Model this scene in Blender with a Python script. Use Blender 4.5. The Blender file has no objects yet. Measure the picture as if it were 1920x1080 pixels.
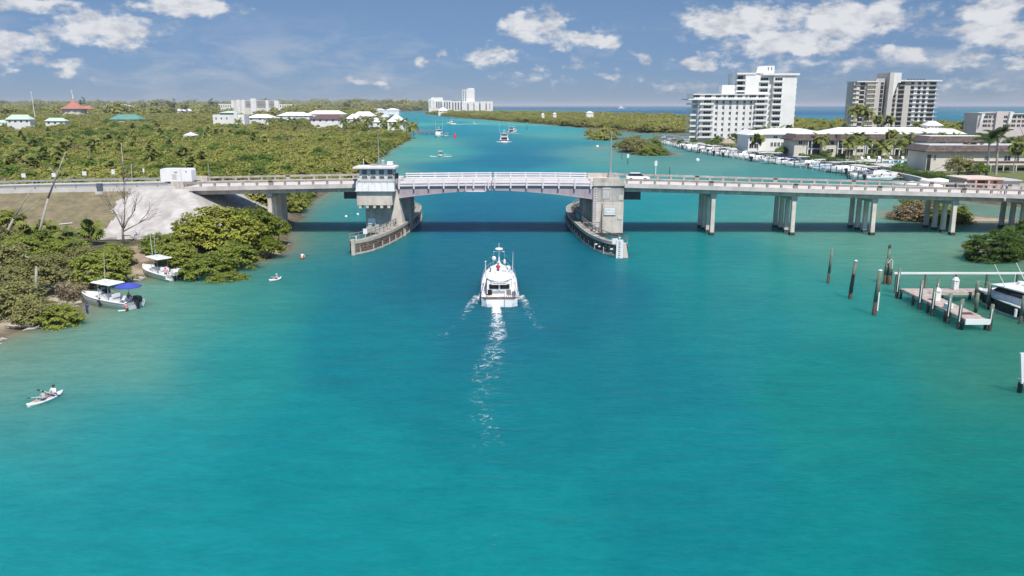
import bpy, math, random
import numpy as np
from mathutils import Vector, Matrix
R = random.Random(7)
NR = np.random.RandomState(11)
S = bpy.context.scene
COL = S.collection
# ---------------------------------------------------------------- camera
H = 24.0; FPX = 1500.0; PITCH = math.radians(12.85)
SP, CP = math.sin(PITCH), math.cos(PITCH)
cam = bpy.data.cameras.new('camera'); cam.sensor_width = 36.0; cam.lens = 36.0*FPX/1920.0
cam.clip_start = 0.5; cam.clip_end = 90000
camo = bpy.data.objects.new('camera', cam); COL.objects.link(camo)
camo.location = (0, 0, H); camo.rotation_euler = (math.pi/2-PITCH, 0, 0)
S.camera = camo
# ---------------------------------------------------------------- light
SUN_EL, SUN_AZ = math.radians(58), math.radians(162)      # azimuth from +Y towards +X
SKY_STRENGTH = 0.125
sd = Vector((math.sin(SUN_AZ)*math.cos(SUN_EL), math.cos(SUN_AZ)*math.cos(SUN_EL), math.sin(SUN_EL)))
sun = bpy.data.lights.new('sun', 'SUN'); sun.energy = 4.2; sun.angle = math.radians(0.55); sun.color = (1.0, 0.945, 0.87)
suno = bpy.data.objects.new('sun', sun); COL.objects.link(suno); suno.location = (0, -50, 200)
suno.rotation_euler = (-sd).to_track_quat('-Z', 'Y').to_euler()
S.view_settings.view_transform = 'Standard'; S.view_settings.look = 'None'
S.view_settings.exposure = 0.35; S.view_settings.gamma = 1.0; S.view_settings.use_curve_mapping = False
S.cycles.max_bounces = 6; S.cycles.transparent_max_bounces = 12; S.cycles.use_denoising = True
S.cycles.diffuse_bounces = 3; S.cycles.glossy_bounces = 2; S.cycles.transmission_bounces = 2

# ---------------------------------------------------------------- helpers: pixel <-> place on the ground
def ray(u, v):
    a, t = (u-960)/FPX, (540-v)/FPX
    return a, CP+SP*t, -(SP-CP*t)
def P(u, v, z=0.0):
    a, fy, dz = ray(u, v); k = (z-H)/dz
    return Vector((a*k, fy*k, z))
def PY(u, v, Y):
    a, fy, dz = ray(u, v); k = Y/fy
    return Vector((a*k, Y, H+dz*k))
def zat(v, Y): return PY(960, v, Y).z
def xat(u, Y, z=5.0):
    return (u-960)/FPX*(Y*CP-(z-H)*SP)
def lin(r, g, b, k=1.0):
    f = lambda c: (c/255/12.92 if c <= 10.31 else ((c/255+.055)/1.055)**2.4)*k
    return (f(r), f(g), f(b))

# ---------------------------------------------------------------- materials
def nt(name):
    m = bpy.data.materials.new(name); m.use_nodes = True
    t = m.node_tree; t.nodes.clear()
    o = t.nodes.new('ShaderNodeOutputMaterial')
    return m, t, o
def N(t, kind, **kw):
    n = t.nodes.new(kind)
    for k, v in kw.items():
        if hasattr(n, k) and not k.startswith('i_'): setattr(n, k, v)
        else: n.inputs[k[2:].replace('_', ' ') if k.startswith('i_') else k].default_value = v
    return n
def math_n(t, op, a=None, b=None, c=None, clamp=False):
    n = t.nodes.new('ShaderNodeMath'); n.operation = op; n.use_clamp = clamp
    for i, x in enumerate((a, b, c)):
        if x is None: continue
        if isinstance(x, (int, float)): n.inputs[i].default_value = x
        else: t.links.new(x, n.inputs[i])
    return n.outputs[0]
def mix_n(t, fac, a, b, mode='MIX'):
    n = t.nodes.new('ShaderNodeMix'); n.data_type = 'RGBA'; n.blend_type = mode; n.clamp_factor = True
    for i, x in ((0, fac), (6, a), (7, b)):
        if isinstance(x, (int, float)): n.inputs[i].default_value = x
        elif isinstance(x, tuple): n.inputs[i].default_value = (*x[:3], 1)
        else: t.links.new(x, n.inputs[i])
    return n.outputs[2]
def noise(t, vec, scale, detail=3, rough=.55, dist=0.0):
    n = t.nodes.new('ShaderNodeTexNoise'); n.inputs['Scale'].default_value = scale
    n.inputs['Detail'].default_value = detail; n.inputs['Roughness'].default_value = rough; n.inputs['Distortion'].default_value = dist
    if vec is not None: t.links.new(vec, n.inputs['Vector'])
    return n.outputs['Fac']
def ramp(t, fac, stops):
    n = t.nodes.new('ShaderNodeValToRGB'); e = n.color_ramp.elements
    while len(e) > 1: e.remove(e[-1])
    for i, (p, c) in enumerate(stops):
        x = e[0] if i == 0 else e.new(p)
        x.position = p; x.color = (*c, 1) if len(c) == 3 else c
    t.links.new(fac, n.inputs['Fac'])
    return n.outputs['Color']
def world_pos(t):
    return t.nodes.new('ShaderNodeNewGeometry').outputs['Position']
def vscale(t, vec, s):
    n = t.nodes.new('ShaderNodeVectorMath'); n.operation = 'MULTIPLY'; t.links.new(vec, n.inputs[0]); n.inputs[1].default_value = s
    return n.outputs[0]
def mat(name, col, rough=.6, var=.12, scale=1.2, metal=0.0, dirt=0.0, dirtcol=(.09, .08, .065), streak=0.0, bump=0.0, spec=.5):
    m, t, o = nt(name)
    b = t.nodes.new('ShaderNodeBsdfPrincipled'); t.links.new(b.outputs[0], o.inputs[0])
    b.inputs['Roughness'].default_value = rough; b.inputs['Metallic'].default_value = metal; b.inputs['Specular IOR Level'].default_value = spec
    p = world_pos(t)
    f = noise(t, p, scale, 4)
    lo = tuple(max(0, c*(1-var*1.6)) for c in col); hi = tuple(min(1, c*(1+var)) for c in col)
    c = ramp(t, f, [(.3, lo), (.7, hi)])
    if dirt:
        f2 = noise(t, vscale(t, p, (1, 1, .45)), .35*scale+.12, 6, .65, .3)
        k = ramp(t, f2, [(.45, (0, 0, 0)), (.72, (1, 1, 1))])
        c = mix_n(t, math_n(t, 'MULTIPLY', k, dirt), c, dirtcol)
    if streak:
        f3 = noise(t, vscale(t, p, (1.3, 1.3, .06)), 1.0, 4, .7)
        k = ramp(t, f3, [(.5, (0, 0, 0)), (.68, (1, 1, 1))])
        c = mix_n(t, math_n(t, 'MULTIPLY', k, streak), c, dirtcol)
    t.links.new(c, b.inputs['Base Color'])
    if bump:
        bn = t.nodes.new('ShaderNodeBump'); bn.inputs['Strength'].default_value = bump; bn.inputs['Distance'].default_value = .03
        t.links.new(noise(t, p, scale*6, 4), bn.inputs['Height']); t.links.new(bn.outputs[0], b.inputs['Normal'])
    return m
def leafmat(name, dark, mid, light, trans=.35, dry=None):
    m, t, o = nt(name); trans = trans*.45
    geo = t.nodes.new('ShaderNodeNewGeometry'); oi = t.nodes.new('ShaderNodeObjectInfo')
    isl = geo.outputs['Random Per Island']
    big = noise(t, vscale(t, geo.outputs['Position'], (1, 1, .3)), .035, 3)
    f = math_n(t, 'ADD', math_n(t, 'MULTIPLY', isl, .40), math_n(t, 'MULTIPLY', oi.outputs['Random'], .42))
    f = math_n(t, 'ADD', f, math_n(t, 'MULTIPLY', math_n(t, 'SUBTRACT', big, .32), .8), None, True)
    c = ramp(t, f, [(.08, dark), (.5, mid), (.95, light)])
    if dry:
        k = math_n(t, 'GREATER_THAN', isl, 1-dry[0]); c = mix_n(t, k, c, dry[1])
    d = t.nodes.new('ShaderNodeBsdfPrincipled'); d.inputs['Roughness'].default_value = .55; d.inputs['Specular IOR Level'].default_value = .25
    tr = t.nodes.new('ShaderNodeBsdfTranslucent'); mx = t.nodes.new('ShaderNodeMixShader'); mx.inputs[0].default_value = trans
    bl = t.nodes.new('ShaderNodeVectorMath'); bl.operation = 'MULTIPLY_ADD'; t.links.new(geo.outputs['Normal'], bl.inputs[0]); bl.inputs[1].default_value = (.5, .5, .5); bl.inputs[2].default_value = (0, 0, .62)
    nn = t.nodes.new('ShaderNodeVectorMath'); nn.operation = 'NORMALIZE'; t.links.new(bl.outputs[0], nn.inputs[0]); t.links.new(nn.outputs[0], d.inputs['Normal'])
    t.links.new(c, d.inputs['Base Color']); t.links.new(mix_n(t, .5, c, (.16, .19, .02)), tr.inputs[0])
    t.links.new(d.outputs[0], mx.inputs[1]); t.links.new(tr.outputs[0], mx.inputs[2]); t.links.new(mx.outputs[0], o.inputs[0])
    return m
M = {}
M['white'] = mat('white_paint', (.78, .78, .76), .45, .05, .5, dirt=.08)
M['stucco'] = mat('white_stucco', (.80, .795, .765), .8, .05, .12, dirt=.07, streak=.10, dirtcol=(.34, .33, .31))
M['stucco_warm'] = mat('cream_stucco', (.66, .62, .53), .8, .06, .2, dirt=.12, dirtcol=(.3, .27, .22))
M['stucco_grey'] = mat('grey_stucco', (.56, .53, .49), .8, .06, .2, dirt=.1, dirtcol=(.3, .28, .25))
M['pink_wall'] = mat('pink_stucco', (.62, .40, .35), .8, .08, .3, dirt=.15, dirtcol=(.35, .24, .2))
M['pale_pink'] = mat('pale_pink_stucco', (.60, .53, .52), .8, .05, .2, dirt=.08)
M['parapet'] = mat('grey_parapet_concrete', (.40, .365, .325), .88, .16, .7, dirt=.4, dirtcol=(.15, .14, .12), streak=.4, bump=.25)
M['sidewalk'] = mat('pale_pinkish_deck', (.66, .60, .57), .85, .08, .6, dirt=.2, dirtcol=(.35, .32, .30))
M['house_white'] = mat('weathered_white_paint', (.60, .61, .595), .55, .06, .6, dirt=.2, dirtcol=(.38, .37, .34), streak=.25)
M['concrete'] = mat('weathered_concrete', (.58, .52, .45), .85, .14, .7, dirt=.38, dirtcol=(.16, .15, .13), streak=.35, bump=.25)
M['pier_concrete'] = mat('pier_concrete', (.50, .465, .41), .88, .18, .5, dirt=.5, dirtcol=(.15, .14, .125), streak=.6, bump=.3)
M['pier_light'] = mat('pier_concrete_light', (.65, .575, .49), .88, .12, .5, dirt=.3, dirtcol=(.25, .23, .2), streak=.35, bump=.3)
M['slab'] = mat('deck_concrete', (.58, .535, .505), .85, .12, .6, dirt=.3, dirtcol=(.22, .2, .18), bump=.2)
M['road'] = mat('bleached_asphalt', (.34, .325, .315), .9, .1, .8, dirt=.3, dirtcol=(.2, .19, .18), bump=.2)
M['girder'] = mat('lavender_steel_paint', (.40, .335, .36), .55, .07, .5, dirt=.25, dirtcol=(.24, .2, .21), streak=.3)
M['rail_white'] = mat('white_rail_paint', (.76, .70, .695), .5, .06, .6, dirt=.15, dirtcol=(.45, .38, .36))
M['steel'] = mat('galvanised_steel', (.42, .43, .44), .45, .1, 1.5, metal=.4, dirt=.2)
M['dark_steel'] = mat('dark_steel_paint', (.035, .045, .055), .5, .15, .6, dirt=.2)
M['timber'] = mat('grey_dock_timber', (.30, .275, .245), .85, .22, 2.0, dirt=.4, dirtcol=(.12, .1, .085), bump=.4)
M['timber_brown'] = mat('brown_fender_timber', (.22, .135, .095), .85, .25, 1.6, dirt=.4, dirtcol=(.06, .05, .045), bump=.4)
M['timber_dark'] = mat('tarred_timber', (.055, .055, .05), .8, .25, 1.6, dirt=.3, bump=.4)
M['timber_pale'] = mat('pale_board_timber', (.53, .47, .39), .8, .15, 2.0, dirt=.3, dirtcol=(.25, .22, .18), bump=.3)
M['pile_green'] = mat('green_treated_pile', (.13, .17, .125), .8, .25, 1.5, dirt=.35, dirtcol=(.25, .25, .2), streak=.4, bump=.3)
M['pile_rust'] = mat('stained_pile_foot', (.075, .058, .040), .85, .3, 2.0, dirt=.5, dirtcol=(.03, .03, .025), bump=.4)
M['dock_board'] = mat('pinkish_dock_board', (.46, .38, .35), .85, .16, 1.4, dirt=.3, dirtcol=(.28, .24, .22), bump=.3)
M['gel'] = mat('white_gelcoat', (.80, .80, .78), .22, .03, .7)
M['gel_grey'] = mat('pale_grey_gelcoat', (.62, .63, .64), .25, .03, .7)
M['gel_mint'] = mat('pale_seafoam_gelcoat', (.58, .68, .63), .25, .03, .7)
M['gel_navy'] = mat('black_hull_gelcoat', (.012, .014, .02), .12, .05, .7)
M['glass'] = mat('dark_tinted_glass', (.018, .022, .026), .08, .1, .4)
M['pane'] = mat('window_glass', (.035, .042, .05), .1, .4, .35)
M['pane_blue'] = mat('blue_grey_window_glass', (.10, .14, .17), .1, .2, .6)
M['black'] = mat('black_plastic', (.015, .015, .017), .4, .1)
M['navy'] = mat('navy_canvas', (.03, .04, .16), .8, .1, 1)
M['blue_canvas'] = mat('royal_blue_canvas', (.055, .075, .42), .75, .07, 1)
M['blue_cover'] = mat('mid_blue_cover', (.05, .18, .42), .8, .1, 1)
M['rubber'] = mat('rubber', (.02, .02, .02), .7, .1)
M['skin_a'] = mat('light_skin', (.52, .31, .22), .6, .05)
M['skin_b'] = mat('tanned_skin', (.30, .15, .09), .6, .05)
M['hair'] = mat('dark_hair', (.02, .014, .01), .6, .2)
M['red_cloth'] = mat('red_cloth', (.42, .04, .05), .85, .1)
M['pink_cloth'] = mat('pink_cloth', (.62, .32, .34), .85, .1)
M['aqua_cloth'] = mat('aqua_cloth', (.28, .58, .58), .85, .1)
M['white_cloth'] = mat('white_cloth', (.78, .78, .78), .85, .06)
M['blue_cloth'] = mat('faded_blue_cloth', (.28, .36, .48), .85, .1)
M['navy_cloth'] = mat('navy_cloth', (.03, .06, .22), .85, .1)
M['grey_cloth'] = mat('grey_cloth', (.2, .2, .22), .85, .1)
M['black_cloth'] = mat('black_cloth', (.02, .02, .022), .85, .1)
M['maroon_cloth'] = mat('maroon_cloth', (.16, .045, .04), .85, .1)
M['straw'] = mat('straw_hat', (.6, .5, .33), .85, .1)
M['orange'] = mat('orange_plastic', (.68, .30, .10), .35, .06)
M['red_buoy'] = mat('red_buoy_paint', (.62, .05, .10), .5, .08)
M['green_sign'] = mat('green_marker_paint', (.05, .45, .25), .5, .08)
M['mansard'] = mat('brown_shake_roof', (.115, .085, .078), .9, .35, 1.2, dirt=.35, dirtcol=(.22, .18, .17), bump=.5)
M['white_roof'] = mat('white_membrane_roof', (.77, .77, .76), .7, .05, .15, dirt=.12, dirtcol=(.5, .5, .5))
M['grey_roof'] = mat('grey_membrane_roof', (.52, .53, .56), .75, .07, .15, dirt=.2, dirtcol=(.35, .35, .37))
M['pink_roof'] = mat('pinkish_flat_roof', (.70, .56, .46), .8, .06, .3, dirt=.1)
M['red_roof'] = mat('salmon_tile_roof', (.43, .18, .135), .8, .08, .3, dirt=.1)
M['terracotta'] = mat('terracotta_roof', (.55, .27, .17), .8, .12, .3)
M['purple_roof'] = mat('maroon_shingle_roof', (.14, .075, .08), .85, .12, .5)
M['mint_roof'] = mat('pale_green_metal_roof', (.50, .66, .50), .5, .05, .3)
M['teal_roof'] = mat('teal_metal_roof', (.12, .29, .26), .5, .08, .3)
M['thatch'] = mat('palm_thatch', (.40, .33, .25), .95, .25, 2.0, dirt=.3, bump=.6)
M['bark'] = mat('grey_brown_bark', (.20, .165, .13), .9, .25, 2.0, dirt=.3, bump=.5)
M['bark_pale'] = mat('bleached_dead_wood', (.42, .38, .33), .9, .2, 1.5, dirt=.25, dirtcol=(.2, .17, .15), bump=.5)
M['palm_bark'] = mat('smooth_palm_bark', (.40, .37, .33), .85, .15, 1.5, dirt=.2, bump=.3)
M['rock'] = mat('pale_rock', (.40, .36, .29), .9, .25, 1.2, dirt=.4, dirtcol=(.15, .13, .1), bump=.5)
M['slope_white'] = mat('pale_slope_paving', (.47, .445, .42), .9, .14, .5, dirt=.8, dirtcol=(.26, .24, .215), streak=0, bump=.3)
M['paver'] = mat('pale_pavement', (.60, .58, .53), .85, .08, .6, dirt=.15, dirtcol=(.4, .38, .34))
M['pool_water'] = mat('pool_water', (.06, .42, .52), .05, .08, .5)
M['yellow'] = mat('yellow_plastic', (.6, .5, .08), .4, .05)
M['ink'] = mat('sign_ink', (.05, .05, .07), .7, .1)
M['sand_paint'] = mat('road_paint_white', (.6, .6, .57), .7, .1, 2)
M['yellow_paint'] = mat('road_paint_yellow', (.5, .36, .06), .7, .1, 2)
M['mangrove'] = leafmat('mangrove_leaf', (.125, .155, .03), (.265, .285, .058), (.40, .375, .10), .45, (.06, (.34, .30, .20)))
M['hedge'] = leafmat('dark_hedge_leaf', (.04, .085, .016), (.10, .175, .03), (.18, .26, .05), .4)
M['bush'] = leafmat('green_bush_leaf', (.075, .115, .02), (.165, .225, .036), (.30, .33, .065), .42, (.03, (.32, .26, .10)))
M['mangdark'] = leafmat('dark_mangrove_leaf', (.025, .055, .010), (.07, .125, .020), (.14, .20, .035), .35)
M['grape'] = leafmat('sea_grape_leaf', (.085, .13, .02), (.225, .28, .04), (.42, .40, .075), .45, (.05, (.30, .20, .05)))
M['scrub'] = leafmat('olive_scrub_leaf', (.11, .13, .042), (.23, .24, .08), (.36, .34, .14), .42, (.12, (.24, .18, .10)))
M['dryscrub'] = leafmat('dry_scrub_leaf', (.10, .08, .045), (.20, .15, .075), (.26, .24, .07), .25, (.35, (.30, .24, .17)))
M['palmleaf'] = leafmat('palm_frond', (.07, .105, .022), (.18, .23, .05), (.31, .32, .09), .42, (.08, (.26, .19, .09)))
M['palmdark'] = leafmat('royal_palm_frond', (.015, .035, .010), (.04, .075, .018), (.085, .12, .03), .25)
M['pine'] = leafmat('far_pine_leaf', (.055, .07, .03), (.11, .13, .055), (.17, .185, .08), .3)

# ---------------------------------------------------------------- mesh builder and object helpers
class MB:
    def __init__(s): s.v = []; s.f = []; s.m = []
    def add(s, vs, fs, mi=0):
        k = len(s.v); s.v += [tuple(p) for p in vs]
        s.f += [tuple(i+k for i in f) for f in fs]; s.m += [mi]*len(fs); return s
    def box(s, x0, x1, y0, y1, z0, z1, mi=0):
        return s.add([(x0, y0, z0), (x1, y0, z0), (x1, y1, z0), (x0, y1, z0), (x0, y0, z1), (x1, y0, z1), (x1, y1, z1), (x0, y1, z1)],
                     [(3, 2, 1, 0), (4, 5, 6, 7), (0, 1, 5, 4), (1, 2, 6, 5), (2, 3, 7, 6), (3, 0, 4, 7)], mi)
    def beam(s, a, b, w, h, mi=0):
        a, b = Vector(a), Vector(b); d = (b-a).normalized()
        sd_ = d.cross(Vector((0, 0, 1)))
        if sd_.length < 1e-4: sd_ = Vector((1, 0, 0))
        sd_.normalize(); up = sd_.cross(d).normalized()
        vs = []
        for p in (a, b):
            for i, j in ((-1, -1), (1, -1), (1, 1), (-1, 1)): vs.append(p+sd_*(w/2*i)+up*(h/2*j))
        return s.add(vs, [(0, 1, 2, 3), (7, 6, 5, 4), (0, 4, 5, 1), (1, 5, 6, 2), (2, 6, 7, 3), (3, 7, 4, 0)], mi)
    def cyl(s, a, b, r0, r1=None, n=8, mi=0):
        a, b = Vector(a), Vector(b); r1 = r0 if r1 is None else r1
        d = (b-a).normalized(); x = d.orthogonal().normalized(); y = d.cross(x)
        vs = []
        for p, r in ((a, r0), (b, r1)):
            for i in range(n):
                t = 2*math.pi*i/n; vs.append(p+x*(r*math.cos(t))+y*(r*math.sin(t)))
        fs = [(i, (i+1) % n, n+(i+1) % n, n+i) for i in range(n)]
        fs += [tuple(range(n-1, -1, -1)), tuple(range(n, 2*n))]
        return s.add(vs, fs, mi)
    def tube(s, pts, rs, n=6, mi=0):
        rings = []
        for i, p in enumerate(pts):
            p = Vector(p); q0 = Vector(pts[max(0, i-1)]); q1 = Vector(pts[min(len(pts)-1, i+1)])
            d = (q1-q0).normalized(); ref = Vector((0, 0, 1)) if abs(d.z) < .9 else Vector((1, 0, 0))
            x = d.cross(ref).normalized(); y = d.cross(x)
            r = rs[i] if isinstance(rs, (list, tuple)) else rs
            rings.append([p+x*(r*math.cos(2*math.pi*k/n))+y*(r*math.sin(2*math.pi*k/n)) for k in range(n)])
        return s.loft(rings, mi=mi)
    def loft(s, rings, caps=True, mi=0):
        n = len(rings[0]); vs = [p for r in rings for p in r]; fs = []
        for i in range(len(rings)-1):
            for k in range(n):
                fs.append((i*n+k, i*n+(k+1) % n, (i+1)*n+(k+1) % n, (i+1)*n+k))
        if caps: fs += [tuple(range(n-1, -1, -1)), tuple((len(rings)-1)*n+k for k in range(n))]
        return s.add(vs, fs, mi)
    def prism(s, poly, z0, z1, mi=0):
        n = len(poly); vs = [(x, y, z0) for x, y in poly]+[(x, y, z1) for x, y in poly]
        return s.add(vs, [tuple(range(n-1, -1, -1)), tuple(range(n, 2*n))]+[(i, (i+1) % n, n+(i+1) % n, n+i) for i in range(n)], mi)
    def prismy(s, poly, y0, y1, mi=0):      # polygon in x, z
        n = len(poly); vs = [(x, y0, z) for x, z in poly]+[(x, y1, z) for x, z in poly]
        return s.add(vs, [tuple(range(n)), tuple(range(2*n-1, n-1, -1))]+[(i, n+i, n+(i+1) % n, (i+1) % n) for i in range(n)], mi)
    def prismx(s, poly, x0, x1, mi=0):      # polygon in y, z
        n = len(poly); vs = [(x0, y, z) for y, z in poly]+[(x1, y, z) for y, z in poly]
        return s.add(vs, [tuple(range(n-1, -1, -1)), tuple(range(n, 2*n))]+[(i, (i+1) % n, n+(i+1) % n, n+i) for i in range(n)], mi)
    def ell(s, c, r, n=10, m=6, mi=0):
        vs = []; fs = []
        for j in range(m+1):
            ph = math.pi*j/m
            for i in range(n):
                th = 2*math.pi*i/n
                vs.append((c[0]+r[0]*math.sin(ph)*math.cos(th), c[1]+r[1]*math.sin(ph)*math.sin(th), c[2]+r[2]*math.cos(ph)))
        for j in range(m):
            for i in range(n): fs.append((j*n+i, (j+1)*n+i, (j+1)*n+(i+1) % n, j*n+(i+1) % n))
        return s.add(vs, fs, mi)
    def hip(s, x0, x1, y0, y1, z0, h, ridge=.4, mi=0, over=0.0):
        x0 -= over; x1 += over; y0 -= over; y1 += over
        cx, cy = (x0+x1)/2, (y0+y1)/2; w, d = x1-x0, y1-y0
        if w >= d: a, b = (x0+d/2*(1-ridge)+0, cy), (x1-d/2*(1-ridge), cy)
        else: a, b = (cx, y0+w/2*(1-ridge)), (cx, y1-w/2*(1-ridge))
        vs = [(x0, y0, z0), (x1, y0, z0), (x1, y1, z0), (x0, y1, z0), (*a, z0+h), (*b, z0+h)]
        fs = [(3, 2, 1, 0)]
        fs += [(0, 1, 5, 4), (1, 2, 5), (2, 3, 4, 5), (3, 0, 4)] if w >= d else [(0, 1, 4), (1, 2, 5, 4), (2, 3, 5), (3, 0, 4, 5)]
        return s.add(vs, fs, mi)
    def mesh(s, name, mats, smooth=False):
        me = bpy.data.meshes.new(name); me.from_pydata(s.v, [], s.f)
        for x in (mats if isinstance(mats, (list, tuple)) else [mats]): me.materials.append(x)
        if any(s.m): me.polygons.foreach_set('material_index', s.m)
        if smooth: me.polygons.foreach_set('use_smooth', [True]*len(s.f))
        me.update(); return me
    def build(s, name, mats, parent=None, smooth=False):
        return link(name, s.mesh(name, mats, smooth), parent)
def link(name, me, parent=None, loc=None):
    o = bpy.data.objects.new(name, me); COL.objects.link(o)
    if parent is not None: o.parent = parent
    if loc is not None: o.location = loc
    return o
def tag(o, label, cat, group=None):
    o['label'] = label; o['category'] = cat
    if group: o['group'] = group
    return o
def thing(name, label, cat, loc=(0, 0, 0), rz=0.0, group=None):
    o = bpy.data.objects.new(name, None); COL.objects.link(o)
    o.empty_display_size = .3; o.location = loc; o.rotation_euler = (0, 0, rz)
    return tag(o, label, cat, group)
def stuff(o): o['kind'] = 'stuff'; return o
def struct(o): o['kind'] = 'structure'; return o
def dup(root, loc=None, rz=None, label=None, group=None, scale=None):
    r = root.copy(); COL.objects.link(r)
    if loc is not None: r.location = loc
    if rz is not None: r.rotation_euler = (0, 0, rz)
    if scale is not None: r.scale = (scale,)*3 if isinstance(scale, (int, float)) else scale
    if label: r['label'] = label
    if group: r['group'] = group
    for ch in KIDS(root):
        c = ch.copy(); COL.objects.link(c); c.parent = r
        for g in KIDS(ch):
            d = g.copy(); COL.objects.link(d); d.parent = c
    return r
def KIDS(o): return list(o.children)
# ---------------------------------------------------------------- sky with clouds
W = bpy.data.worlds.new('World'); S.world = W; W.use_nodes = True
wt = W.node_tree; wt.nodes.clear()
wo = wt.nodes.new('ShaderNodeOutputWorld'); bg = wt.nodes.new('ShaderNodeBackground'); bg.inputs[1].default_value = SKY_STRENGTH
sky = wt.nodes.new('ShaderNodeTexSky'); sky.sky_type = 'NISHITA'; sky.sun_disc = False
sky.sun_elevation = SUN_EL; sky.sun_rotation = SUN_AZ; sky.air_density = .75; sky.dust_density = .0; sky.ozone_density = 3.5; sky.altitude = 0
wt.links.new(bg.outputs[0], wo.inputs[0])
tc = wt.nodes.new('ShaderNodeTexCoord'); sep = wt.nodes.new('ShaderNodeSeparateXYZ'); wt.links.new(tc.outputs['Generated'], sep.inputs[0])
az = math_n(wt, 'ARCTAN2', sep.outputs[0], sep.outputs[1]); el = math_n(wt, 'ARCSINE', sep.outputs[2])
cmb = wt.nodes.new('ShaderNodeCombineXYZ'); wt.links.new(az, cmb.inputs[0])
wt.links.new(math_n(wt, 'MULTIPLY', el, 1.9), cmb.inputs[1])
cv = cmb.outputs[0]
wx = math_n(wt, 'MULTIPLY', math_n(wt, 'SUBTRACT', noise(wt, cv, 26, 4, .55), .5), .055)
wy = math_n(wt, 'MULTIPLY', math_n(wt, 'SUBTRACT', noise(wt, cv, 30, 4, .55), .5), .035)
azw = math_n(wt, 'ADD', az, wx); elw = math_n(wt, 'ADD', el, wy)
CL = [(200, 56, 125, 38, 1), (55, 6, 100, 22, .9), (345, 10, 125, 28, 1), (25, 78, 75, 34, .9), (118, 124, 62, 17, .75), (30, 112, 85, 26, .6),
      (1000, 50, 85, 42, 1), (1105, 74, 90, 28, 1), (925, 103, 85, 26, .85), (785, 117, 24, 20, .75), (828, 103, 22, 14, .7), (690, 152, 80, 17, .62),
      (1390, 42, 150, 46, 1), (1580, 38, 175, 52, 1), (1480, 78, 170, 32, 1), (1855, 40, 85, 62, 1), (1920, 70, 60, 40, .9), (1312, 116, 52, 22, .8), (1140, 142, 38, 16, .7), (1205, 108, 30, 14, .7),
      (1690, 102, 65, 22, .8), (1790, 112, 90, 24, .7), (1560, 120, 120, 26, .6), (1450, 128, 200, 34, .5), (1000, 148, 150, 26, .48), (1060, 125, 90, 18, .5), (1760, 160, 260, 26, .45), (1250, 160, 200, 22, .42), (240, 150, 90, 14, .4), (1905, 118, 40, 14, .7)]
best = None
for (u, v, ru, rv, k) in CL:
    a, fy, dz = ray(u, v); ca = math.atan2(a, fy); ce = math.atan2(dz, math.hypot(a, fy))
    dx = math_n(wt, 'DIVIDE', math_n(wt, 'SUBTRACT', azw, ca), ru/FPX*1.0)
    dy = math_n(wt, 'DIVIDE', math_n(wt, 'SUBTRACT', elw, ce), rv/FPX*1.0)
    r2 = math_n(wt, 'ADD', math_n(wt, 'MULTIPLY', dx, dx), math_n(wt, 'MULTIPLY', dy, dy))
    e = math_n(wt, 'MULTIPLY', math_n(wt, 'EXPONENT', math_n(wt, 'MULTIPLY', r2, -1.7)), k)
    best = e if best is None else math_n(wt, 'MAXIMUM', best, e)
# the same kind of cumulus all round the rest of the sky
gen = math_n(wt, 'MULTIPLY', math_n(wt, 'SUBTRACT', noise(wt, cv, 4.2, 4), .50), 4.0)
inframe = math_n(wt, 'MULTIPLY', math_n(wt, 'LESS_THAN', math_n(wt, 'ABSOLUTE', az), .62), math_n(wt, 'LESS_THAN', el, .15))
gen = math_n(wt, 'MULTIPLY', gen, math_n(wt, 'SUBTRACT', 1.0, inframe))
gen = math_n(wt, 'MULTIPLY', gen, math_n(wt, 'GREATER_THAN', el, 0.0))
best = math_n(wt, 'MAXIMUM', best, gen)
fine = noise(wt, vscale(wt, cv, (1, .85, 1)), 46, 9, .58, .1)
dens = math_n(wt, 'ADD', best, math_n(wt, 'MULTIPLY', math_n(wt, 'SUBTRACT', fine, .5), 1.5))
mr = wt.nodes.new('ShaderNodeMapRange'); mr.interpolation_type = 'SMOOTHSTEP'; wt.links.new(dens, mr.inputs[0])
mr.inputs[1].default_value = .30; mr.inputs[2].default_value = .78
shade = noise(wt, vscale(wt, cv, (1, 1.1, 1)), 34, 7, .6, .2)
dn = wt.nodes.new('ShaderNodeMapRange'); wt.links.new(dens, dn.inputs[0]); dn.inputs[1].default_value = .55; dn.inputs[2].default_value = 1.25
sh = math_n(wt, 'ADD', math_n(wt, 'MULTIPLY', shade, 1.1), math_n(wt, 'MULTIPLY', dn.outputs[0], .22))
CLOUD = ramp(wt, sh, [(.40, (3.1, 3.25, 3.65)), (.70, (5.3, 5.3, 5.35))])
low = wt.nodes.new('ShaderNodeMapRange'); wt.links.new(el, low.inputs[0]); low.inputs[1].default_value = -.02; low.inputs[2].default_value = .22
tint = mix_n(wt, 1.0, sky.outputs[0], ramp(wt, low.outputs[0], [(0, (.165, .215, .365)), (.3, (.245, .295, .41)), (.6, (.36, .40, .455)), (1, (.95, .98, 1.0))]), 'MULTIPLY')
fin = mix_n(wt, math_n(wt, 'MULTIPLY', mr.outputs[0], .86), tint, CLOUD)
w1 = noise(wt, vscale(wt, cv, (1, 1.8, 1)), 15, 7, .62, .3); w2 = noise(wt, cv, 3.0, 2)
wr = wt.nodes.new('ShaderNodeMapRange'); wr.interpolation_type = 'SMOOTHSTEP'; wt.links.new(math_n(wt, 'ADD', w1, math_n(wt, 'MULTIPLY', math_n(wt, 'SUBTRACT', w2, .5), .8)), wr.inputs[0]); wr.inputs[1].default_value = .44; wr.inputs[2].default_value = .78
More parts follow.
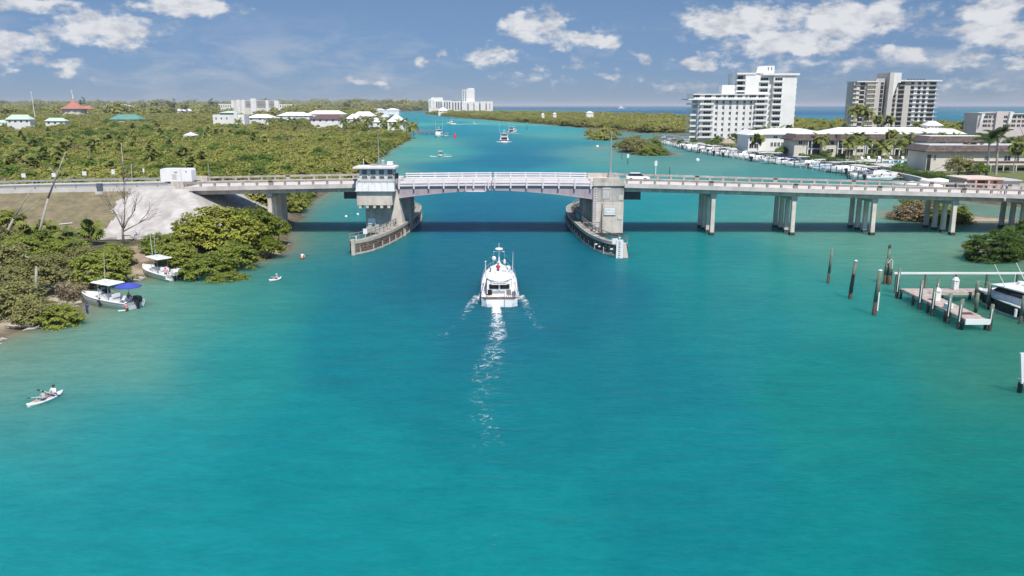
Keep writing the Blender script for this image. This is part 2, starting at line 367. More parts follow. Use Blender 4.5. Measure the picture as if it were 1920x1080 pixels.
band = math_n(wt, 'MULTIPLY', math_n(wt, 'SUBTRACT', 1.0, math_n(wt, 'DIVIDE', math_n(wt, 'ABSOLUTE', math_n(wt, 'SUBTRACT', el, .045)), .07), None, True), .50)
fin = mix_n(wt, math_n(wt, 'MULTIPLY', wr.outputs[0], band), fin, (3.6, 3.75, 4.1))
wt.links.new(fin, bg.inputs[0])

# ---------------------------------------------------------------- bridge profile
_bx = np.array([-400, -200, -130, -96, -60, -40, -20, 0, 15, 30, 48, 72, 96, 130, 180, 400.])
_bz = np.array([3.2, 5.6, 8.3, 9.50, 10.14, 10.52, 10.86, 11.0, 10.9, 10.53, 9.97, 9.33, 8.72, 7.4, 5.0, 2.6])
def ztop(x):
    xs = np.asarray(x, float)
    return sum(np.interp(xs+d, _bx, _bz) for d in (-9, -4.5, 0, 4.5, 9))/5
YF, YB = 149.3, 161.5           # front and back edge of the bridge deck
# ---------------------------------------------------------------- land outlines (metres)
LEFT = [(-5000, -60), (-130, -60), (-85, 20), (-62, 66), (-54.5, 80), (-53.6, 86), (-51.2, 89.5), (-51.5, 93), (-54.5, 97), (-56.5, 103), (-55.6, 108), (-53.5, 112),
        (-49.5, 113.6), (-46, 116.5), (-41.8, 120), (-38.6, 128), (-38.2, 136), (-40.5, 143), (-44, 156), (-47, 172), (-50.5, 196), (-52, 212), (-54, 260), (-58, 326), (-66, 425), (-75, 584), (-79, 622), (-102, 668),
        (-104, 724), (-90, 772), (-96, 830), (-132, 1000), (-195, 1389), (-330, 2000), (-460, 2450), (-900, 2600), (-1800, 2700), (-6000, 3000), (-9000, 1500)]
FAR = [(-30000, 5200), (-2400, 4600), (-1000, 4700), (-430, 3300), (-360, 3900), (-500, 9000), (-300, 26000), (-30000, 26000)]
RIGHT = [(127, 236), (131, 262), (131.5, 300), (127, 330), (122, 352), (115.5, 392), (112, 430), (110, 470), (108.5, 540), (106, 586), (105, 612), (131, 640), (250, 662), (262, 690), (138, 706), (110, 740), (76, 893), (35, 1073), (-57, 1445), (-94, 1562), (-165, 1900), (-268, 2480), (-262, 2780), (-150, 2780),
         (50, 2300), (200, 1900), (330, 1550), (470, 1250), (523, 965), (610, 700), (700, 300), (760, -60), (130, -60), (117, 60), (105, 108), (92, 120), (83, 124), (78.5, 129), (80, 135), (88, 141), (108, 146), (124, 152), (136, 166), (128, 186), (117, 205)]
ISLETS = [[(57, 632), (62, 604), (78, 580), (86, 598), (76, 634)], [(56, 446), (58, 420), (72, 402), (82, 401), (86, 416), (80, 444), (66, 456)],
          [(82.5, 179), (88, 171.5), (97, 168.4), (108, 168), (109, 170.5), (102, 176), (94, 183), (86, 185)], [(48, 476), (50, 466), (55, 467), (54, 477)]]
POLYS = [LEFT, FAR, RIGHT]+ISLETS
def inside(poly, x, y):
    r = np.zeros(x.shape, bool); n = len(poly)
    for i in range(n):
        x0, y0 = poly[i]; x1, y1 = poly[(i+1) % n]
        if y0 == y1: continue
        r ^= ((y0 > y) != (y1 > y)) & (x < (x1-x0)*(y-y0)/(y1-y0)+x0)
    return r
def sdist(x, y, polys=POLYS):
    d = np.full(x.shape, 1e9); ins = np.zeros(x.shape, bool)
    for p in polys:
        ins |= inside(p, x, y); n = len(p)
        for i in range(n):
            ax, ay = p[i]; bx, by = p[(i+1) % n]; ex, ey = bx-ax, by-ay
            t = np.clip(((x-ax)*ex+(y-ay)*ey)/(ex*ex+ey*ey), 0, 1)
            d = np.minimum(d, (x-ax-t*ex)**2+(y-ay-t*ey)**2)
    d = np.sqrt(d); return np.where(ins, d, -d)
def wob(x, y, s, a, seed=0):
    return a*(np.sin(x/s+seed)*np.cos(y/(s*1.3)-seed*2)+.6*np.sin((x+y)/(s*.43)+1.7*seed)*np.cos((x-y)/(s*.61)))
def emb(x, y):
    """height of the road embankment on the mainland"""
    top = ztop(np.minimum(x, -61))-1.02
    fr = top-np.maximum(0, YF+.6-y)/1.75; bk = top-np.maximum(0, y-YB+.6)/1.75; en = top-np.maximum(0, x+61.5)/1.7
    return np.minimum(np.minimum(fr, bk), en)
def gheight(x, y, d=None):
    if d is None: d = sdist(x, y)
    dd = d+wob(x, y, 6.0, .45)*(np.abs(d) < 40)
    right = (x > 60) & (y < 900)
    islet = (sdist(x, y, ISLETS) > -3); h = np.where(right & ~islet, np.clip(dd*.5, -3, 1.5), np.clip(dd*.16, -3, 1.3)); h = np.where(islet, np.clip((dd-1.2)*.2, -3, .5), h)
    h = np.where(d > 12, h+wob(x, y, 23, .18, 1.0), h)
    e = emb(x, y); h = np.where((x < -36), np.maximum(h, np.where(d > -2, e, -3)), h)
    hill = 34*np.exp(-((x+1700)/650)**2-((y-8200)/900)**2)
    return h+np.where(d > 0, hill, 0)
def axis(segs):
    out = []
    for a, b, st in segs: out += list(np.arange(a, b, st))
    return out
gx = np.array(axis([(-220, 160, 1.4)]+[]))
lx = [-220]; 
while lx[-1] > -30000: lx.append(lx[-1]*1.055-1)
rx = [160]
while rx[-1] < 30000: rx.append(rx[-1]*1.055+1)
GX = np.array(lx[:0:-1]+list(gx)+rx)
gy = list(np.arange(20, 200, 1.4))
ny = [20]
while ny[-1] > -400: ny.append(ny[-1]-max(3, abs(ny[-1])*.2))
while gy[-1] < 60000: gy.append(gy[-1]+max(1.5, (gy[-1]-150)*.017))
GY = np.array(ny[:0:-1]+gy)
XX, YY = np.meshgrid(GX, GY); DD = sdist(XX, YY)
def grid_mesh(name, X, Y, Z, m):
    ny_, nx_ = X.shape
    me = bpy.data.meshes.new(name)
    co = np.stack([X, Y, Z], -1).reshape(-1, 3)
    idx = np.arange(nx_*ny_).reshape(ny_, nx_)
    f = np.stack([idx[:-1, :-1], idx[:-1, 1:], idx[1:, 1:], idx[1:, :-1]], -1).reshape(-1, 4)
    me.vertices.add(len(co)); me.vertices.foreach_set('co', co.ravel())
    me.loops.add(f.size); me.loops.foreach_set('vertex_index', f.ravel())
    me.polygons.add(len(f)); me.polygons.foreach_set('loop_start', np.arange(0, f.size, 4)); me.polygons.foreach_set('loop_total', np.full(len(f), 4))
    me.polygons.foreach_set('use_smooth', np.ones(len(f), bool))
    me.update(); me.validate(); me.materials.append(m); return me
def vcol(me, name, rgb):
    a = me.color_attributes.new(name, 'FLOAT_COLOR', 'POINT')
    a.data.foreach_set('color', np.concatenate([rgb.reshape(-1, 3), np.ones((rgb.size//3, 1))], 1).ravel())
# ---------------------------------------------------------------- ground
GZ = gheight(XX, YY, DD)
def gh(x, y):
    return float(gheight(np.array([float(x)]), np.array([float(y)]))[0])
def blend(c, m, col):
    return c*(1-m[..., None])+np.array(col)*m[..., None]
ss = lambda a, b, t: (lambda k: k*k*(3-2*k))(np.clip((t-a)/(b-a), 0, 1))
gc = np.zeros(XX.shape+(3,))+np.array((.075, .078, .034))
gc = blend(gc, 1-ss(1, 4, DD+wob(XX, YY, 5, .8)), (.15, .13, .085))
gc = blend(gc, 1-ss(.2, 1.6, DD+wob(XX, YY, 3, .5)), (.10, .085, .055))
near_ = (YY < 135)*(XX < -30) + (XX > 97)*(YY < 180)*(YY > 164)
gc = blend(gc, (1-ss(2.5, 6, DD+wob(XX, YY, 5, 1.2)))*ss(.3, 1.5, DD+wob(XX, YY, 3, .5))*(near_ > 0), (.36, .31, .23))
gc = blend(gc, (1-ss(25, 60, DD))*(XX > 180)*(YY < 2600)*(XX+YY*.1 > 300), (.55, .5, .42))       # ocean beach
e_ = emb(XX, YY); gc = blend(gc, ss(1.2, 2.4, e_)*(XX < -36), (.185, .16, .10))                 # dry bank
lawn = (XX > 127)*(XX < 420)*(YY > 236)*(YY < 520); gc = blend(gc, lawn*1.0, (.12, .15, .045))
gc = blend(gc, ((XX > 125)*(XX < 260)*(YY > 150)*(YY < 236))*1.0, (.36, .34, .31))
path_ = ((XX+58.5)**2/16+(YY-124)**2/190 < 1)*1.0; gc = blend(gc, path_, (.30, .225, .165))
gme = grid_mesh('ground', XX, YY, GZ, None); vcol(gme, 'tone', gc)
gm, t, o = nt('ground_soil'); b = t.nodes.new('ShaderNodeBsdfPrincipled'); t.links.new(b.outputs[0], o.inputs[0]); b.inputs['Roughness'].default_value = .95
at = t.nodes.new('ShaderNodeVertexColor'); at.layer_name = 'tone'; p = world_pos(t)
c = mix_n(t, 1, at.outputs[0], ramp(t, noise(t, p, .5, 6, .7), [(.3, (.62, .62, .6)), (.7, (1.32, 1.28, 1.2))]), 'MULTIPLY')
c = mix_n(t, math_n(t, 'MULTIPLY', ramp(t, noise(t, vscale(t, p, (.35, 1.3, 1)), .8, 5, .7), [(.52, (0, 0, 0)), (.66, (1, 1, 1))]), .35), c, (.30, .24, .15))
t.links.new(c, b.inputs['Base Color'])
bn = t.nodes.new('ShaderNodeBump'); bn.inputs['Strength'].default_value = .6; bn.inputs['Distance'].default_value = .15; t.links.new(noise(t, p, 2.2, 5), bn.inputs['Height']); t.links.new(bn.outputs[0], b.inputs['Normal'])
gme.materials.clear(); gme.materials.append(gm)
struct(link('ground', gme))
# ---------------------------------------------------------------- water: colour of the bottom and depth, mapped in metres
WC = [(900, 340, 26, 132, 156), (980, 280, 24, 130, 160), (1000, 265, 40, 148, 164), (890, 255, 28, 144, 164), (910, 240, 40, 158, 174), (1100, 350, 56, 152, 160), (700, 390, 44, 138, 148), (960, 1070, 22, 142, 150), (300, 1030, 28, 146, 156), (60, 1000, 34, 150, 158), (1600, 1030, 20, 138, 142), (1880, 1000, 20, 132, 130), (600, 900, 24, 142, 152), (1300, 900, 22, 134, 146), (200, 820, 36, 150, 158), (80, 790, 60, 152, 156), (90, 710, 98, 160, 152), (8, 690, 122, 160, 148), (20, 655, 132, 156, 138),
      (230, 640, 112, 164, 152), (400, 660, 40, 148, 152), (330, 590, 100, 165, 152), (430, 560, 45, 148, 148), (210, 600, 122, 165, 150), (330, 545, 122, 166, 150), (430, 515, 105, 160, 140), (490, 515, 45, 140, 140), (560, 500, 36, 132, 142), (600, 470, 40, 130, 142), (560, 455, 95, 142, 122),
      (700, 640, 22, 130, 146), (960, 740, 22, 130, 144), (940, 640, 26, 118, 142), (800, 520, 28, 114, 140), (700, 520, 26, 122, 142), (1100, 560, 26, 118, 140), (1000, 470, 24, 114, 138), (1200, 680, 24, 128, 142), (1350, 600, 30, 138, 145), (1300, 480, 32, 140, 146), (1500, 520, 46, 148, 146), (1600, 470, 96, 162, 148), (1720, 480, 110, 162, 142),
      (1650, 560, 42, 146, 142), (1780, 520, 100, 146, 124), (1880, 590, 80, 136, 118), (1800, 650, 46, 138, 130), (1900, 700, 62, 132, 116), (1850, 820, 26, 134, 128), (1600, 750, 26, 138, 138),
      (620, 405, 66, 148, 150), (600, 370, 105, 150, 135), (650, 352, 102, 164, 156), (700, 325, 116, 168, 158), (760, 290, 112, 172, 162), (770, 268, 118, 178, 166), (800, 285, 66, 168, 170), (810, 262, 92, 176, 168), (850, 320, 32, 138, 160), (960, 300, 20, 126, 158), (930, 265, 24, 132, 162), (900, 400, 18, 110, 146), (1010, 390, 22, 118, 146), (960, 355, 20, 118, 152), (830, 370, 24, 124, 150),
      (1060, 330, 42, 146, 166), (1120, 320, 62, 158, 166), (1200, 330, 96, 164, 158), (1110, 285, 104, 166, 164), (1180, 310, 108, 168, 160), (1300, 310, 112, 166, 160), (1420, 325, 78, 150, 150), (1300, 300, 86, 148, 148), (1260, 380, 38, 152, 160), (1400, 400, 72, 158, 156), (1540, 400, 112, 165, 154), (1700, 440, 112, 158, 146), (1850, 400, 120, 150, 135),
      (1000, 242, 62, 172, 182), (1060, 255, 96, 172, 170), (950, 232, 92, 184, 178), (880, 226, 80, 180, 178), (850, 245, 32, 148, 172), (880, 238, 30, 150, 176), (820, 228, 36, 154, 174), (790, 222, 40, 158, 172), (770, 232, 92, 180, 170), (700, 206, 26, 140, 150), (620, 204, 26, 138, 150), (1200, 252, 108, 150, 144),
      (1100, 200, 18, 84, 146), (1000, 203, 18, 92, 150), (1400, 200.5, 20, 88, 146), (1550, 200, 20, 88, 145), (1550, 212, 26, 108, 160), (1520, 222, 40, 140, 168), (1800, 201, 22, 86, 142), (1800, 222, 34, 130, 160), (1800, 236, 76, 172, 172), (1280, 210, 24, 108, 160), (300, 199, 24, 96, 150)]
KW = 0.66
wp, wcv = [], []
for (u, v, r_, g_, b_) in WC:
    q = P(u, v); wp.append((math.atan2(q.x, q.y)*2.1, math.log(q.y+15)*1.0)); c_ = lin(r_, g_, b_, KW); wcv.append((c_[0]*.92, c_[1]*1.0, c_[2]*.94))
wp = np.array(wp); wcv = np.array(wcv)
yq = np.maximum(YY, 2.0); qa = np.arctan2(XX, yq)*2.1; ql = np.log(yq+15)
num = np.zeros(XX.shape+(3,)); den = np.zeros(XX.shape)
for (a_, l_), c_ in zip(wp, wcv):
    s2 = np.where(ql > 6.9, .0035, np.where(ql > 5.6, .011, .015))
    k_ = np.exp(-((qa-a_)**2+(ql-l_)**2)/s2)+1e-9/(1e-4+(qa-a_)**2+(ql-l_)**2)
    num += k_[..., None]*c_; den += k_
wcol = num/den[..., None]
shal = np.exp(np.minimum(DD, 0)/2.5)*(YY < 2000); wcol = blend(wcol, np.clip(shal, 0, 1)*.7, (.26, .24, .16))
wme = grid_mesh('water', XX, YY, XX*0, None); vcol(wme, 'depth_tone', wcol)
wm, t, o = nt('lagoon_water')
b = t.nodes.new('ShaderNodeBsdfPrincipled'); b.subsurface_method = 'BURLEY'; b.inputs['Subsurface Weight'].default_value = 1.0; b.inputs['Subsurface Radius'].default_value = (.25, .85, 1.0); b.inputs['Subsurface Scale'].default_value = 9.0
b.inputs['Specular IOR Level'].default_value = 0.0; b.inputs['Roughness'].default_value = 1.0; b.inputs['IOR'].default_value = 1.01
gl_ = t.nodes.new('ShaderNodeBsdfGlossy'); gl_.inputs['Roughness'].default_value = .20; fr = t.nodes.new('ShaderNodeFresnel'); fr.inputs['IOR'].default_value = 1.33
mx = t.nodes.new('ShaderNodeMixShader'); t.links.new(math_n(t, 'MULTIPLY', fr.outputs[0], .25), mx.inputs[0]); t.links.new(b.outputs[0], mx.inputs[1]); t.links.new(gl_.outputs[0], mx.inputs[2]); t.links.new(mx.outputs[0], o.inputs[0])
at = t.nodes.new('ShaderNodeVertexColor'); at.layer_name = 'depth_tone'; p = world_pos(t)
f = noise(t, vscale(t, p, (.55, 1.0, 1)), .05, 5, .6, .4); c = mix_n(t, 1, at.outputs[0], ramp(t, f, [(.3, (.90, .93, .95)), (.7, (1.08, 1.07, 1.06))]), 'MULTIPLY')
f = noise(t, vscale(t, p, (.5, 1.2, 1)), .45, 5, .65, .5); c = mix_n(t, 1, c, ramp(t, f, [(.3, (.85, .90, .92)), (.7, (1.14, 1.10, 1.08))]), 'MULTIPLY')  # broader ripple contrast, painted as tone
f = noise(t, vscale(t, p, (.6, 1.5, 1)), 1.7, 4, .65, .6); c = mix_n(t, 1, c, ramp(t, f, [(.32, (.88, .92, .93)), (.68, (1.12, 1.08, 1.07))]), 'MULTIPLY')  # fine ripple light and dark painted into the water colour
weed = ramp(t, noise(t, vscale(t, p, (.6, 1.4, 1)), .13, 5, .65, .3), [(.60, (0, 0, 0)), (.74, (1, 1, 1))])
c = mix_n(t, math_n(t, 'MULTIPLY', weed, .22), c, (.03, .10, .085))
t.links.new(c, b.inputs['Base Color'])
h1 = noise(t, vscale(t, p, (.45, 1.25, 1)), .55, 3, .55, .3); h2 = noise(t, vscale(t, p, (.6, 1.3, 1)), 2.4, 3, .6, .3)
hh = math_n(t, 'ADD', math_n(t, 'MULTIPLY', h1, 1.0), math_n(t, 'MULTIPLY', h2, .28))
bn = t.nodes.new('ShaderNodeBump'); bn.inputs['Strength'].default_value = .75; bn.inputs['Distance'].default_value = .42
t.links.new(hh, bn.inputs['Height'])
for q_ in (b, gl_, fr): t.links.new(bn.outputs[0], q_.inputs['Normal'])
wme.materials.clear(); wme.materials.append(wm)
struct(link('water', wme))
# ---------------------------------------------------------------- foam
def foam_mat():
    m, t, o = nt('foam'); d = t.nodes.new('ShaderNodeBsdfDiffuse'); d.inputs[0].default_value = (.85, .88, .88, 1)
    tr = t.nodes.new('ShaderNodeBsdfTransparent'); mx = t.nodes.new('ShaderNodeMixShader')
    at = t.nodes.new('ShaderNodeVertexColor'); at.layer_name = 'cover'; sx = t.nodes.new('ShaderNodeSeparateColor'); t.links.new(at.outputs[0], sx.inputs[0])
    p = world_pos(t)
    vo = t.nodes.new('ShaderNodeTexVoronoi'); vo.feature = 'DISTANCE_TO_EDGE'; vo.inputs['Scale'].default_value = 1.15
    wv = t.nodes.new('ShaderNodeVectorMath'); wv.operation = 'ADD'; t.links.new(vscale(t, p, (1, .8, 1)), wv.inputs[0])
    nz = t.nodes.new('ShaderNodeTexNoise'); nz.inputs['Scale'].default_value = .9; nz.inputs['Detail'].default_value = 4; t.links.new(p, nz.inputs['Vector'])
    t.links.new(vscale(t, nz.outputs['Color'], (2.2, 2.2, 0)), wv.inputs[1]); t.links.new(wv.outputs[0], vo.inputs['Vector'])
    lace = math_n(t, 'SUBTRACT', 1.0, math_n(t, 'MULTIPLY', vo.outputs[0], 7.0), None, True)
    n1 = noise(t, p, 2.6, 7, .8); n2 = noise(t, p, .38, 3)
    a = math_n(t, 'ADD', math_n(t, 'MULTIPLY', lace, .30), math_n(t, 'ADD', math_n(t, 'MULTIPLY', n1, .95), math_n(t, 'MULTIPLY', n2, .75)))
    a = math_n(t, 'SUBTRACT', math_n(t, 'ADD', a, sx.outputs[0]), 1.44)
    a = math_n(t, 'MULTIPLY', a, 3.6, None, True); a = math_n(t, 'MULTIPLY', a, math_n(t, 'GREATER_THAN', sx.outputs[0], .02))
    a = math_n(t, 'MULTIPLY', a, math_n(t, 'MINIMUM', math_n(t, 'ADD', sx.outputs[0], .08), .86))
    soft = math_n(t, 'MULTIPLY', math_n(t, 'MULTIPLY', math_n(t, 'SUBTRACT', sx.outputs[0], .42, None, True), n1), 1.5, None, True)
    a = math_n(t, 'MAXIMUM', a, soft)
    t.links.new(a, mx.inputs[0]); t.links.new(tr.outputs[0], mx.inputs[1]); t.links.new(d.outputs[0], mx.inputs[2]); t.links.new(mx.outputs[0], o.inputs[0])
    return m
M['foam'] = foam_mat()
FZ = [.02]
def foam(name, pts, label=None, n_across=9, power=1.0):
    """a strip of foam lying on the water; pts: (x, y, half width, cover)"""
    FZ[0] += .004
    X = np.zeros((len(pts), n_across)); Y = X.copy(); C = X.copy()
    for i, (x, y, w, c) in enumerate(pts):
        x0, y0 = pts[max(0, i-1)][:2]; x1, y1 = pts[min(len(pts)-1, i+1)][:2]
        d = Vector((x1-x0, y1-y0)).normalized(); nrm = Vector((-d.y, d.x))
        for k in range(n_across):
            s = 2*k/(n_across-1)-1
            X[i, k] = x+nrm.x*w*s; Y[i, k] = y+nrm.y*w*s; C[i, k] = c*max(0, 1-abs(s)**2)**power
    me = grid_mesh(name, X, Y, X*0+FZ[0], M['foam']); vcol(me, 'cover', np.stack([C, C, C], -1))
    return stuff(link(name, me))
# ---------------------------------------------------------------- helpers for things built in world metres
def wloc(o):
    v = Vector((0, 0, 0))
    while o is not None: v += o.location; o = o.parent
    return v
def wb(mb, name, mats, parent=None, smooth=False):
    if parent is not None:
        q = wloc(parent); mb.v = [(x-q.x, y-q.y, z-q.z) for x, y, z in mb.v]
    return mb.build(name, mats, parent, smooth)
def put(name, me, parent, loc, rz=0.0):
    o = link(name, me, parent, Vector(loc)-wloc(parent)); o.rotation_euler = (0, 0, rz); return o
def strip(mb, xs, y0, y1, zlo, zhi, mi=0):
    return mb.loft([[(x, y0, zlo(x)), (x, y1, zlo(x)), (x, y1, zhi(x)), (x, y0, zhi(x))] for x in xs], mi=mi)
def frange(a, b, n): return [a+(b-a)*i/n for i in range(n+1)]
def catmull(pts, k=5):
    out = []; n = len(pts)
    for i in range(n-1):
        p0, p1, p2, p3 = [Vector(pts[max(0, min(n-1, j))]) for j in (i-1, i, i+1, i+2)]
        for s in range(k):
            t = s/k; out.append(.5*((2*p1)+(p2-p0)*t+(2*p0-5*p1+4*p2-p3)*t*t+(3*p1-p0-3*p2+p3)*t**3))
    out.append(Vector(pts[-1])); return out
def offset2(pts, d):
    out = []
    for i, p in enumerate(pts):
        a = pts[max(0, i-1)]; b = pts[min(len(pts)-1, i+1)]; t = (b-a).normalized()
        out.append(Vector((p.x-t.y*d, p.y+t.x*d)))
    return out
ZT = lambda x: float(ztop(x))
# ---------------------------------------------------------------- approach viaducts
post_me = MB().box(-.19, .19, -.17, .17, -.9, 0).mesh('parapet_post', M['parapet'])
postw_me = MB().box(-.42, .42, -.2, .2, -.95, .04).mesh('parapet_end_post', M['parapet'])
def viaduct(x0, x1, bents, label):
    r = thing('bridge_approach', label, 'bridge', ((x0+x1)/2, 155.4, 0))
    xs = frange(x0, x1, int((x1-x0)/2))
    wb(strip(MB(), xs, YF+.02, YB-.02, lambda x: ZT(x)-1.62, lambda x: ZT(x)-1.14), 'deck_slab', M['slab'], r)
    wb(strip(MB(), xs, YF+1.75, YB-1.75, lambda x: ZT(x)-1.14, lambda x: ZT(x)-1.09), 'roadway', M['sidewalk'], r)
    for y0, y1 in ((YF+.4, YF+1.75), (YB-1.75, YB-.4)):
        wb(strip(MB(), xs, y0, y1, lambda x: ZT(x)-1.139, lambda x: ZT(x)-.96), 'sidewalk', M['sidewalk'], r)
    for d in (-.12, .12):
        wb(strip(MB(), xs, 155.4+d-.06, 155.4+d+.06, lambda x: ZT(x)-1.088, lambda x: ZT(x)-1.083), 'lane_line', M['yellow_paint'], r)
    for y in (YF+2.0, YB-2.0):
        wb(strip(MB(), xs, y-.07, y+.07, lambda x: ZT(x)-1.088, lambda x: ZT(x)-1.083), 'edge_line', M['sand_paint'], r)
    for y in (YF, YB-.4):
        wb(strip(MB(), xs, y, y+.4, lambda x: ZT(x)-.36, lambda x: ZT(x)), 'parapet_rail', M['parapet'], r)
        wb(strip(MB(), xs, y-.06, y+.40, lambda x: ZT(x)-1.66, lambda x: ZT(x)-.90), 'parapet_curb', M['slab'], r)
        x = x0+.4; 
        while x < x1:
            near = min(abs(x-b_) for b_ in bents)
            put('parapet_post', postw_me if near < 1.35 else post_me, r, (x, y+.2, ZT(x)-.02)); x += 2.62
    for y in (YF+1.2, YF+4.2, YB-4.2, YB-1.2):
        wb(strip(MB(), xs, y-.25, y+.25, lambda x: ZT(x)-2.48, lambda x: ZT(x)-1.63), 'girder', M['concrete'], r)
    for bx in bents:
        z = ZT(bx)-2.5
        wb(MB().box(bx-.55, bx+.55, YF+.9, YB-.7, z-.75, z), 'pier_cap', M['concrete'], r)
        for i in range(4):
            y = YF+1.35+i*(YB-YF-2.6)/3; dx = (-.25, -.08, .08, .25)[i]*0
            b0 = .38
            wb(MB().loft([[(bx+dx-b0, y-b0-.25*(i == 0), -3), (bx+dx+b0, y-b0-.25*(i == 0), -3), (bx+dx+b0, y+b0, -3), (bx+dx-b0, y+b0, -3)],
                          [(bx-.36, y-.36, z-.75), (bx+.36, y-.36, z-.75), (bx+.36, y+.36, z-.75), (bx-.36, y+.36, z-.75)]]), 'column', M['pier_light'], r)
            if True:
                wb(MB().box(bx-b0-.05, bx+b0+.05, y-b0-.3*(i == 0)-.05, y+b0+.05, -.4, .55), 'waterline_growth', M['timber_dark'], r)
    return r
viaduct(20.95, 142, [37.9, 53.1, 68.3, 83.5, 98.7, 113.9, 129.1], 'long concrete bridge approach on rows of columns over the shallow water')
viaduct(-61, -28.65, [-45.6], 'short concrete bridge approach between the white slope and the tender house')
# abutment at the white slope
r = thing('bridge_abutment', 'pale concrete abutment block at the top of the white slope', 'bridge abutment', (-62, 155.4, 0))
wb(MB().box(-62.6, -61.05, YF-.1, YB+.1, 3, ZT(-62)-1.15), 'back_wall', M['concrete'], r)
for y in (YF-.08, YB-.42):
    wb(MB().box(-63.4, -61.05, y, y+.5, ZT(-62)-1.7, ZT(-62)+.12), 'end_post', M['concrete'], r)
wb(MB().prismy([(-61.04, 5.8), (-59.6, 7.3), (-59.6, ZT(-60)-1.7), (-61.04, ZT(-60)-1.7)], YF+.1, YF+.5), 'wing_wall', M['concrete'], r)
# road on the embankment
xs = frange(-230, -62.62, 60)
ro = thing('causeway_road', 'pale asphalt road running along the top of the dry bank', 'road', (-120, 155.4, 0)); ro['kind'] = 'structure'
del ro['category']
wb(strip(MB(), xs, YF+1.2, YB-1.2, lambda x: ZT(min(x, -61))-1.5, lambda x: ZT(min(x, -61))-.93), 'road_surface', M['road'], ro)
for d in (-.12, .12):
    wb(strip(MB(), xs, 155.4+d-.06, 155.4+d+.06, lambda x: ZT(x)-.928, lambda x: ZT(x)-.922), 'lane_line', M['yellow_paint'], ro)
for y in (YF+1.6, YB-1.6):
    wb(strip(MB(), xs, y-.07, y+.07, lambda x: ZT(x)-.928, lambda x: ZT(x)-.922), 'edge_line', M['sand_paint'], ro)
wb(strip(MB(), xs, YF-.1, YF+1.15, lambda x: ZT(x)-1.9, lambda x: ZT(x)-.80), 'kerb_path', M['paver'], ro)
wb(strip(MB(), xs, YB-1.15, YB+.2, lambda x: ZT(x)-1.9, lambda x: ZT(x)-.80), 'kerb_path', M['paver'], ro)
# guard rails
gpost = MB().box(-.07, .07, -.07, .07, -1.1, 0).mesh('guard_rail_post', M['steel'])
for y, lab in ((YF+.05, 'galvanised guard rail along the dry grass side of the road'), (YB+.05, 'galvanised guard rail on the mangrove side of the road')):
    g = thing('guard_rail', lab, 'guard rail', (-120, y, 8), group='guard rails along the causeway')
    mb = MB(); xs_ = frange(-200, -64, 50)
    for zz in (-.12, -.32): strip(mb, xs_, y-.09, y-.02, lambda x: ZT(x)+zz-.08, lambda x: ZT(x)+zz+.08)
    strip(mb, xs_, y-.06, y-.02, lambda x: ZT(x)-.36, lambda x: ZT(x)-.08)
    wb(mb, 'rail_beam', M['steel'], g)
    x = -199
    while x < -64: put('guard_rail_post', gpost, g, (x, y+.06, ZT(x)+.02)); x += 3.8
# ---------------------------------------------------------------- the two bascule leaves
rpost = MB().box(-.13, .13, -.11, .11, -2.0, 0).mesh('rail_post', M['rail_white'])
rpost_b = MB().box(-.12, .12, -.1, .1, -1.2, 0).mesh('rail_post', M['rail_white'])
stiff = MB().box(-.035, .035, -.05, .0, -1.0, 0).mesh('web_stiffener', M['girder'])
def leaf(xp, xc, label):
    r = thing('bascule_leaf', label, 'drawbridge leaf', (xp, 155.4, ZT(xp)-1.1))
    n = 16; xs = frange(xp, xc, n)
    zb = lambda x: 8.62-1.62*((abs(x-(-3.7))/18.5)**1.7) if True else 0
    zd = lambda x: ZT(x)-1.25
    for y, nm in ((YF+.35, 'front'), (YB-.6, 'back')):
        wb(strip(MB(), xs, y, y+.25, zb, zd), 'main_girder', M['girder'], r)
        wb(strip(MB(), xs, y-.16, y+.4, lambda x: zb(x)-.07, lambda x: zb(x)-.001), 'girder_flange', M['girder'], r)
    for i in range(1, 14):
        x = xp+(xc-xp)*i/14; h = zd(x)-zb(x)
        o = put('web_stiffener', stiff, r, (x, YF+.349, zd(x)-.01)); o.scale = (1, 1, h-.02)
    wb(strip(MB(), xs, YF+.05, YB-.05, lambda x: ZT(x)-1.245, lambda x: ZT(x)-1.10), 'deck_grating', M['sidewalk'], r)
    wb(strip(MB(), xs, YF-.0, YF+.32, lambda x: ZT(x)-1.5, lambda x: ZT(x)-1.246), 'edge_beam', M['rail_white'], r)
    for y, pm in ((YF+.02, rpost), (YB-.1, rpost_b)):
        mb = strip(MB(), xs, y-.10, y+.10, lambda x: ZT(x)-.2, lambda x: ZT(x)); wb(mb, 'top_rail', M['rail_white'], r)
        wb(strip(MB(), xs, y-.07, y+.07, lambda x: ZT(x)-.62, lambda x: ZT(x)-.40), 'middle_rail', M['rail_white'], r)
        wb(strip(MB(), xs, y-.07, y+.07, lambda x: ZT(x)-1.02, lambda x: ZT(x)-.84), 'bottom_rail', M['rail_white'], r)
        for i in range(7):
            x = xp+(xc-xp)*(.02+i*.955/6); put('rail_post', pm, r, (x, y-.13 if pm is rpost else y+.12, ZT(x)+.02))
    for k in range(4):
        y = YF+1.8+k*2.75; x = (xp+xc)/2
        wb(strip(MB(), xs, y, y+.18, lambda x: max(zb(x)+.3, ZT(x)-2.0), lambda x: ZT(x)-1.247), 'stringer', M['girder'], r)
    return r
lf = leaf(-21.35, -3.95, 'raised span half hinged at the tender house, lavender girder and white rails')
lf2 = leaf(15.05, -3.7, 'span half hinged at the plain pier with the white sign')
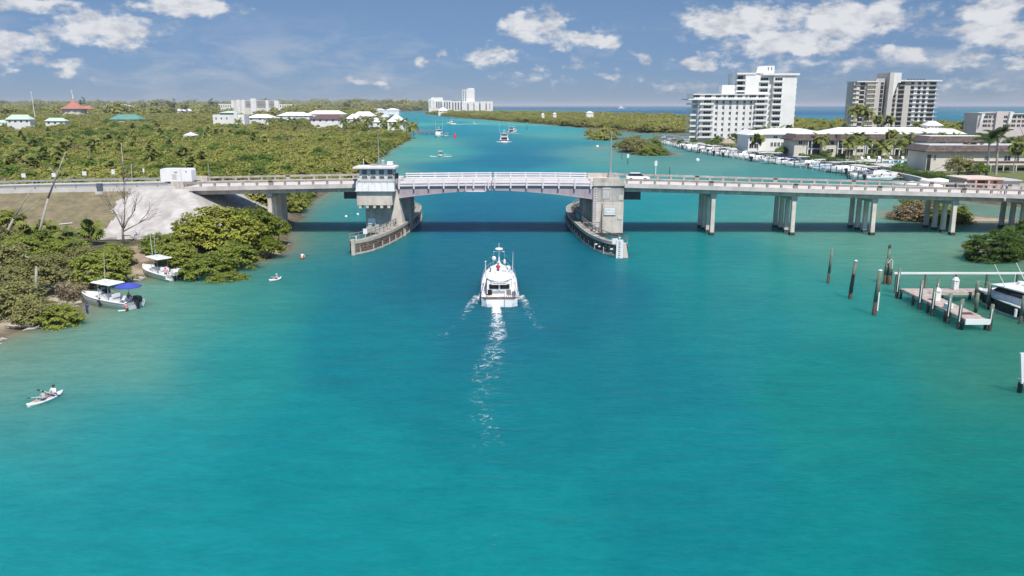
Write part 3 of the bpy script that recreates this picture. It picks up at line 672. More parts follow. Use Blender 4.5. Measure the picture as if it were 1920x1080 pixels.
# little maintenance platform hung from the first leaf beside the joint
wb(MB().box(-8.6, -4.9, YF-.25, YF+.3, 8.35, 8.5).box(-8.65, -8.5, YF-.25, YF-.12, 8.35, 9.9).box(-5.0, -4.85, YF-.25, YF-.12, 8.35, 9.9), 'hanging_platform', M['rail_white'], lf)
# ---------------------------------------------------------------- pier with the bridge tender house
r = thing('bridge_pier', 'weathered concrete drawbridge pier carrying the tender house', 'bridge pier', (-25.4, 155, 0))
wb(MB().box(-28.3, -23.0, 149.7, 161, -3, 6.0), 'lower_block', M['pier_concrete'], r)
wb(MB().box(-29.4, -22.9, 147.4, 161.3, 6.05, 8.7), 'upper_block', M['pier_light'], r)
for i in range(5):
    x = -29.1+i*1.32
    wb(MB().box(x, x+.5, 147.45, 149.65, 5.5, 6.04), 'corbel', M['pier_light'], r)
wb(MB().prismx([(147.0, 8.75), (147.55, 10.3), (161.2, 10.3), (161.2, 8.75)], -29.45, -22.4), 'control_gallery', M['house_white'], r)
ribm = MB().prismx([(-.55, 0), (-.49, 0), (.06, 1.5), (0, 1.5)], -.03, .03).mesh('gallery_rib', M['steel'])
for i in range(1, 6): put('gallery_rib', ribm, r, (-29.45+i*1.17, 147.5, 8.78))
wb(MB().box(-29.6, -22.3, 146.9, 150.2, 8.62, 8.76), 'gallery_ledge', M['house_white'], r)
wb(MB().prismy([(-24.3, -2), (-20.7, -2), (-21.6, 5.0), (-22.2, 8.6), (-22.85, 8.6), (-22.95, 5.6)], 149.2, 153.4), 'buttress', M['pier_light'], r)
wb(MB().prismy([(-25.6, -1), (-23.9, -1), (-23.2, 4.2), (-23.4, 4.2)], 149.35, 149.68), 'buttress_foot', M['pier_light'], r)
wb(MB().box(-22.98, -20.5, 154.5, 161, -3, 7.0), 'pivot_wall', M['pier_concrete'], r)
for i in range(6): wb(MB().box(-20.5, -20.42, 154.6, 160.9, .6+i*1.05, .72+i*1.05), 'wall_joint', M['pier_concrete'], r)
wb(MB().box(-27.9, -26.5, 149.6, 149.69, 2.2, 3.3), 'notice_board', M['white'], r)
cw = wb(MB().box(-32.4, -29.5, 150.5, 160.4, 6.9, 8.35), 'counterweight', M['dark_steel'], r)
for i in range(3): wb(MB().box(-32.2+i*1.1, -32.1+i*1.1, 150.44, 150.5, 6.95, 8.3), 'counterweight_rib', M['dark_steel'], cw)
wb(MB().box(-28.4, -22.9, 149.6, 161.1, -1, .6), 'waterline_growth', M['timber_dark'], r)
hz0 = 10.3
r.location.x += .8
h = thing('bridge_tender_house', 'white tender house with four shuttered windows and flat overhanging roof', 'control house', (-25.9, 149.3, hz0))
wb(MB().box(-29.0, -22.75, 147.7, 151.3, hz0, 12.75), 'wall', M['house_white'], h)
wb(MB().box(-30.0, -22.3, 146.9, 152.2, 12.76, 13.05).box(-29.75, -22.6, 147.15, 151.9, 13.05, 13.12), 'roof', M['rail_white'], h)
for i in range(4):
    x = -28.55+i*1.56
    w = wb(MB().box(x, x+1.04, 147.60, 147.69, 10.95, 12.6), 'window', M['rail_white'], h)
    wb(MB().box(x+.06, x+.98, 147.57, 147.60, 11.62, 12.52), 'shutter', M['pane_blue'], w)
    wb(MB().box(x+.06, x+.98, 147.57, 147.60, 11.02, 11.5), 'pane', M['glass'], w)
for i in range(2):
    x0_, y0_ = -22.74, 148.2+i*1.5
    wb(MB().box(x0_, x0_+.06, y0_, y0_+1.0, 11.0, 12.4), 'side_pane', M['pane_blue'], h)
wb(MB().box(-27.2, -25.9, 149.2, 149.5, 13.2, 13.5), 'roof_vent', M['steel'], h)
wb(MB().box(-25.3, -24.1, 149.2, 149.5, 13.2, 13.5), 'roof_vent', M['steel'], h)
wb(MB().box(-24.1, -23.1, 149.3, 150.3, 13.2, 13.9), 'air_conditioner', M['white'], h)
wb(MB().cyl((-25.75, 150.2, 13.2), (-25.75, 150.2, 19.3), .10, .05), 'mast', M['steel'], h)
wb(MB().cyl((-28.6, 150.2, 13.2), (-28.6, 150.2, 14.3), .05), 'lightning_rod', M['white'], h)
for x in (-25.2, -24.9): wb(MB().cyl((x, 150.6, 13.2), (x, 150.6, 13.9), .04).ell((x, 150.6, 14.0), (.12, .12, .12), 6, 4), 'roof_lamp', M['white'], h)
mb = MB()
for zz in (.5, 1.0): mb.beam((-29.3, 147.15, hz0+zz), (-22.5, 147.15, hz0+zz), .05, .05); mb.beam((-22.5, 147.15, hz0+zz), (-22.5, 152, hz0+zz), .05, .05)
for i in range(6): x = -29.3+i*1.36; mb.beam((x, 147.15, hz0), (x, 147.15, hz0+1), .05, .05)
wb(mb, 'gallery_railing', M['rail_white'], h)
for (x, y) in ((-22.3, 147.6), (-22.1, 148.4)):
    wb(MB().box(x-.18, x+.18, y-.15, y+.15, hz0+.6, hz0+1.6), 'signal_lamp_box', M['black'], h)
h.location.x += 1.0
# ---------------------------------------------------------------- plain pier with the sign
r = thing('bridge_pier', 'plain pale concrete drawbridge pier bearing a white sign', 'bridge pier', (18, 155, 0))
zt18 = ZT(18)
wb(MB().box(15.15, 20.9, 149.6, 161.2, -3, 6.55), 'lower_block', M['pier_light'], r)
wb(MB().box(15.15, 20.9, 149.56, 161.2, 6.56, zt18-1.4), 'upper_block', M['pier_concrete'], r)
wb(MB().box(15.1, 20.94, 149.3, 161.4, zt18-1.39, zt18-.75), 'cap_slab', M['pier_light'], r)
for y in (149.3, 161.0):
    wb(MB().box(15.1, 20.94, y, y+.4, zt18-.749, zt18+.05), 'solid_parapet', M['concrete'], r)
wb(MB().box(13.6, 15.1, 153.6, 161, -3, 7.1), 'pivot_wall', M['pier_concrete'], r)
cw = wb(MB().box(21.0, 24.2, 150.6, 160.4, 6.7, 8.2), 'counterweight', M['dark_steel'], r)
for i in range(3): wb(MB().box(21.3+i*1.1, 21.4+i*1.1, 150.53, 150.6, 6.75, 8.15), 'counterweight_rib', M['dark_steel'], cw)
wb(MB().box(15.05, 21.0, 149.5, 161.3, -1, .55), 'waterline_growth', M['timber_dark'], r)
# bleached tie-plates up the corner, like a ladder
la = wb(MB().box(15.28, 15.34, 149.46, 149.54, .8, 9.4).box(15.76, 15.82, 149.46, 149.54, .8, 9.4), 'ladder', M['rail_white'], r)
rung = MB().box(-.21, .21, -.03, .03, -.06, .06).mesh('rung', M['rail_white'])
for i in range(19): put('rung', rung, la, (15.55, 149.5, 1.0+i*.44))
wb(MB().cyl((16.9, 149.42, .8), (16.9, 149.42, 6.2), .09, .06), 'conduit', M['timber_brown'], r)
wb(MB().cyl((16.62, 149.45, .8), (16.8, 149.45, 4.8), .05, .04), 'conduit', M['steel'], r)
for (x0_, x1_, z0_, z1_, m_) in ((16.95, 18.2, 7.0, 8.6, 'slab'), (19.95, 20.75, 6.8, 7.7, 'paver'), (16.9, 18.4, 8.75, 9.1, 'paver'), (19.8, 20.7, 3.1, 3.75, 'paver')):
    wb(MB().box(x0_, x1_, 149.50, 149.57, z0_, z1_), 'repair_patch', M[m_], r)
sg = wb(MB().box(17.25, 19.45, 149.46, 149.59, 3.9, 5.35), 'sign_board', M['steel'], r)
wb(MB().box(17.32, 19.38, 149.445, 149.46, 3.97, 5.28), 'sign_face', M['white'], sg)
mb = MB(); rr = random.Random(3)
for row, n_, z in ((0, 9, 4.82), (1, 11, 4.36)):      # two lines of lettering, too worn to read
    for i in range(n_):
        x = 17.5+i*(1.72/(n_-1)); zz = z+(.07*math.sin(math.pi*i/(n_-1)) if row == 0 else -.05*math.sin(math.pi*i/(n_-1)))
        hgt = .17*(.6+.5*rr.random())
        mb.box(x-.06, x-.02, 149.441, 149.445, zz-hgt/2, zz+hgt/2)
        if rr.random() < .7: mb.box(x-.019, x+.05, 149.441, 149.445, zz+hgt/2-.04, zz+hgt/2)
        if rr.random() < .6: mb.box(x-.019, x+.05, 149.441, 149.445, zz-.02, zz+.02)
        if rr.random() < .5: mb.box(x+.051, x+.09, 149.441, 149.445, zz-hgt/2, zz+hgt/3)
wb(mb, 'lettering', M['ink'], sg)
# lamp column on the far walkway
r = thing('lamp_post', 'tall grey lamp post rising from the plain drawbridge pier', 'lamp post', (19.6, 160.2, zt18-1))
z0 = zt18-.7
wb(MB().cyl((19.6, 160.2, z0), (19.6, 160.2, z0+8.6), .2, .11, 10), 'pole', M['steel'], r)
wb(MB().box(19.2, 20.0, 159.8, 160.6, z0-.3, z0+.9), 'base_box', M['steel'], r)
wb(MB().box(19.35, 19.85, 160.0, 160.4, z0+8.6, z0+8.85), 'lamp_head', M['steel'], r)
r = thing('control_cabinet', 'small concrete control box beside the lamp post on the pier', 'cabinet', (20.6, 160, zt18-1))
wb(MB().box(20.3, 21.0, 159.6, 160.3, z0-.3, z0+.75), 'box', M['concrete'], r); wb(MB().box(20.36, 20.94, 159.56, 159.6, z0-.1, z0+.65), 'door', M['steel'], r)
# ---------------------------------------------------------------- timber fenders round the two piers
def fender(pts, side, label, brown):
    """pts: outer line from the near tip to the far end; side = +1 when the walkway lies to the left of the line"""
    c = catmull(pts, 6); inner = offset2(c, side*1.25); mid = offset2(c, side*.5)
    r = thing('timber_fender', label, 'bridge fender', (c[0].x, c[0].y, 0))
    ZD = 2.25
    def ribbon(a, b, z0, z1):
        return MB().loft([[(p.x, p.y, z0), (q.x, q.y, z0), (q.x, q.y, z1), (p.x, p.y, z1)] for p, q in zip(a, b)])
    outer2 = offset2(c, -side*.16)
    wb(ribbon(outer2, offset2(c, side*.02), ZD-.42, ZD+.12), 'cap_waler', M['timber_pale'], r)
    wb(ribbon(outer2, offset2(c, side*.02), .02, .32), 'bottom_waler', M['timber_pale'], r)
    for k, z in enumerate((.55, 1.05, 1.55)):
        wb(ribbon(offset2(c, -side*.1), offset2(c, side*.03), z-.06, z+.30), 'waler', M['timber_brown' if brown else 'timber_dark'], r)
    wb(ribbon(inner, offset2(c, side*1.1), ZD-.55, ZD-.28), 'inner_waler', M['timber'], r)
    L = [0]
    for i in range(1, len(c)): L.append(L[-1]+(c[i]-c[i-1]).length)
    def at(curve, s):
        s = max(0, min(s, L[-1]-1e-3))
        for i in range(len(L)-1):
            if L[i+1] >= s: k = (s-L[i])/(L[i+1]-L[i]); return curve[i].lerp(curve[i+1], k)
    n = int(L[-1]/.62)                                   # walkway boards, each its own piece
    board = MB().box(-.29, .29, 0, 1.06, -.07, 0).mesh('walkway_board', M['timber'])
    board2 = MB().box(-.29, .29, 0, 1.06, -.07, 0).mesh('walkway_board', M['timber_pale'])
    for i in range(n):
        s = (i+.5)*L[-1]/n; p = at(c, s); q = at(inner, s); d = (q-p)
        ang = math.atan2(d.y, d.x)-math.pi/2
        put('walkway_board', board if (i*7) % 5 else board2, r, (p.x+d.x*.05, p.y+d.y*.05, ZD+.0+.015*((i*3) % 4)), ang)
    pile = MB().cyl((0, 0, -3), (0, 0, ZD-.1), .2, .18, 8).mesh('pile', M['timber_dark'])
    s = .4
    while s < L[-1]:
        p = at(mid, s); put('pile', pile, r, (p.x, p.y, 0)); p = at(inner, s); put('pile', pile, r, (p.x, p.y, 0)); s += 2.7
    rp = MB().box(-.06, .06, -.06, .06, -.1, 1.15).mesh('railing_post', M['timber'])
    s = .3
    while s < L[-1]-.2:
        p = at(inner, s); put('railing_post', rp, r, (p.x, p.y, ZD)); s += 2.0
    for z in (.62, 1.1):
        wb(ribbon(offset2(inner, -side*.05), offset2(inner, side*.05), ZD+z-.05, ZD+z+.05), 'railing', M['timber'], r)
    brace = MB().beam((0, 0, .1), (0, 0, 1.7), .14, .14).mesh('brace', M['timber_pale'])
    k = 0
    while k < L[-1]:                                     # vertical rubbing blocks on the face
        p = at(offset2(c, -side*.2), k+1.1); put('rubbing_block', brace, r, (p.x, p.y, -.55)); k += 3.4
    return r, c, inner
fl, c1, i1 = fender([(-25.9, 129.8), (-23.6, 133.6), (-21.7, 141), (-20.3, 151), (-19.7, 162), (-19.8, 173), (-21.3, 180.5), (-25.2, 187.5)], 1, 'brown curved timber fender around the pier below the tender house', True)
fr_, c2, i2 = fender([(17.9, 127.2), (15.3, 131), (13.4, 138), (12.2, 150), (11.6, 162), (11.9, 173), (13.2, 180), (16.6, 187)], -1, 'dark curved timber fender with a white depth gauge around the plain pier', False)
# corner post and small lights of the fender below the house
wb(MB().box(-26.35, -25.75, 129.25, 129.85, -2, 2.6), 'corner_post', M['timber_pale'], fl)
wb(MB().cyl((-24.6, 132.8, 2.3), (-24.6, 132.8, 3.4), .04).box(-24.95, -24.25, 132.7, 132.8, 3.0, 3.9), 'notice', M['white'], fl)
wb(MB().cyl((-25.7, 130.4, 2.2), (-25.7, 130.4, 2.8), .1).ell((-25.7, 130.4, 2.9), (.16, .16, .16), 8, 5), 'marker_lamp', M['white'], fl)
# depth gauge board
gb = wb(MB().box(16.75, 17.85, 126.75, 126.87, -.3, 3.0), 'depth_gauge', M['white'], fr_)
wb(MB().box(16.1, 17.0, 126.9, 127.0, 2.3, 3.2), 'gauge_plate', M['white'], fr_)
mb = MB()
for i in range(9): z = .1+i*.31; mb.box(17.1, 17.1+(.34 if i % 2 else .24), 126.742, 126.75, z, z+.13)
wb(mb, 'gauge_marks', M['ink'], gb)
wb(MB().prismy([(17.9, -.8), (18.9, -.8), (18.4, 2.2), (17.9, 2.6)], 127.1, 128.2), 'end_block', M['pier_light'], fr_)
wb(MB().cyl((17.4, 127.8, 2.2), (17.4, 127.8, 3.0), .1).ell((17.4, 127.8, 3.15), (.18, .18, .18), 8, 5), 'marker_lamp', M['white'], fr_)
for (dx, dy, z) in ((14.3, 133.6, 1.1), (14.75, 132.5, .9), (16.3, 128.9, 1.1), (16.2, 128.9, .45)):
    wb(MB().box(dx-.3, dx+.15, dy-.5, dy-.3, z, z+.22), 'reflector', M['white'], fr_)
# cross bridge from the pier to the fender
wb(MB().box(12.9, 16.0, 144.4, 145.6, 2.0, 2.3).box(12.9, 16.0, 144.4, 144.5, 3.2, 3.35).box(15.9, 16.0, 144.4, 144.5, 2.3, 3.2).box(12.9, 13.0, 144.4, 144.5, 2.3, 3.2), 'cross_walk', M['timber'], fr_)
# ---------------------------------------------------------------- pale paved slope under the abutment
def drape(name, xs, ys, dz, keep, m, label=None):
    X, Y = np.meshgrid(np.array(xs), np.array(ys)); Z = gheight(X, Y)+dz+.05*np.sin(X*1.7)*np.cos(Y*1.3)
    ok = keep(X, Y); mb = MB(); idx = -np.ones(X.shape, int)
    for j in range(X.shape[0]):
        for i in range(X.shape[1]):
            if ok[j, i]: idx[j, i] = len(mb.v); mb.v.append((X[j, i], Y[j, i], Z[j, i]))
    for j in range(X.shape[0]-1):
        for i in range(X.shape[1]-1):
            q = (idx[j, i], idx[j, i+1], idx[j+1, i+1], idx[j+1, i])
            if min(q) >= 0: mb.f.append(q); mb.m.append(0)
    return mb.build(name, m, None, True)
def keep_slope(X, Y):
    e = emb(X, Y)
    left = -72.3+(YF-Y)*.06+.8*np.sin(Y*.9)+.5*np.sin(Y*2.3+1)
    return (e > .9) & (X > left) & (X < -44) & (Y < 168) & ((X > -61.2) | (Y < YF+1.0))
struct(drape('slope_paving', np.arange(-80, -43, .4), np.arange(126, 168.1, .4), .14, keep_slope, M['slope_white']))
# ---------------------------------------------------------------- foliage
def quads_mesh(name, V, m, n=4):
    k = len(V)//n
    me = bpy.data.meshes.new(name); me.vertices.add(len(V)); me.vertices.foreach_set('co', V.astype(np.float32).ravel())
    me.loops.add(k*n); me.loops.foreach_set('vertex_index', np.arange(k*n)); me.polygons.add(k)
    me.polygons.foreach_set('loop_start', np.arange(0, k*n, n)); me.polygons.foreach_set('loop_total', np.full(k, n))
    me.update(); me.validate(); me.materials.append(m); return me
def unit(n, rs):
    v = rs.normal(size=(n, 3)); return v/np.linalg.norm(v, axis=1)[:, None]
def leaf_quads(C, D, size, rs, up=.8, wid=.58):
    n = len(C); nrm = D*.8+unit(n, rs)*.75+np.array((0, 0, up)); nrm /= np.linalg.norm(nrm, axis=1)[:, None]
    a = np.cross(nrm, unit(n, rs)); a /= np.linalg.norm(a, axis=1)[:, None]; b = np.cross(nrm, a)
    s = (size*(.65+.7*rs.rand(n)))[:, None]
    return np.stack([C-a*s*.5, C+b*s*wid*.5-a*s*.05, C+a*s*.5, C-b*s*wid*.5-a*s*.05], 1).reshape(-1, 3)
def crown_mesh(name, m, r, clumps, per, leaf, seed, clump_r=.30, low=-.35, shell=.62, wild=.12):
    """leaf clumps spread through the upper part of an ellipsoid of half sizes r, base of the crown at z = low*r"""
    rs = np.random.RandomState(seed); r = np.array(r, float)
    D = unit(clumps*3, rs); D = D[D[:, 2] > low][:clumps]
    k = shell+(1-shell)*rs.rand(len(D))**.6
    k *= 1+wild*np.sin(D[:, 0]*4+seed)*np.cos(D[:, 1]*5+seed*2)+wild*.8*rs.normal(size=len(D))
    CC = D*k[:, None]
    C = np.repeat(CC, per, 0); Dl = unit(len(C), rs); Dl[:, 2] = np.abs(Dl[:, 2])*.9-.2
    rad = clump_r*(.55+.6*np.repeat(rs.rand(len(CC)), per))*rs.rand(len(C))**.4
    Q = (C+Dl*rad[:, None])*r
    nrm = C*.6+Dl; nrm /= np.linalg.norm(nrm, axis=1)[:, None]+1e-6
    return quads_mesh(name, leaf_quads(Q, nrm, leaf, rs), m)
def trunk_mesh(name, m, h, r, seed, limbs=5, spread=.5, multi=1):
    rr = random.Random(seed); mb = MB()
    for s in range(multi):
        ox, oy = ((rr.uniform(-1, 1)*spread*.5, rr.uniform(-1, 1)*spread*.5) if multi > 1 else (0, 0))
        lean = (rr.uniform(-.12, .12)*h+ox*1.2, rr.uniform(-.12, .12)*h+oy*1.2)
        mb.tube([(ox, oy, -.4), (ox+lean[0]*.4, oy+lean[1]*.4, h*.5), (ox+lean[0], oy+lean[1], h)], [r*1.15, r*.85, r*.5], 6)
        for i in range(limbs):
            a = rr.uniform(0, 6.28); z = h*rr.uniform(.5, .98); L = h*rr.uniform(.4, .8)
            p = Vector((ox+lean[0]*z/h, oy+lean[1]*z/h, z)); d = Vector((math.cos(a)*.8, math.sin(a)*.8, rr.uniform(.3, .8)))
            mb.tube([p, p+d*L*.5, p+d*L+Vector((0, 0, L*.15))], [r*.5, r*.32, r*.12], 5)
    return mb.mesh(name, m)
def frond_verts(L, droop, rs, nseg=9, w=.55, lift=.5):
    """one feather frond pointing along +X from the origin, as separate leaflet quads"""
    out = []
    pt = lambda t: np.array((L*(t-.12*t*t), 0, L*(lift*t-droop*t*t)))
    for i in range(nseg):
        t0, t1 = .12+.88*i/nseg, .12+.88*(i+.80)/nseg
        ww = w*math.sin(math.pi*min(1, .18+.80*t0))**.7
        p0, p1 = pt(t0), pt(t1)
        for s in (-1, 1):
            tip = np.array((.28*ww, s*ww, -ww*(.55+.3*rs.rand())))
            out += [p0, p1, p1+tip*.95, p0+tip]
    p0, p1 = pt(0), pt(.2); out += [p0+(0, -.04, 0), p1+(0, -.03, 0), p1+(0, .03, 0), p0+(0, .04, 0)]
    return np.array(out)
def rotz(V, a):
    c, s = math.cos(a), math.sin(a); return V@np.array(((c, s, 0), (-s, c, 0), (0, 0, 1)))
def palm_crown(name, m, n, L, seed, droop=.75, w=.6, lo=-.15):
    rs = np.random.RandomState(seed); out = []
    for i in range(n):
        lift = lo+(1.25-lo)*((i+.5)/n)**1.1
        V = frond_verts(L*(.85+.3*rs.rand()), droop*(.8+.4*rs.rand()), rs, 9, w, lift); out.append(rotz(V, i*2.4+rs.rand()*.5))
    return quads_mesh(name, np.concatenate(out), m)
def fan_crown(name, m, n, R_, seed):
    rs = np.random.RandomState(seed); out = []
    D = unit(n*3, rs); D = D[D[:, 2] > -.75][:n]
    for d in D:
        pet = R_*(.12+.45*rs.rand()); c = d*pet; x = d*.9+np.array((0, 0, -.28)); x /= np.linalg.norm(x)
        y = np.cross(x, unit(1, rs)[0]); y /= np.linalg.norm(y); 
        for k in range(9):
            a = (k-4)*.36; v = x*math.cos(a)+y*math.sin(a); q = np.cross(v, np.cross(x, y)); L = R_*.62*(1-.25*abs(a)/1.5); dr = np.array((0, 0, -.16*L))
            out += [c, c+v*L*.55+q*.10*R_, c+v*L+dr, c+v*L*.55-q*.10*R_]
    return quads_mesh(name, np.array(out), m)
def palm_trunk(name, m, h, r0, r1, bend, seed):
    rr = random.Random(seed); a = rr.uniform(0, 6.28); mb = MB(); pts = []; rs_ = []
    for i in range(9):
        t = i/8; pts.append((math.cos(a)*bend*t*t, math.sin(a)*bend*t*t, -.3+(h+.3)*t)); rs_.append(r0+(r1-r0)*t+(.25*r0*(1-t)**6))
    return mb.tube(pts, rs_, 8).mesh(name, m), Vector(pts[-1])
CR = {}
for i in range(4): CR['mang%d' % i] = crown_mesh('mangrove_crown', M['mangrove'], (3.3, 3.1, 2.5), 85, 15, .66, 20+i)
for i in range(2): CR['scrub%d' % i] = crown_mesh('scrub_crown', M['scrub'], (3.0, 2.9, 2.3), 55, 12, .5, 30+i, shell=.45)
for i in range(3): CR['grape%d' % i] = crown_mesh('sea_grape_crown', M['grape'], (4.2, 3.9, 3.6), 270, 40, .38, 40+i, clump_r=.21, wild=.1)
for i in range(2): CR['bush%d' % i] = crown_mesh('bush_crown', M['bush'], (3.4, 3.1, 2.6), 220, 36, .32, 45+i, clump_r=.22)
for i in range(2): CR['hedge%d' % i] = crown_mesh('hedge_crown', M['hedge'], (2.6, 2.4, 1.6), 120, 20, .40, 50+i, clump_r=.22)
for i in range(2): CR['tree%d' % i] = crown_mesh('tree_crown', M['hedge'], (3.6, 3.5, 2.9), 120, 20, .55, 55+i)
for i in range(2): CR['dry%d' % i] = crown_mesh('dry_bush_crown', M['dryscrub'], (2.6, 2.4, 2.2), 130, 18, .28, 58+i, shell=.4)
for i in range(2): CR['olive%d' % i] = crown_mesh('olive_bush_crown', M['scrub'], (3.0, 2.9, 2.4), 180, 30, .31, 62+i, shell=.4)
CR['pine'] = crown_mesh('pine_crown', M['pine'], (3.0, 3.0, 5.5), 60, 12, 1.0, 66, low=-.9, shell=.3)
for i in range(2): CR['coco%d' % i] = palm_crown('palm_crown', M['palmleaf'], 17, 3.1, 70+i)
for i in range(2): CR['fan%d' % i] = fan_crown('fan_palm_crown', M['palmleaf'], 46, 2.1, 74+i)
CR['washy'] = fan_crown('fan_palm_crown', M['palmleaf'], 26, 1.6, 78)
TR = {'mang': trunk_mesh('trunk', M['bark'], 2.6, .14, 1, 4, 1.6, 3), 'tree': trunk_mesh('trunk', M['bark'], 3.4, .22, 2), 'bush': trunk_mesh('trunk', M['bark'], 1.5, .10, 3, 4, 1.4, 3), 'grape': trunk_mesh('trunk', M['bark'], 3.2, .2, 4, 5, 2.0, 3)}
def plant(name, label, cat, loc, crown, s=1.0, zc=1.6, trunk=None, group=None, rz=None, sx=1.0, sz=1.0):
    """crown centre zc metres above the foot (before scaling)"""
    r = thing(name, label, cat, loc, R.uniform(0, 6.28) if rz is None else rz, group)
    c = link('crown', CR[crown], r, (0, 0, zc*s)); c.scale = (s*sx, s, s*sz); c.rotation_euler = (0, 0, R.uniform(0, 6.28))
    if trunk: k = link('trunk', TR[trunk], r); k.scale = (s, s, s*max(.6, zc/2.2))
    return r
_pt = {}
def palm(label, loc, h, kind='coco', s=1.0, group=None, r0=.17, bend=.5, name='coconut_palm', variety=0):
    key = (round(h), kind, variety)
    if key not in _pt: _pt[key] = palm_trunk('trunk', M['palm_bark'], round(h), r0, r0*.75, bend, len(_pt)+3)
    me, top = _pt[key]
    r = thing(name, label, 'palm tree', loc, R.uniform(0, 6.28), group); k = h/round(h)
    t_ = link('trunk', me, r); t_.scale = (1, 1, k)
    c = link('crown', CR[kind if kind in CR else kind+str(R.randint(0, 1))], r, (top.x, top.y, top.z*k)); c.scale = (s, s, s); c.rotation_euler = (0, 0, R.uniform(0, 6.28))
    return r
# ---- a wood that reads as one mass: points carrying a crown each
def wood(name, pts, crowns, label=None):
    """pts: rows of x, y, z, scale, rotation, which crown"""
    A = np.array(pts, float); me = bpy.data.meshes.new(name); me.vertices.add(len(A)); me.vertices.foreach_set('co', A[:, :3].ravel())
    for nm, col in (('size', 3), ('turn', 4)):
        me.attributes.new(nm, 'FLOAT', 'POINT').data.foreach_set('value', A[:, col].astype(np.float32))
    me.attributes.new('which', 'INT', 'POINT').data.foreach_set('value', A[:, 5].astype(np.int32))
    o = stuff(link(name, me)); g = bpy.data.node_groups.new(name, 'GeometryNodeTree')
    g.interface.new_socket('Geometry', in_out='INPUT', socket_type='NodeSocketGeometry'); g.interface.new_socket('Geometry', in_out='OUTPUT', socket_type='NodeSocketGeometry')
    gi = g.nodes.new('NodeGroupInput'); go = g.nodes.new('NodeGroupOutput'); ip = g.nodes.new('GeometryNodeInstanceOnPoints'); ge = g.nodes.new('GeometryNodeGeometryToInstance')
    for ob in reversed(crowns):
        oi = g.nodes.new('GeometryNodeObjectInfo'); oi.transform_space = 'ORIGINAL'; oi.inputs['Object'].default_value = ob
        ge2 = g.nodes.new('GeometryNodeGeometryToInstance'); g.links.new(oi.outputs['Geometry'], ge2.inputs[0])
        if 'jn' not in locals(): jn = g.nodes.new('GeometryNodeJoinGeometry')
        g.links.new(ge2.outputs[0], jn.inputs[0])
    g.links.new(gi.outputs[0], ip.inputs['Points']); g.links.new(jn.outputs[0], ip.inputs['Instance']); ip.inputs['Pick Instance'].default_value = True
    def attr(nm, ty):
        n = g.nodes.new('GeometryNodeInputNamedAttribute'); n.data_type = ty; n.inputs['Name'].default_value = nm; return [x for x in n.outputs if x.enabled][0]
    g.links.new(attr('which', 'INT'), ip.inputs['Instance Index'])
    cx = g.nodes.new('ShaderNodeCombineXYZ'); g.links.new(attr('turn', 'FLOAT'), cx.inputs[2]); g.links.new(cx.outputs[0], ip.inputs['Rotation'])
    g.links.new(attr('size', 'FLOAT'), ip.inputs['Scale']); g.links.new(ip.outputs[0], go.inputs[0])
    md = o.modifiers.new('wood', 'NODES'); md.node_group = g
    return o
# ---- keep-out circles of the buildings (x, y, radius)
KEEP = []
def scatter(x0, x1, y0, y1, s, jit=.8):
    xs = np.arange(x0, x1, s); ys = np.arange(y0, y1, s*.9); X, Y = np.meshgrid(xs, ys)
    X = X+(NR.rand(*X.shape)-.5)*s*jit*1.2+(np.arange(X.shape[0]) % 2)[:, None]*s*.5; Y = Y+(NR.rand(*Y.shape)-.5)*s*jit*1.2
    return X.ravel(), Y.ravel()
def wood_pts(bands, polys, near=2.0, keepout=None, view=.70, which=(0, 1, 2, 3), weights=None, tall=None):
    out = []
    for (x0, x1, y0, y1, s, sc, zc) in bands:
        X, Y = scatter(x0, x1, y0, y1, s)
        ok = np.abs(X) < view*Y+25; X, Y = X[ok], Y[ok]
        D = sdist(X, Y, polys); ok = D > near*(.5+NR.rand(len(X))); X, Y, D = X[ok], Y[ok], D[ok]
        if keepout is not None: ok = ~keepout(X, Y); X, Y = X[ok], Y[ok]
        for (kx, ky, kr) in KEEP:
            ok = (X-kx)**2+(Y-ky)**2 > (kr+sc*1.2)**2; X, Y = X[ok], Y[ok]
        Z = gheight(X, Y); S_ = sc*(.55+.75*NR.rand(len(X))**1.3+.25*np.sin(X/17.)*np.cos(Y/23.))
        hgt = zc*S_*(1+.25*np.sin(X/31.+1)*np.cos(Y/37.))
        keep_ = NR.rand(len(X)) > .05+.10*(np.sin(X/9.)*np.sin(Y/14.+X/21.) > .55)
        X, Y, Z, S_, hgt = X[keep_], Y[keep_], Z[keep_], S_[keep_], hgt[keep_]
        W_ = NR.choice(which, len(X), p=weights)
        fld = np.sin(X/19.+Y/41.)+np.sin(Y/27.-X/33.+2)+.8*np.sin(X/7.3-Y/9.1)
        if 10 in which: W_ = np.where((fld > 1.35) & (NR.rand(len(X)) < .6), NR.choice((8, 10, 10), len(X)), W_)
        if 10 in which: W_ = np.where((fld < -1.5) & (NR.rand(len(X)) < .5), NR.choice((4, 5, 9), len(X)), W_)
        S_ = S_*(1+.16*np.sin(X/11.+1.3)*np.cos(Y/13.))
        out.append(np.stack([X, Y, Z+hgt, S_, NR.rand(len(X))*6.28, W_], 1))
    return np.concatenate(out)
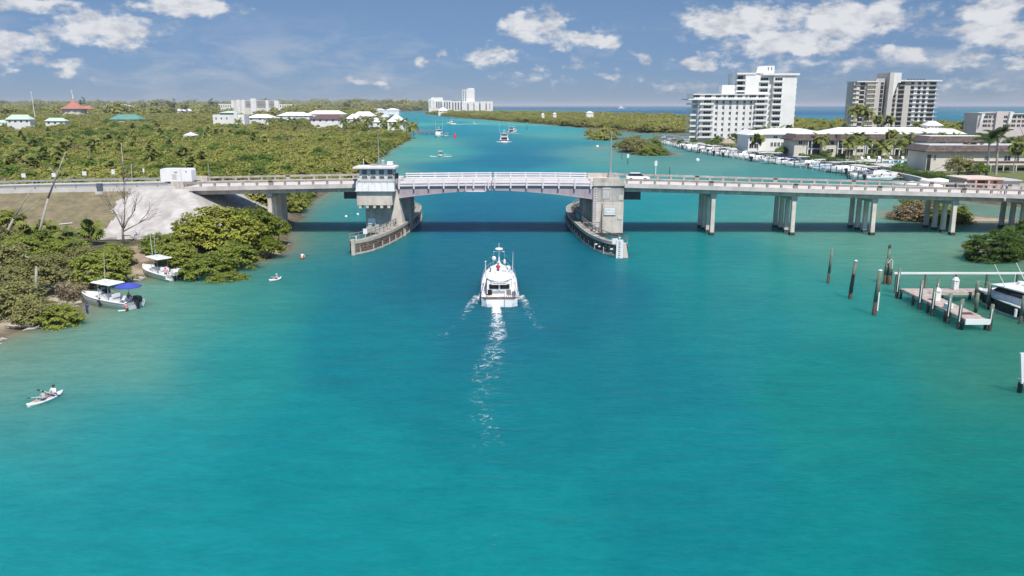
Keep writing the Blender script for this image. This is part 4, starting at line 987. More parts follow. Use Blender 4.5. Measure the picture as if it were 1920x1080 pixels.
# ---------------------------------------------------------------- houses of the mainland: u0, u1, v of the foot, eave, ridge, roof, wall, depth, label, windows
HOUSES = [
 (14, 57, 238, 224, 215, 'mint_roof', 'stucco', 7, 'white house with a pale green hipped roof at the edge of the thicket', 4),
 (86, 122, 237, 227, 221, 'mint_roof', 'stucco', 6, 'low white house with a pale green roof half hidden by bushes', 3),
 (-6, 11, 236, 230, 225, 'mint_roof', 'stucco', 6, 'pale green roofed house cut by the frame edge', 2),
 (207, 262, 228, 224, 214.5, 'teal_roof', 'stucco_warm', 16, 'house under a wide teal hipped roof', 3),
 (583, 642, 233, 223, 214, 'purple_roof', 'stucco', 18, 'white house with maroon shingle roof and a row of small windows', 5),
 (463, 512, 228, 221, 214, 'white_roof', 'stucco', 20, 'long low white roofed house beside the lookout house', 3),
 (520, 580, 222, 217, 210, 'white_roof', 'stucco', 26, 'white roofed house behind the maroon roofed one', 4),
 (575, 645, 219, 214, 207, 'white_roof', 'stucco', 26, 'wide white roof between the terracotta roofs and the maroon roof', 4),
 (648, 672, 232, 223, 213, 'white_roof', 'stucco', 16, 'white house next to the maroon roofed house', 2),
 (660, 702, 224, 218, 209, 'white_roof', 'stucco', 18, 'white roofed house behind the palms at the cove', 3),
 (690, 716, 238, 229, 220, 'white_roof', 'stucco', 14, 'small white house among the cove palms', 2),
 (727, 757, 244, 228, 213, 'white_roof', 'stucco', 14, 'tall white gabled house with dark arched windows on the point', 3),
 (712, 732, 226, 220, 212, 'grey_roof', 'stucco', 16, 'grey roofed white house behind the tall gabled one', 2),
 (320, 388, 213, 208, 204, 'white_roof', 'stucco', 30, 'long flat white roof far back in the town', 5),
 (245, 275, 212, 207, 203, 'white_roof', 'stucco', 26, 'short flat white roof far back in the town', 2),
 (140, 158, 216, 211, 206, 'white_roof', 'stucco_warm', 16, 'cream house below the church', 2),
 (553, 585, 209, 205, 200, 'terracotta', 'stucco_warm', 30, 'terracotta roofed houses nearer the condominium', 4),
 (580, 617, 210, 205, 200, 'terracotta', 'stucco_warm', 30, 'terracotta roofed houses nearer the lagoon', 4),
 (192, 240, 205, 200, 195, 'stucco_warm', 'stucco_warm', 60, 'long cream building far away on the plain', 4),
 (695, 722, 210, 207, 203.5, 'white_roof', 'stucco', 30, 'white boat sheds on the far lagoon shore', 2),
 (722, 748, 211, 207, 203, 'white_roof', 'stucco', 30, 'white houses on the far lagoon shore', 2),
 (822, 838, 216, 208, 201, 'white_roof', 'stucco', 18, 'white house at the inlet beside the far condominiums', 2, 1.3),
 (344, 364, 259, 254, 248, 'white_roof', 'stucco', 7, 'little white hut alone in the mangrove thicket', 1),
]
def hplace(h):
    u0, u1, vb = h[:3]; u = (u0+u1)/2; q = P(u, vb, h[10] if len(h) > 10 else 5.0); Y = min(q.y, 2400.)
    return Y, xat(u0, Y), xat(u1, Y)
for h in HOUSES:
    Y, x0, x1 = hplace(h); d = h[7]
    KEEP.append(((x0+x1)/2, Y+d/2, max(x1-x0, d)/2+1)); KEEP.append(((x0+x1)/2, Y-14, (x1-x0)/2*.9))
    if Y < 1300: KEEP.append(((x0+x1)/2, Y-30, (x1-x0)/2*.7))
# ---------------------------------------------------------------- keep-outs for buildings in the woods
for (u, v, r_) in ((33, 238, 10), (112, 240, 10), (120, 206, 26), (235, 226, 20), (352, 258, 4), (615, 235, 20), (430, 236, 20), (360, 218, 30)):
    q = P(u, v, 1); KEEP.append((q.x, q.y, r_))
# ---------------------------------------------------------------- trees and bushes on the near bank (each one its own)
G2 = lambda u, v: (lambda q: (q.x, q.y, gh(q.x, q.y)))(P(u, v, 1.2))
def at_px(u, v, z=1.2):
    q = P(u, v, z); return (q.x, q.y, gh(q.x, q.y))
gl = 'sea grape and mangrove bushes below the white slope'
first_m = []
for (u, v, cr, s, zc, sx, lab) in (
        (420, 470, 'grape0', 1.18, 3.6, 1.25, 'tallest yellow-green sea grape in front of the white slope'),
        (480, 452, 'grape1', 1.05, 3.6, 1.0, 'sea grape with a hollow dark underside beside the bridge columns'),
        (370, 466, 'grape2', .92, 3.0, 1.1, 'rounded sea grape covering the foot of the white slope'),
        (515, 448, 'grape0', .62, 2.4, 1.0, 'low yellowing sea grape at the water edge by the bridge'),
        (440, 488, 'bush0', .95, 2.1, 1.2, 'dense mid green bush in front of the tallest sea grape'),
        (388, 503, 'bush1', .95, 1.9, 1.3, 'dense mid green bush overhanging the shallow water'),
        (335, 492, 'bush0', .92, 1.9, 1.15, 'bush right behind the smaller moored boat with the mint hull'),
        (300, 476, 'bush1', .82, 1.8, 1.1, 'bush at the sandy path beside the bare tree'),
        (425, 510, 'bush1', .55, 1.2, 1.5, 'low bush trailing into the water at the bush clump tip'),
        (505, 470, 'grape2', .5, 1.6, 1.2, 'small sea grape over pale rocks at the shore point'),
        (560, 375, 'bush0', .9, 2.4, 1.0, 'green bush on the shore beyond the bridge columns'),
        (545, 383, 'bush1', .8, 2.0, 1.0, 'green bush seen between the bridge columns')):
    first_m.append(plant('sea_grape' if cr.startswith('grape') else 'shore_bush', lab, 'bush', at_px(u, v), cr, s, zc/ s if s < .7 else zc/1.0*.62 if cr.startswith('grape') else zc*.7, 'grape' if cr.startswith('grape') else 'bush', gl, sx=sx))
for (u, v, cr, s, zc, lab) in (
        (190, 520, 'bush0', 1.12, 2.0, 'broad green bush behind the boat with the blue canopy'), (215, 496, 'bush1', .8, 2.0, 'yellow-green bush beside the sandy path'),
        (160, 500, 'olive0', .8, 1.8, 'olive bush in the middle of the near bank'), (110, 590, 'bush1', .72, 1.4, 'leafy bush at the tip of the near bank by the wading person'),
        (72, 588, 'olive1', .85, 1.5, 'dull green bush over the driftwood'), (32, 580, 'olive0', 1.0, 1.7, 'dark olive bush at the frame edge above the driftwood'),
        (60, 545, 'olive1', 1.15, 2.1, 'tall grey-green bush around the dead pale trunk'), (15, 520, 'olive0', 1.2, 2.2, 'large grey-green bush under the fallen pale branch'),
        (100, 520, 'olive0', .95, 1.7, 'grey-green bush between the dead trunk and the palms'), (40, 490, 'bush0', .95, 1.9, 'green bush below the leaning dead tree'),
        (5, 470, 'olive1', .95, 2.0, 'olive bush at the bank edge under the forked dead tree'), (135, 545, 'dry0', .75, 1.3, 'dry brown bush above the sandy landing'),
        (150, 470, 'dry1', .7, 1.4, 'dry brown bush among the cabbage palms'), (85, 470, 'bush1', .8, 1.8, 'light green bush at the top of the near bank'),
        (20, 445, 'bush1', .75, 1.8, 'light green bush against the dry grass slope'), (110, 490, 'bush0', .8, 1.6, 'green bush below the cabbage palms')):
    plant('bank_bush', lab, 'bush', at_px(u, v), cr, s, zc*.72, 'bush', 'bushes on the near bank')
for (u, v, h, s, lab) in ((172, 462, 2.6, 1.05, 'cabbage palm with the fullest fan crown before the dry slope'), (130, 478, 2.4, 1.0, 'cabbage palm left of the fullest one on the bank'), (100, 460, 2.2, .95, 'short cabbage palm near the leaning dead trunk'),
                         (48, 462, 2.4, .9, 'short cabbage palm below the forked dead tree'), (150, 492, 2.0, .9, 'squat cabbage palm with dry hanging leaves'), (78, 450, 1.6, .8, 'smallest cabbage palm on the near bank')):
    palm(lab.replace('left of', 'beside'), at_px(u, v), h, 'fan', s, 'cabbage palms on the near bank', .2, .1, 'cabbage_palm')
# ---------------------------------------------------------------- dead trees
def dead_tree(label, loc, segs, twigs=0, seed=1, spread=1.0, m='bark_pale', name='dead_tree'):
    """segs: list of (points, radii) in metres relative to the foot; twigs grow from the ends"""
    r = thing(name, label, 'bare tree', loc); rr = random.Random(seed)
    wbm = MB().tube(segs[0][0], segs[0][1], 7); wbm.build('trunk', M[m], r, True)
    for pts, rad in segs[1:]: MB().tube(pts, rad, 6).build('branch', M[m], r, True)
    mb = MB()
    def grow(p, d, L, rad, lev):
        q = p+d*L; mid = p+d*L*.5+Vector((rr.uniform(-.1, .1), rr.uniform(-.1, .1), rr.uniform(-.05, .1)))*L
        mb.tube([p, mid, q], [rad, rad*.8, rad*.55], 4)
        if lev > 0:
            for i in range(rr.choice((2, 2, 3))):
                nd = (d+Vector((rr.uniform(-1, 1), rr.uniform(-1, 1), rr.uniform(-.35, .8)))*.75).normalized(); grow(q if i else mid.lerp(q, .7), nd, L*rr.uniform(.6, .85), rad*.58, lev-1)
    for i in range(twigs):
        pts, rad = segs[i % len(segs)]; b = Vector(pts[-1]); d = (b-Vector(pts[-2])).normalized()
        d = (d+Vector((rr.uniform(-1, 1), rr.uniform(-1, 1), rr.uniform(-.3, .6)))*.6*spread).normalized(); grow(b.lerp(Vector(pts[-2]), rr.uniform(0, .6)), d, rr.uniform(1.0, 1.9), .07, 3)
    if mb.v: stuff(mb.build('twigs', M[m], r))
    return r
b = at_px(232, 462)
dead_tree('bare grey-brown tree with spreading leafless branches before the white slope', b,
          [([(0, 0, -.2), (.05, 0, 1.4), (.1, .1, 2.8)], [.24, .2, .16]), ([(.1, .1, 2.6), (.5, .3, 4.5), (.8, .4, 7.4)], [.14, .1, .05]), ([(.1, .1, 2.2), (1.6, .2, 3.0), (3.4, .3, 3.9)], [.12, .09, .05]),
           ([(.1, .1, 2.8), (-.7, .3, 4.6), (-1.5, .5, 6.4)], [.11, .08, .04]), ([(.1, .1, 2.4), (1.2, -.2, 4.0), (2.6, -.3, 5.8)], [.1, .07, .04]), ([(0, 0, 1.6), (1.5, -.6, 1.7), (2.7, -1.2, .9)], [.1, .07, .04]),
           ([(.8, .4, 7.0), (.75, .6, 9.0), (.9, .6, 11.2)], [.07, .05, .03])], 22, 5, 1.0, 'bark')
b = at_px(66, 470)
top = PY(123, 285, b[1]+1)-Vector(b); m1 = PY(90, 372, b[1]+.5)-Vector(b)
dead_tree('leaning bleached dead trunk crossing the road signs', b, [([(0, 0, -.3), m1*.5, m1], [.24, .2, .16]), ([m1, m1.lerp(top, .55), top], [.16, .11, .04]), ([m1.lerp(top, .35), m1.lerp(top, .35)+Vector((2.2, .5, .6)), m1.lerp(top, .35)+Vector((4.2, .6, 1.1))], [.06, .05, .02]), ([m1.lerp(top, .5), m1.lerp(top, .5)+Vector((-1.2, .3, 1.3))], [.05, .02])])
b = at_px(-2, 470)
t1 = PY(62, 350, b[1]+1)-Vector(b); t2 = PY(75, 372, b[1]+.6)-Vector(b); m1 = PY(25, 410, b[1]+.3)-Vector(b)
dead_tree('forked grey dead tree at the frame edge below the guard rail', b, [([(0, 0, -.3), m1*.5, m1], [.26, .2, .15]), ([m1, m1.lerp(t1, .5), t1], [.12, .09, .03]), ([m1, m1.lerp(t2, .5)+Vector((0, 0, -.2)), t2], [.12, .08, .03]), ([(0, 0, .5), (-.3, .2, 4), (-.4, .3, 7)], [.18, .14, .08])])
b = at_px(66, 560); m1 = PY(68, 500, b[1])-Vector(b); dead_tree('short broken dead trunk standing in the grey-green bushes', b, [([(0, 0, -.3), m1*.6, m1], [.22, .18, .12])])
b0 = P(5, 462, 5.2); b1 = P(62, 487, 3.6); b2 = P(95, 520, 2.4)
dead_tree('fallen pale branch lying over the grey-green bushes', b1, [([b0-b1, Vector((0, 0, 0)), b2-b1], [.13, .11, .05])], 3, 8, .8)
# slim bare poles / trunks beyond the road
for (u, v0, v1, Y, lab) in ((232, 345, 268, 170, 'slim bare pale trunk standing beyond the road'), (246, 345, 307, 168.5, 'short forked bare stick beyond the road')):
    f = PY(u+(1 if v1 < 300 else 0), v0, Y); g = PY(u-5 if v1 < 300 else u, v1, Y); f = Vector((f.x, Y, gh(f.x, Y)))
    dead_tree(lab, f, [([(0, 0, -.2), (g-f)*.5, g-f], [.13, .1, .05])])
# driftwood
dr = random.Random(4)
def driftwood(label, loc, n, L, seed):
    r = thing('driftwood', label, 'driftwood', loc, 0, 'driftwood piles on the near shore'); rr = random.Random(seed)
    for i in range(n):
        a = rr.uniform(-.5, .45); x, y = rr.uniform(-L*.35, L*.35), rr.uniform(-.9, .9); z = .12+.12*(i % 4); l = L*rr.uniform(.35, .7)
        d = Vector((math.cos(a), math.sin(a), rr.uniform(-.04, .12)))*l*.5; p = Vector((x, y, z))
        MB().tube([p-d, p-d*.3+Vector((0, 0, .08)), p+d*.4, p+d+Vector((0, 0, rr.uniform(-.1, .4)))], [.07, .15, .13, .05], 6).build('log', M['bark_pale'], r, True)
driftwood('bleached driftwood logs on the shore below the dark olive bush', at_px(42, 606, .6), 11, 4.4, 2)
driftwood('reddish heap of driftwood sticks between the two moored boats', at_px(245, 518, .6), 14, 3.4, 5)
driftwood('single pale log end on the shore at the frame edge', at_px(2, 634, .4), 3, 2.0, 9)
# pale rocks at the landing and on the shore point
rkm = []
for i in range(5):
    mb = MB().ell((0, 0, 0), (.5, .42, .3), 8, 5); rr = random.Random(i); mb.v = [(x*rr.uniform(.75, 1.2), y*rr.uniform(.75, 1.2), z*rr.uniform(.75, 1.25)) for x, y, z in mb.v]; rkm.append(mb.mesh('rock', M['rock']))
def rocks(spots, group, lab, smin=.5, smax=1.2):
    for (u, v) in spots:
        x, y, z = at_px(u, v, .5); o = link('rock', R.choice(rkm), None, (x, y, z+.12)); s = R.uniform(smin, smax); o.scale = (s, s, s*.8); o.rotation_euler = (R.uniform(-.3, .3), R.uniform(-.3, .3), R.uniform(0, 6)); tag(o, lab, 'rock', group)
rocks([(118+R.uniform(-14, 34), 545+R.uniform(-12, 24)) for _ in range(34)], 'pale rocks at the sandy landing', 'pale rock on the sandy landing beside the boat bow', .4, 1.0)
rocks([(450, 485), (470, 482), (488, 478), (503, 472), (520, 469), (532, 462), (460, 490), (540, 455), (512, 478), (480, 470), (496, 466), (438, 494)], 'rocks at the shore point by the bridge', 'brown rock at the shore under the sea grapes', .5, 1.1)
rocks([(1672+R.uniform(0, 36), 403+R.uniform(-4, 8)) for _ in range(14)], 'rocks round the brown bush islet', 'grey rock at the edge of the brown bush islet', .6, 1.2)
# ---------------------------------------------------------------- bush islet under the bridge, mangroves in the water
for (u, v, cr, s, zc, lab) in ((1686, 404, 'dry0', 1.1, 1.3, 'dry brown bush at the rocky end of the islet behind the bridge'), (1708, 406, 'dry1', 1.45, 1.7, 'tall dry brown bush on the islet behind the bridge columns'), (1738, 408, 'dry0', 1.4, 1.7, 'half dry bush in the middle of the islet'),
                              (1768, 410, 'grape2', .95, 1.9, 'yellow-green bush at the sandy end of the islet'), (1790, 409, 'grape1', .8, 1.7, 'bright green bush next to the sand spit'), (1730, 399, 'bush1', 1.3, 2.0, 'green bush at the back of the islet')):
    plant('islet_bush', lab, 'bush', at_px(u, v, .8), cr, s, zc*.72, 'bush', 'bushes of the islet behind the bridge')
CR['bigmang0'] = crown_mesh('mangrove_crown', M['mangdark'], (3.4, 3.1, 2.6), 300, 44, .26, 91, clump_r=.19, low=-.6, wild=.06)
for (u, v, s, sx, lab) in ((1868, 484, 1.15, 1.45, 'large dark green mangrove standing in the shallows by the motor yacht'), (1925, 470, 1.3, 1.2, 'dark green mangrove at the frame edge behind the motor yacht')):
    plant('mangrove_bush', lab, 'bush', (P(u, v, .3).x, P(u, v, .3).y, -.1), 'bigmang0', s, 1.5, 'mang', 'mangroves behind the motor yacht', rz=0, sx=sx)
plant('mangrove_sapling', 'small mangrove sapling alone in the shallows beside the large mangrove', 'bush', (P(1812, 470, .2).x, P(1812, 470, .2).y, 0), 'bush1', .26, 3.4, 'bush')
# islets in the channel
for i, (u, v, s) in enumerate(((1108, 258, .95), (1116, 260, 1.05), (1125, 261, 1.1), (1134, 262, 1.05), (1143, 262, 1.0), (1152, 260, .9), (1120, 255, 1.1), (1138, 256, 1.1))):
    plant('mangrove_tree', 'tall thin mangrove in the row on the outer islet', 'tree', at_px(u, v, .4), 'mang%d' % (i % 4), s*1.55, 2.4, 'mang', 'mangrove row on the outer islet')
plant('mangrove_tree', 'single mangrove standing in the water between the two islets', 'tree', at_px(1158, 280, .2), 'mang1', .95, 2.6, 'mang')
plant('mangrove_tree', 'low mangrove next to the single one between the islets', 'tree', at_px(1166, 272, .2), 'mang2', .7, 1.8, 'mang')
for i, (u, v, s, lab) in enumerate(((1182, 285, 1.35, 'tallest rounded mangrove on the marina islet'), (1200, 288, 1.3, 'olive mangrove in the middle of the marina islet'), (1218, 290, 1.1, 'mangrove beside the middle one on the marina islet'), (1234, 290, .85, 'low yellow-green mangrove toward the marina end of the islet'), (1246, 290, .6, 'lowest mangrove at the marina tip of the islet'),
                               (1195, 280, 1.3, 'mangrove at the back of the marina islet'), (1225, 282, 1.0, 'small mangrove behind the low yellow-green one'), (1172, 283, .8, 'mangrove at the outer tip of the marina islet'))):
    plant('mangrove_tree', lab, 'tree', at_px(u, v, .3), ('olive0', 'olive1', 'bush0', 'bush1')[i % 4], s*1.45, 1.6, 'mang', 'mangroves of the marina islet')
# ---------------------------------------------------------------- palms and taller trees rising out of the mainland thicket
rr = random.Random(21)
protos = []
spots = []
for i in range(46): spots.append((rr.uniform(0, 500)**1.0, rr.uniform(232, 326)))
for (u, v) in ((48, 270), (95, 300), (130, 268), (92, 258), (185, 275), (40, 262), (308, 268), (300, 255), (330, 250), (125, 285), (250, 272), (45, 300), (170, 255), (305, 262), (405, 255), (28, 285), (15, 310), (60, 318), (20, 322), (110, 320)): spots.append((u, v))
for (u, v) in spots:
    if u > 380 and v > 270: continue
    q = at_px(u, v, 4)
    if any((q[0]-k[0])**2+(q[1]-k[1])**2 < (k[2]+2)**2 for k in KEEP): continue
    palm('cabbage palm rising out of the thicket '+('beyond the first road signs' if u < 140 and v > 270 else 'beyond the bare trunk and the tall road sign' if v > 270 else 'just before the pale green roofs' if u < 140 else 'below the teal roof' if u < 290 else 'around the little white hut' if u < 400 else 'below the lookout house'), q, rr.uniform(4.2, 6.2), 'fan', rr.uniform(.95, 1.35), 'cabbage palms in the mainland thicket', .2, .2, 'cabbage_palm')
for i in range(26):
    u, v = rr.uniform(0, 560), rr.uniform(214, 262); q = at_px(u, v, 3)
    if any((q[0]-k[0])**2+(q[1]-k[1])**2 < (k[2]+3)**2 for k in KEEP): continue
    plant('broadleaf_tree', 'dark broadleaf tree standing above the thicket '+('by the pale green roofs' if u < 150 else 'by the teal roof' if u < 300 else 'before the flat white roofs' if u < 400 else 'by the lookout house' if u < 480 else 'by the white roofed houses'), 'tree', q, 'tree%d' % (i % 2), rr.uniform(1.0, 1.6), 2.0, 'tree', 'broadleaf trees above the mainland thicket')
for i in range(14):
    u, v = rr.choice((rr.uniform(380, 700), rr.uniform(0, 400))), rr.uniform(245, 320); q = at_px(u, v, 2)
    if sdist(np.array([q[0]]), np.array([q[1]]))[0] < 5: continue
    dead_tree('thin pale dead trunk poking out of the mangrove canopy', q, [([(0, 0, 0), (.2, 0, 4), (.3, .1, rr.uniform(6.2, 7.6))], [.10, .08, .04]), ([(.2, 0, 4), (.7, .3, 6.3)], [.05, .02])], 0)['group'] = 'dead trunks in the mangrove canopy'
# ---------------------------------------------------------------- the woods themselves
crown_objs = {}
def proto(name, label, cr, loc, s, zc, trunk='mang'):
    o = plant(name, label, 'tree', loc, cr, s, zc, trunk, 'first mangroves behind the road'); return [k for k in o.children if k.name.startswith('crown')][0]
PX = []
for i in range(4): PX.append(proto('mangrove_tree', 'mangrove at the front of the thicket behind the road', 'mang%d' % i, at_px(440+i*42, 338, 2), 1.0, 1.4))
for i in range(2): PX.append(proto('scrub_tree', 'olive scrub tree at the front of the thicket behind the road signs', 'scrub%d' % i, at_px(60+i*120, 340, 2), 1.0, 1.4))
PX.append([k for k in palm('cabbage palm at the front of the thicket behind the road signs', at_px(120, 338, 2), 4.5, 'fan0', 1.1, None, .2, .2, 'cabbage_palm').children if k.name.startswith('crown')][0])
KEEP += [(xat(480, 2150), 2160, 95), (xat(470, 1950), 1950, 95), (xat(470, 1800), 1800, 80)]
pine_o = plant('pine_tree', 'dark pine beside the pink roofed church', 'tree', at_px(92, 204, 2), 'pine', 2.2, 5.0, 'tree'); PX.append([k for k in pine_o.children if k.name.startswith('crown')][0])
PX.append(proto('broadleaf_tree', 'dark green tree at the front of the thicket behind the road', 'tree0', at_px(395, 336, 2), .9, 1.7)); PX.append(proto('dry_bush', 'half dry bush at the front of the thicket behind the road signs', 'dry0', at_px(150, 336, 2), 1.0, 1.3)); PX.append(proto('broadleaf_tree', 'fresh green tree behind the trailer', 'bush0', at_px(372, 335, 2), 1.0, 1.5))
road_out = lambda X, Y: ((Y < 168.5) & (X < -44)) | ((X > -46) & (Y < 205) & (X < -20) & (Y < 172))
mang = wood_pts([(-60, -40, 160, 215, 3.0, .85, 1.3), (-130, -44, 169, 300, 3.1, .95, 1.25), (-210, -44, 300, 600, 3.7, 1.0, 1.15)], [LEFT], 1.2, road_out, which=(0, 1, 2, 3, 8, 9, 10), weights=(.22, .22, .20, .18, .03, .04, .11))
scr = wood_pts([(-260, -126, 169, 300, 3.2, .95, 1.3), (-460, -206, 300, 600, 4.0, 1.05, 1.15)], [LEFT], 2.5, road_out, which=(0, 1, 2, 3, 4, 5, 6, 8, 9, 10), weights=(.11, .11, .10, .10, .12, .12, .11, .08, .04, .11))
town = wood_pts([(-1100, -95, 600, 1100, 7.5, 1.15, 1.15), (-1700, -140, 1100, 1700, 13, 1.7, 1.2)], [LEFT], 8, which=(0, 1, 2, 3, 4, 5, 6), weights=(.16, .16, .14, .14, .13, .13, .14))
town = town[~((town[:, 0] > -340*town[:, 1]/1000-0) & (town[:, 1] > 640) & (NR.rand(len(town)) < .78) & (town[:, 0] > -.33*town[:, 1]))]
far = wood_pts([(-4200, -330, 1700, 5200, 42, 4.6, 1.1)], [LEFT], 10, which=(0, 1, 2, 3, 4, 7), weights=(.22, .22, .22, .22, .09, .03), view=.68)
far2 = wood_pts([(-9000, -300, 3350, 12000, 105, 11, 1.0)], [FAR], 20, which=(0, 1, 2, 3), weights=(.25,)*4, view=.68)
wood('mangrove_thicket', np.concatenate([mang, scr]), PX)
wood('town_woods', np.concatenate([town]), PX)
wood('far_woods', np.concatenate([far, far2]), PX)
def keep_r(X, Y): return ((X > 92) & (X < 420) & (Y < 560) & (X < 130+(Y-236)*3)) | ((X > 200) & (Y < 640) & (Y > 200)) | (Y < 600)
isl = wood_pts([(60, 330, 660, 1000, 6.2, 1.45, 1.35), (-60, 480, 900, 1400, 8, 1.5, 1.2), (-250, 330, 1400, 2700, 13, 2.0, .8)], [RIGHT], 5, keep_r, which=(0, 1, 2, 3, 4, 6), weights=(.22, .22, .2, .2, .1, .06))
dn = isl[~((isl[:, 1] > 900) & (isl[:, 0] > 420-(isl[:, 1]-900)*.2) & (isl[:, 0] > 300))]
dune = wood_pts([(175, 560, 560, 960, 7, 1.3, 1.1)], [RIGHT], 40, lambda X, Y: (X < 240-(Y-560)*.5) | (X > 470), which=(0, 1, 2, 3, 4, 6), weights=(.22, .22, .2, .2, .1, .06))
shore_ = wood_pts([(92, 330, 55, 146, 5.5, 1.2, 1.3)], [RIGHT], 4, which=(0, 1, 2, 3, 8, 10), weights=(.2, .2, .2, .2, .1, .1), view=3)
wood('island_woods', np.concatenate([dn, dune, shore_]), PX)
print('WOOD', len(mang)+len(scr), len(town), len(far)+len(far2), len(dn), len(dune))
# ---------------------------------------------------------------- buildings
_wm = {}
def win(w, h, pane='pane', frame='white', d=.07, mull=1, t=.10):
    key = (round(w, 2), round(h, 2), pane, frame, mull)
    if key not in _wm:
        mb = MB(); mb.box(-w/2, w/2, -d, 0, 0, t).box(-w/2, w/2, -d, 0, h-t, h)
        for i in range(mull+2):
            x = -w/2+t/2+(w-t)*i/(mull+1); mb.box(x-t/2, x+t/2, -d, 0, t, h-t)
        for i in range(mull+1):
            xa = -w/2+t+(w-t)*i/(mull+1); xb = -w/2+(w-t)*(i+1)/(mull+1); mb.box(xa, xb, -d*.5, 0, t, h-t, 1)
        _wm[key] = mb.mesh('window', [M[frame], M[pane]])
    return _wm[key]
def house(spec):
    u0, u1, vb, ve, vt, roof, wall, d, label, nw = spec[:10]
    Y, x0, x1 = hplace(spec); cx = (x0+x1)/2; ze, zt_ = zat(ve, Y), zat(vt, Y+d*.4); z0 = gh(cx, Y+d/2)-.3
    ze = max(ze, z0+2.4); zt_ = max(zt_, ze+.8)
    r = thing('house', label, 'house', (cx, Y+d/2, z0))
    wb(MB().box(x0, x1, Y, Y+d, z0-1, ze), 'wall', M[wall], r)
    wb(MB().hip(x0, x1, Y, Y+d, ze+.005, zt_-ze, .1, 0, min(1.2, (x1-x0)*.05)), 'roof', M[roof], r)
    w = min(2.2, (x1-x0)/(nw*2.2)); hh = min(2.0, (ze-z0)*.45)
    for i in range(nw):
        x = x0+(x1-x0)*(i+.5)/nw; put('window', win(w, hh), r, (x, Y, ze-hh-.35*hh))
    return r
for h in HOUSES: house(h)
rr = random.Random(77)
for h in HOUSES:
    Y, x0, x1 = hplace(h)
    if Y > 1150: continue
    w_ = x1-x0
    for (fx, dy, s) in ((-.08, -3, 1.0), (.28, -7, .8), (.72, -6, .85), (1.1, -2, 1.1), (.5, h[7]+6, 1.5), (-.25, 6, 1.3), (1.3, 8, 1.3)):
        if rr.random() < .2: continue
        x = x0+w_*(fx+rr.uniform(-.08, .08)); y = Y+dy-rr.uniform(0, 3)
        if sdist(np.array([x]), np.array([y]))[0] < 2: continue
        plant('yard_tree', 'broadleaf tree crowding the walls of the mainland houses', 'tree', (x, y, gh(x, y)), rr.choice(('tree0', 'tree1', 'bush0', 'mang1')), s*rr.uniform(.9, 1.25)*Y/800, 1.9, 'tree', 'yard trees around the mainland houses')
# lookout house with a pale green cap and white tower
Y = P(430, 233, 5.0).y; zz = lambda v: zat(v, Y); xx = lambda u: xat(u, Y)
r = thing('house', 'white house with pale green lookout cap and square white tower', 'house', (xx(430), Y+8, 1))
wb(MB().box(xx(400), xx(459), Y, Y+16, 0, zz(215)), 'wall', M['stucco'], r)
wb(MB().box(xx(413), xx(444), Y+1, Y+14, zz(215)+.01, zz(212)), 'lookout_wall', M['stucco'], r)
wb(MB().box(xx(414), xx(443), Y+.8, Y+1, zz(214.6), zz(212.2)), 'lookout_glass', M['pane_blue'], r)
wb(MB().hip(xx(411), xx(446), Y-1, Y+16, zz(212)+.01, zz(208)-zz(212), .1), 'roof', M['mint_roof'], r)
wb(MB().box(xx(441), xx(447), Y-2.2, Y-.05, 0, zz(207)), 'tower', M['stucco'], r)
for i in range(4): put('window', win(1.6, 2.2), r, (xx(406+i*10+(16 if i > 2 else 0)), Y, zz(224)))
# church
Y = 1500.; zz = lambda v: zat(v, Y); xx = lambda u: xat(u, Y)
r = thing('church', 'round church with a salmon pink tent roof and slim white spire', 'church', (xx(131), Y+18, 0))
n = 12; cx, cy = xx(131), Y+18; ra = (xx(154)-xx(106))/2
mb = MB(); mb.cyl((cx, cy, 0), (cx, cy, zz(203)), ra*.9, ra*.9, n); wb(mb, 'wall', M['stucco_warm'], r)
for i in range(n):       # tent roof of twelve curved panels
    a0, a1 = 2*math.pi*i/n, 2*math.pi*(i+1)/n; rows = []
    for k, (f, zv) in enumerate(((1.05, 204), (.62, 199), (.28, 193), (.06, 185))):
        rows.append([(cx+ra*f*math.cos(a0), cy+ra*f*math.sin(a0), zz(zv)), (cx+ra*f*math.cos(a1), cy+ra*f*math.sin(a1), zz(zv)), (cx+ra*f*math.cos(a1)*.96, cy+ra*f*math.sin(a1)*.96, zz(zv)-.4), (cx+ra*f*math.cos(a0)*.96, cy+ra*f*math.sin(a0)*.96, zz(zv)-.4)])
    wb(MB().loft(rows), 'roof_panel', M['red_roof'], r)
wb(MB().hip(xx(146), xx(168), Y+8, Y+26, zz(204), zz(198)-zz(204), .2), 'side_roof', M['red_roof'], r)
wb(MB().cyl((cx, cy, zz(187)), (cx, cy, zz(176)), 1.3, .35, 6), 'spire', M['white'], r)
mb = MB()
for i in range(3):
    a = 2.1*i; mb.cyl((cx-1+.5*math.cos(a), cy+.5*math.sin(a), zz(177)), (cx-1.2+.9*math.cos(a), cy+.9*math.sin(a), zz(167.5)), .22, .15, 5)
mb.box(cx-2.6, cx+.4, cy-.2, cy+.2, zz(171), zz(170)); wb(mb, 'spire_crown', M['white'], r)
# mast
Y = 1250.; r = thing('radio_mast', 'slim white radio mast near the church', 'mast', (xat(65, Y), Y, 1))
x = xat(66, Y); wb(MB().cyl((x, Y, 0), (x-1.0, Y, zat(173, Y)), .7, .3, 6), 'mast', M['white'], r); wb(MB().box(x-1.8, x-.5, Y-.4, Y+.4, zat(175, Y), zat(172, Y)), 'antenna', M['white'], r)
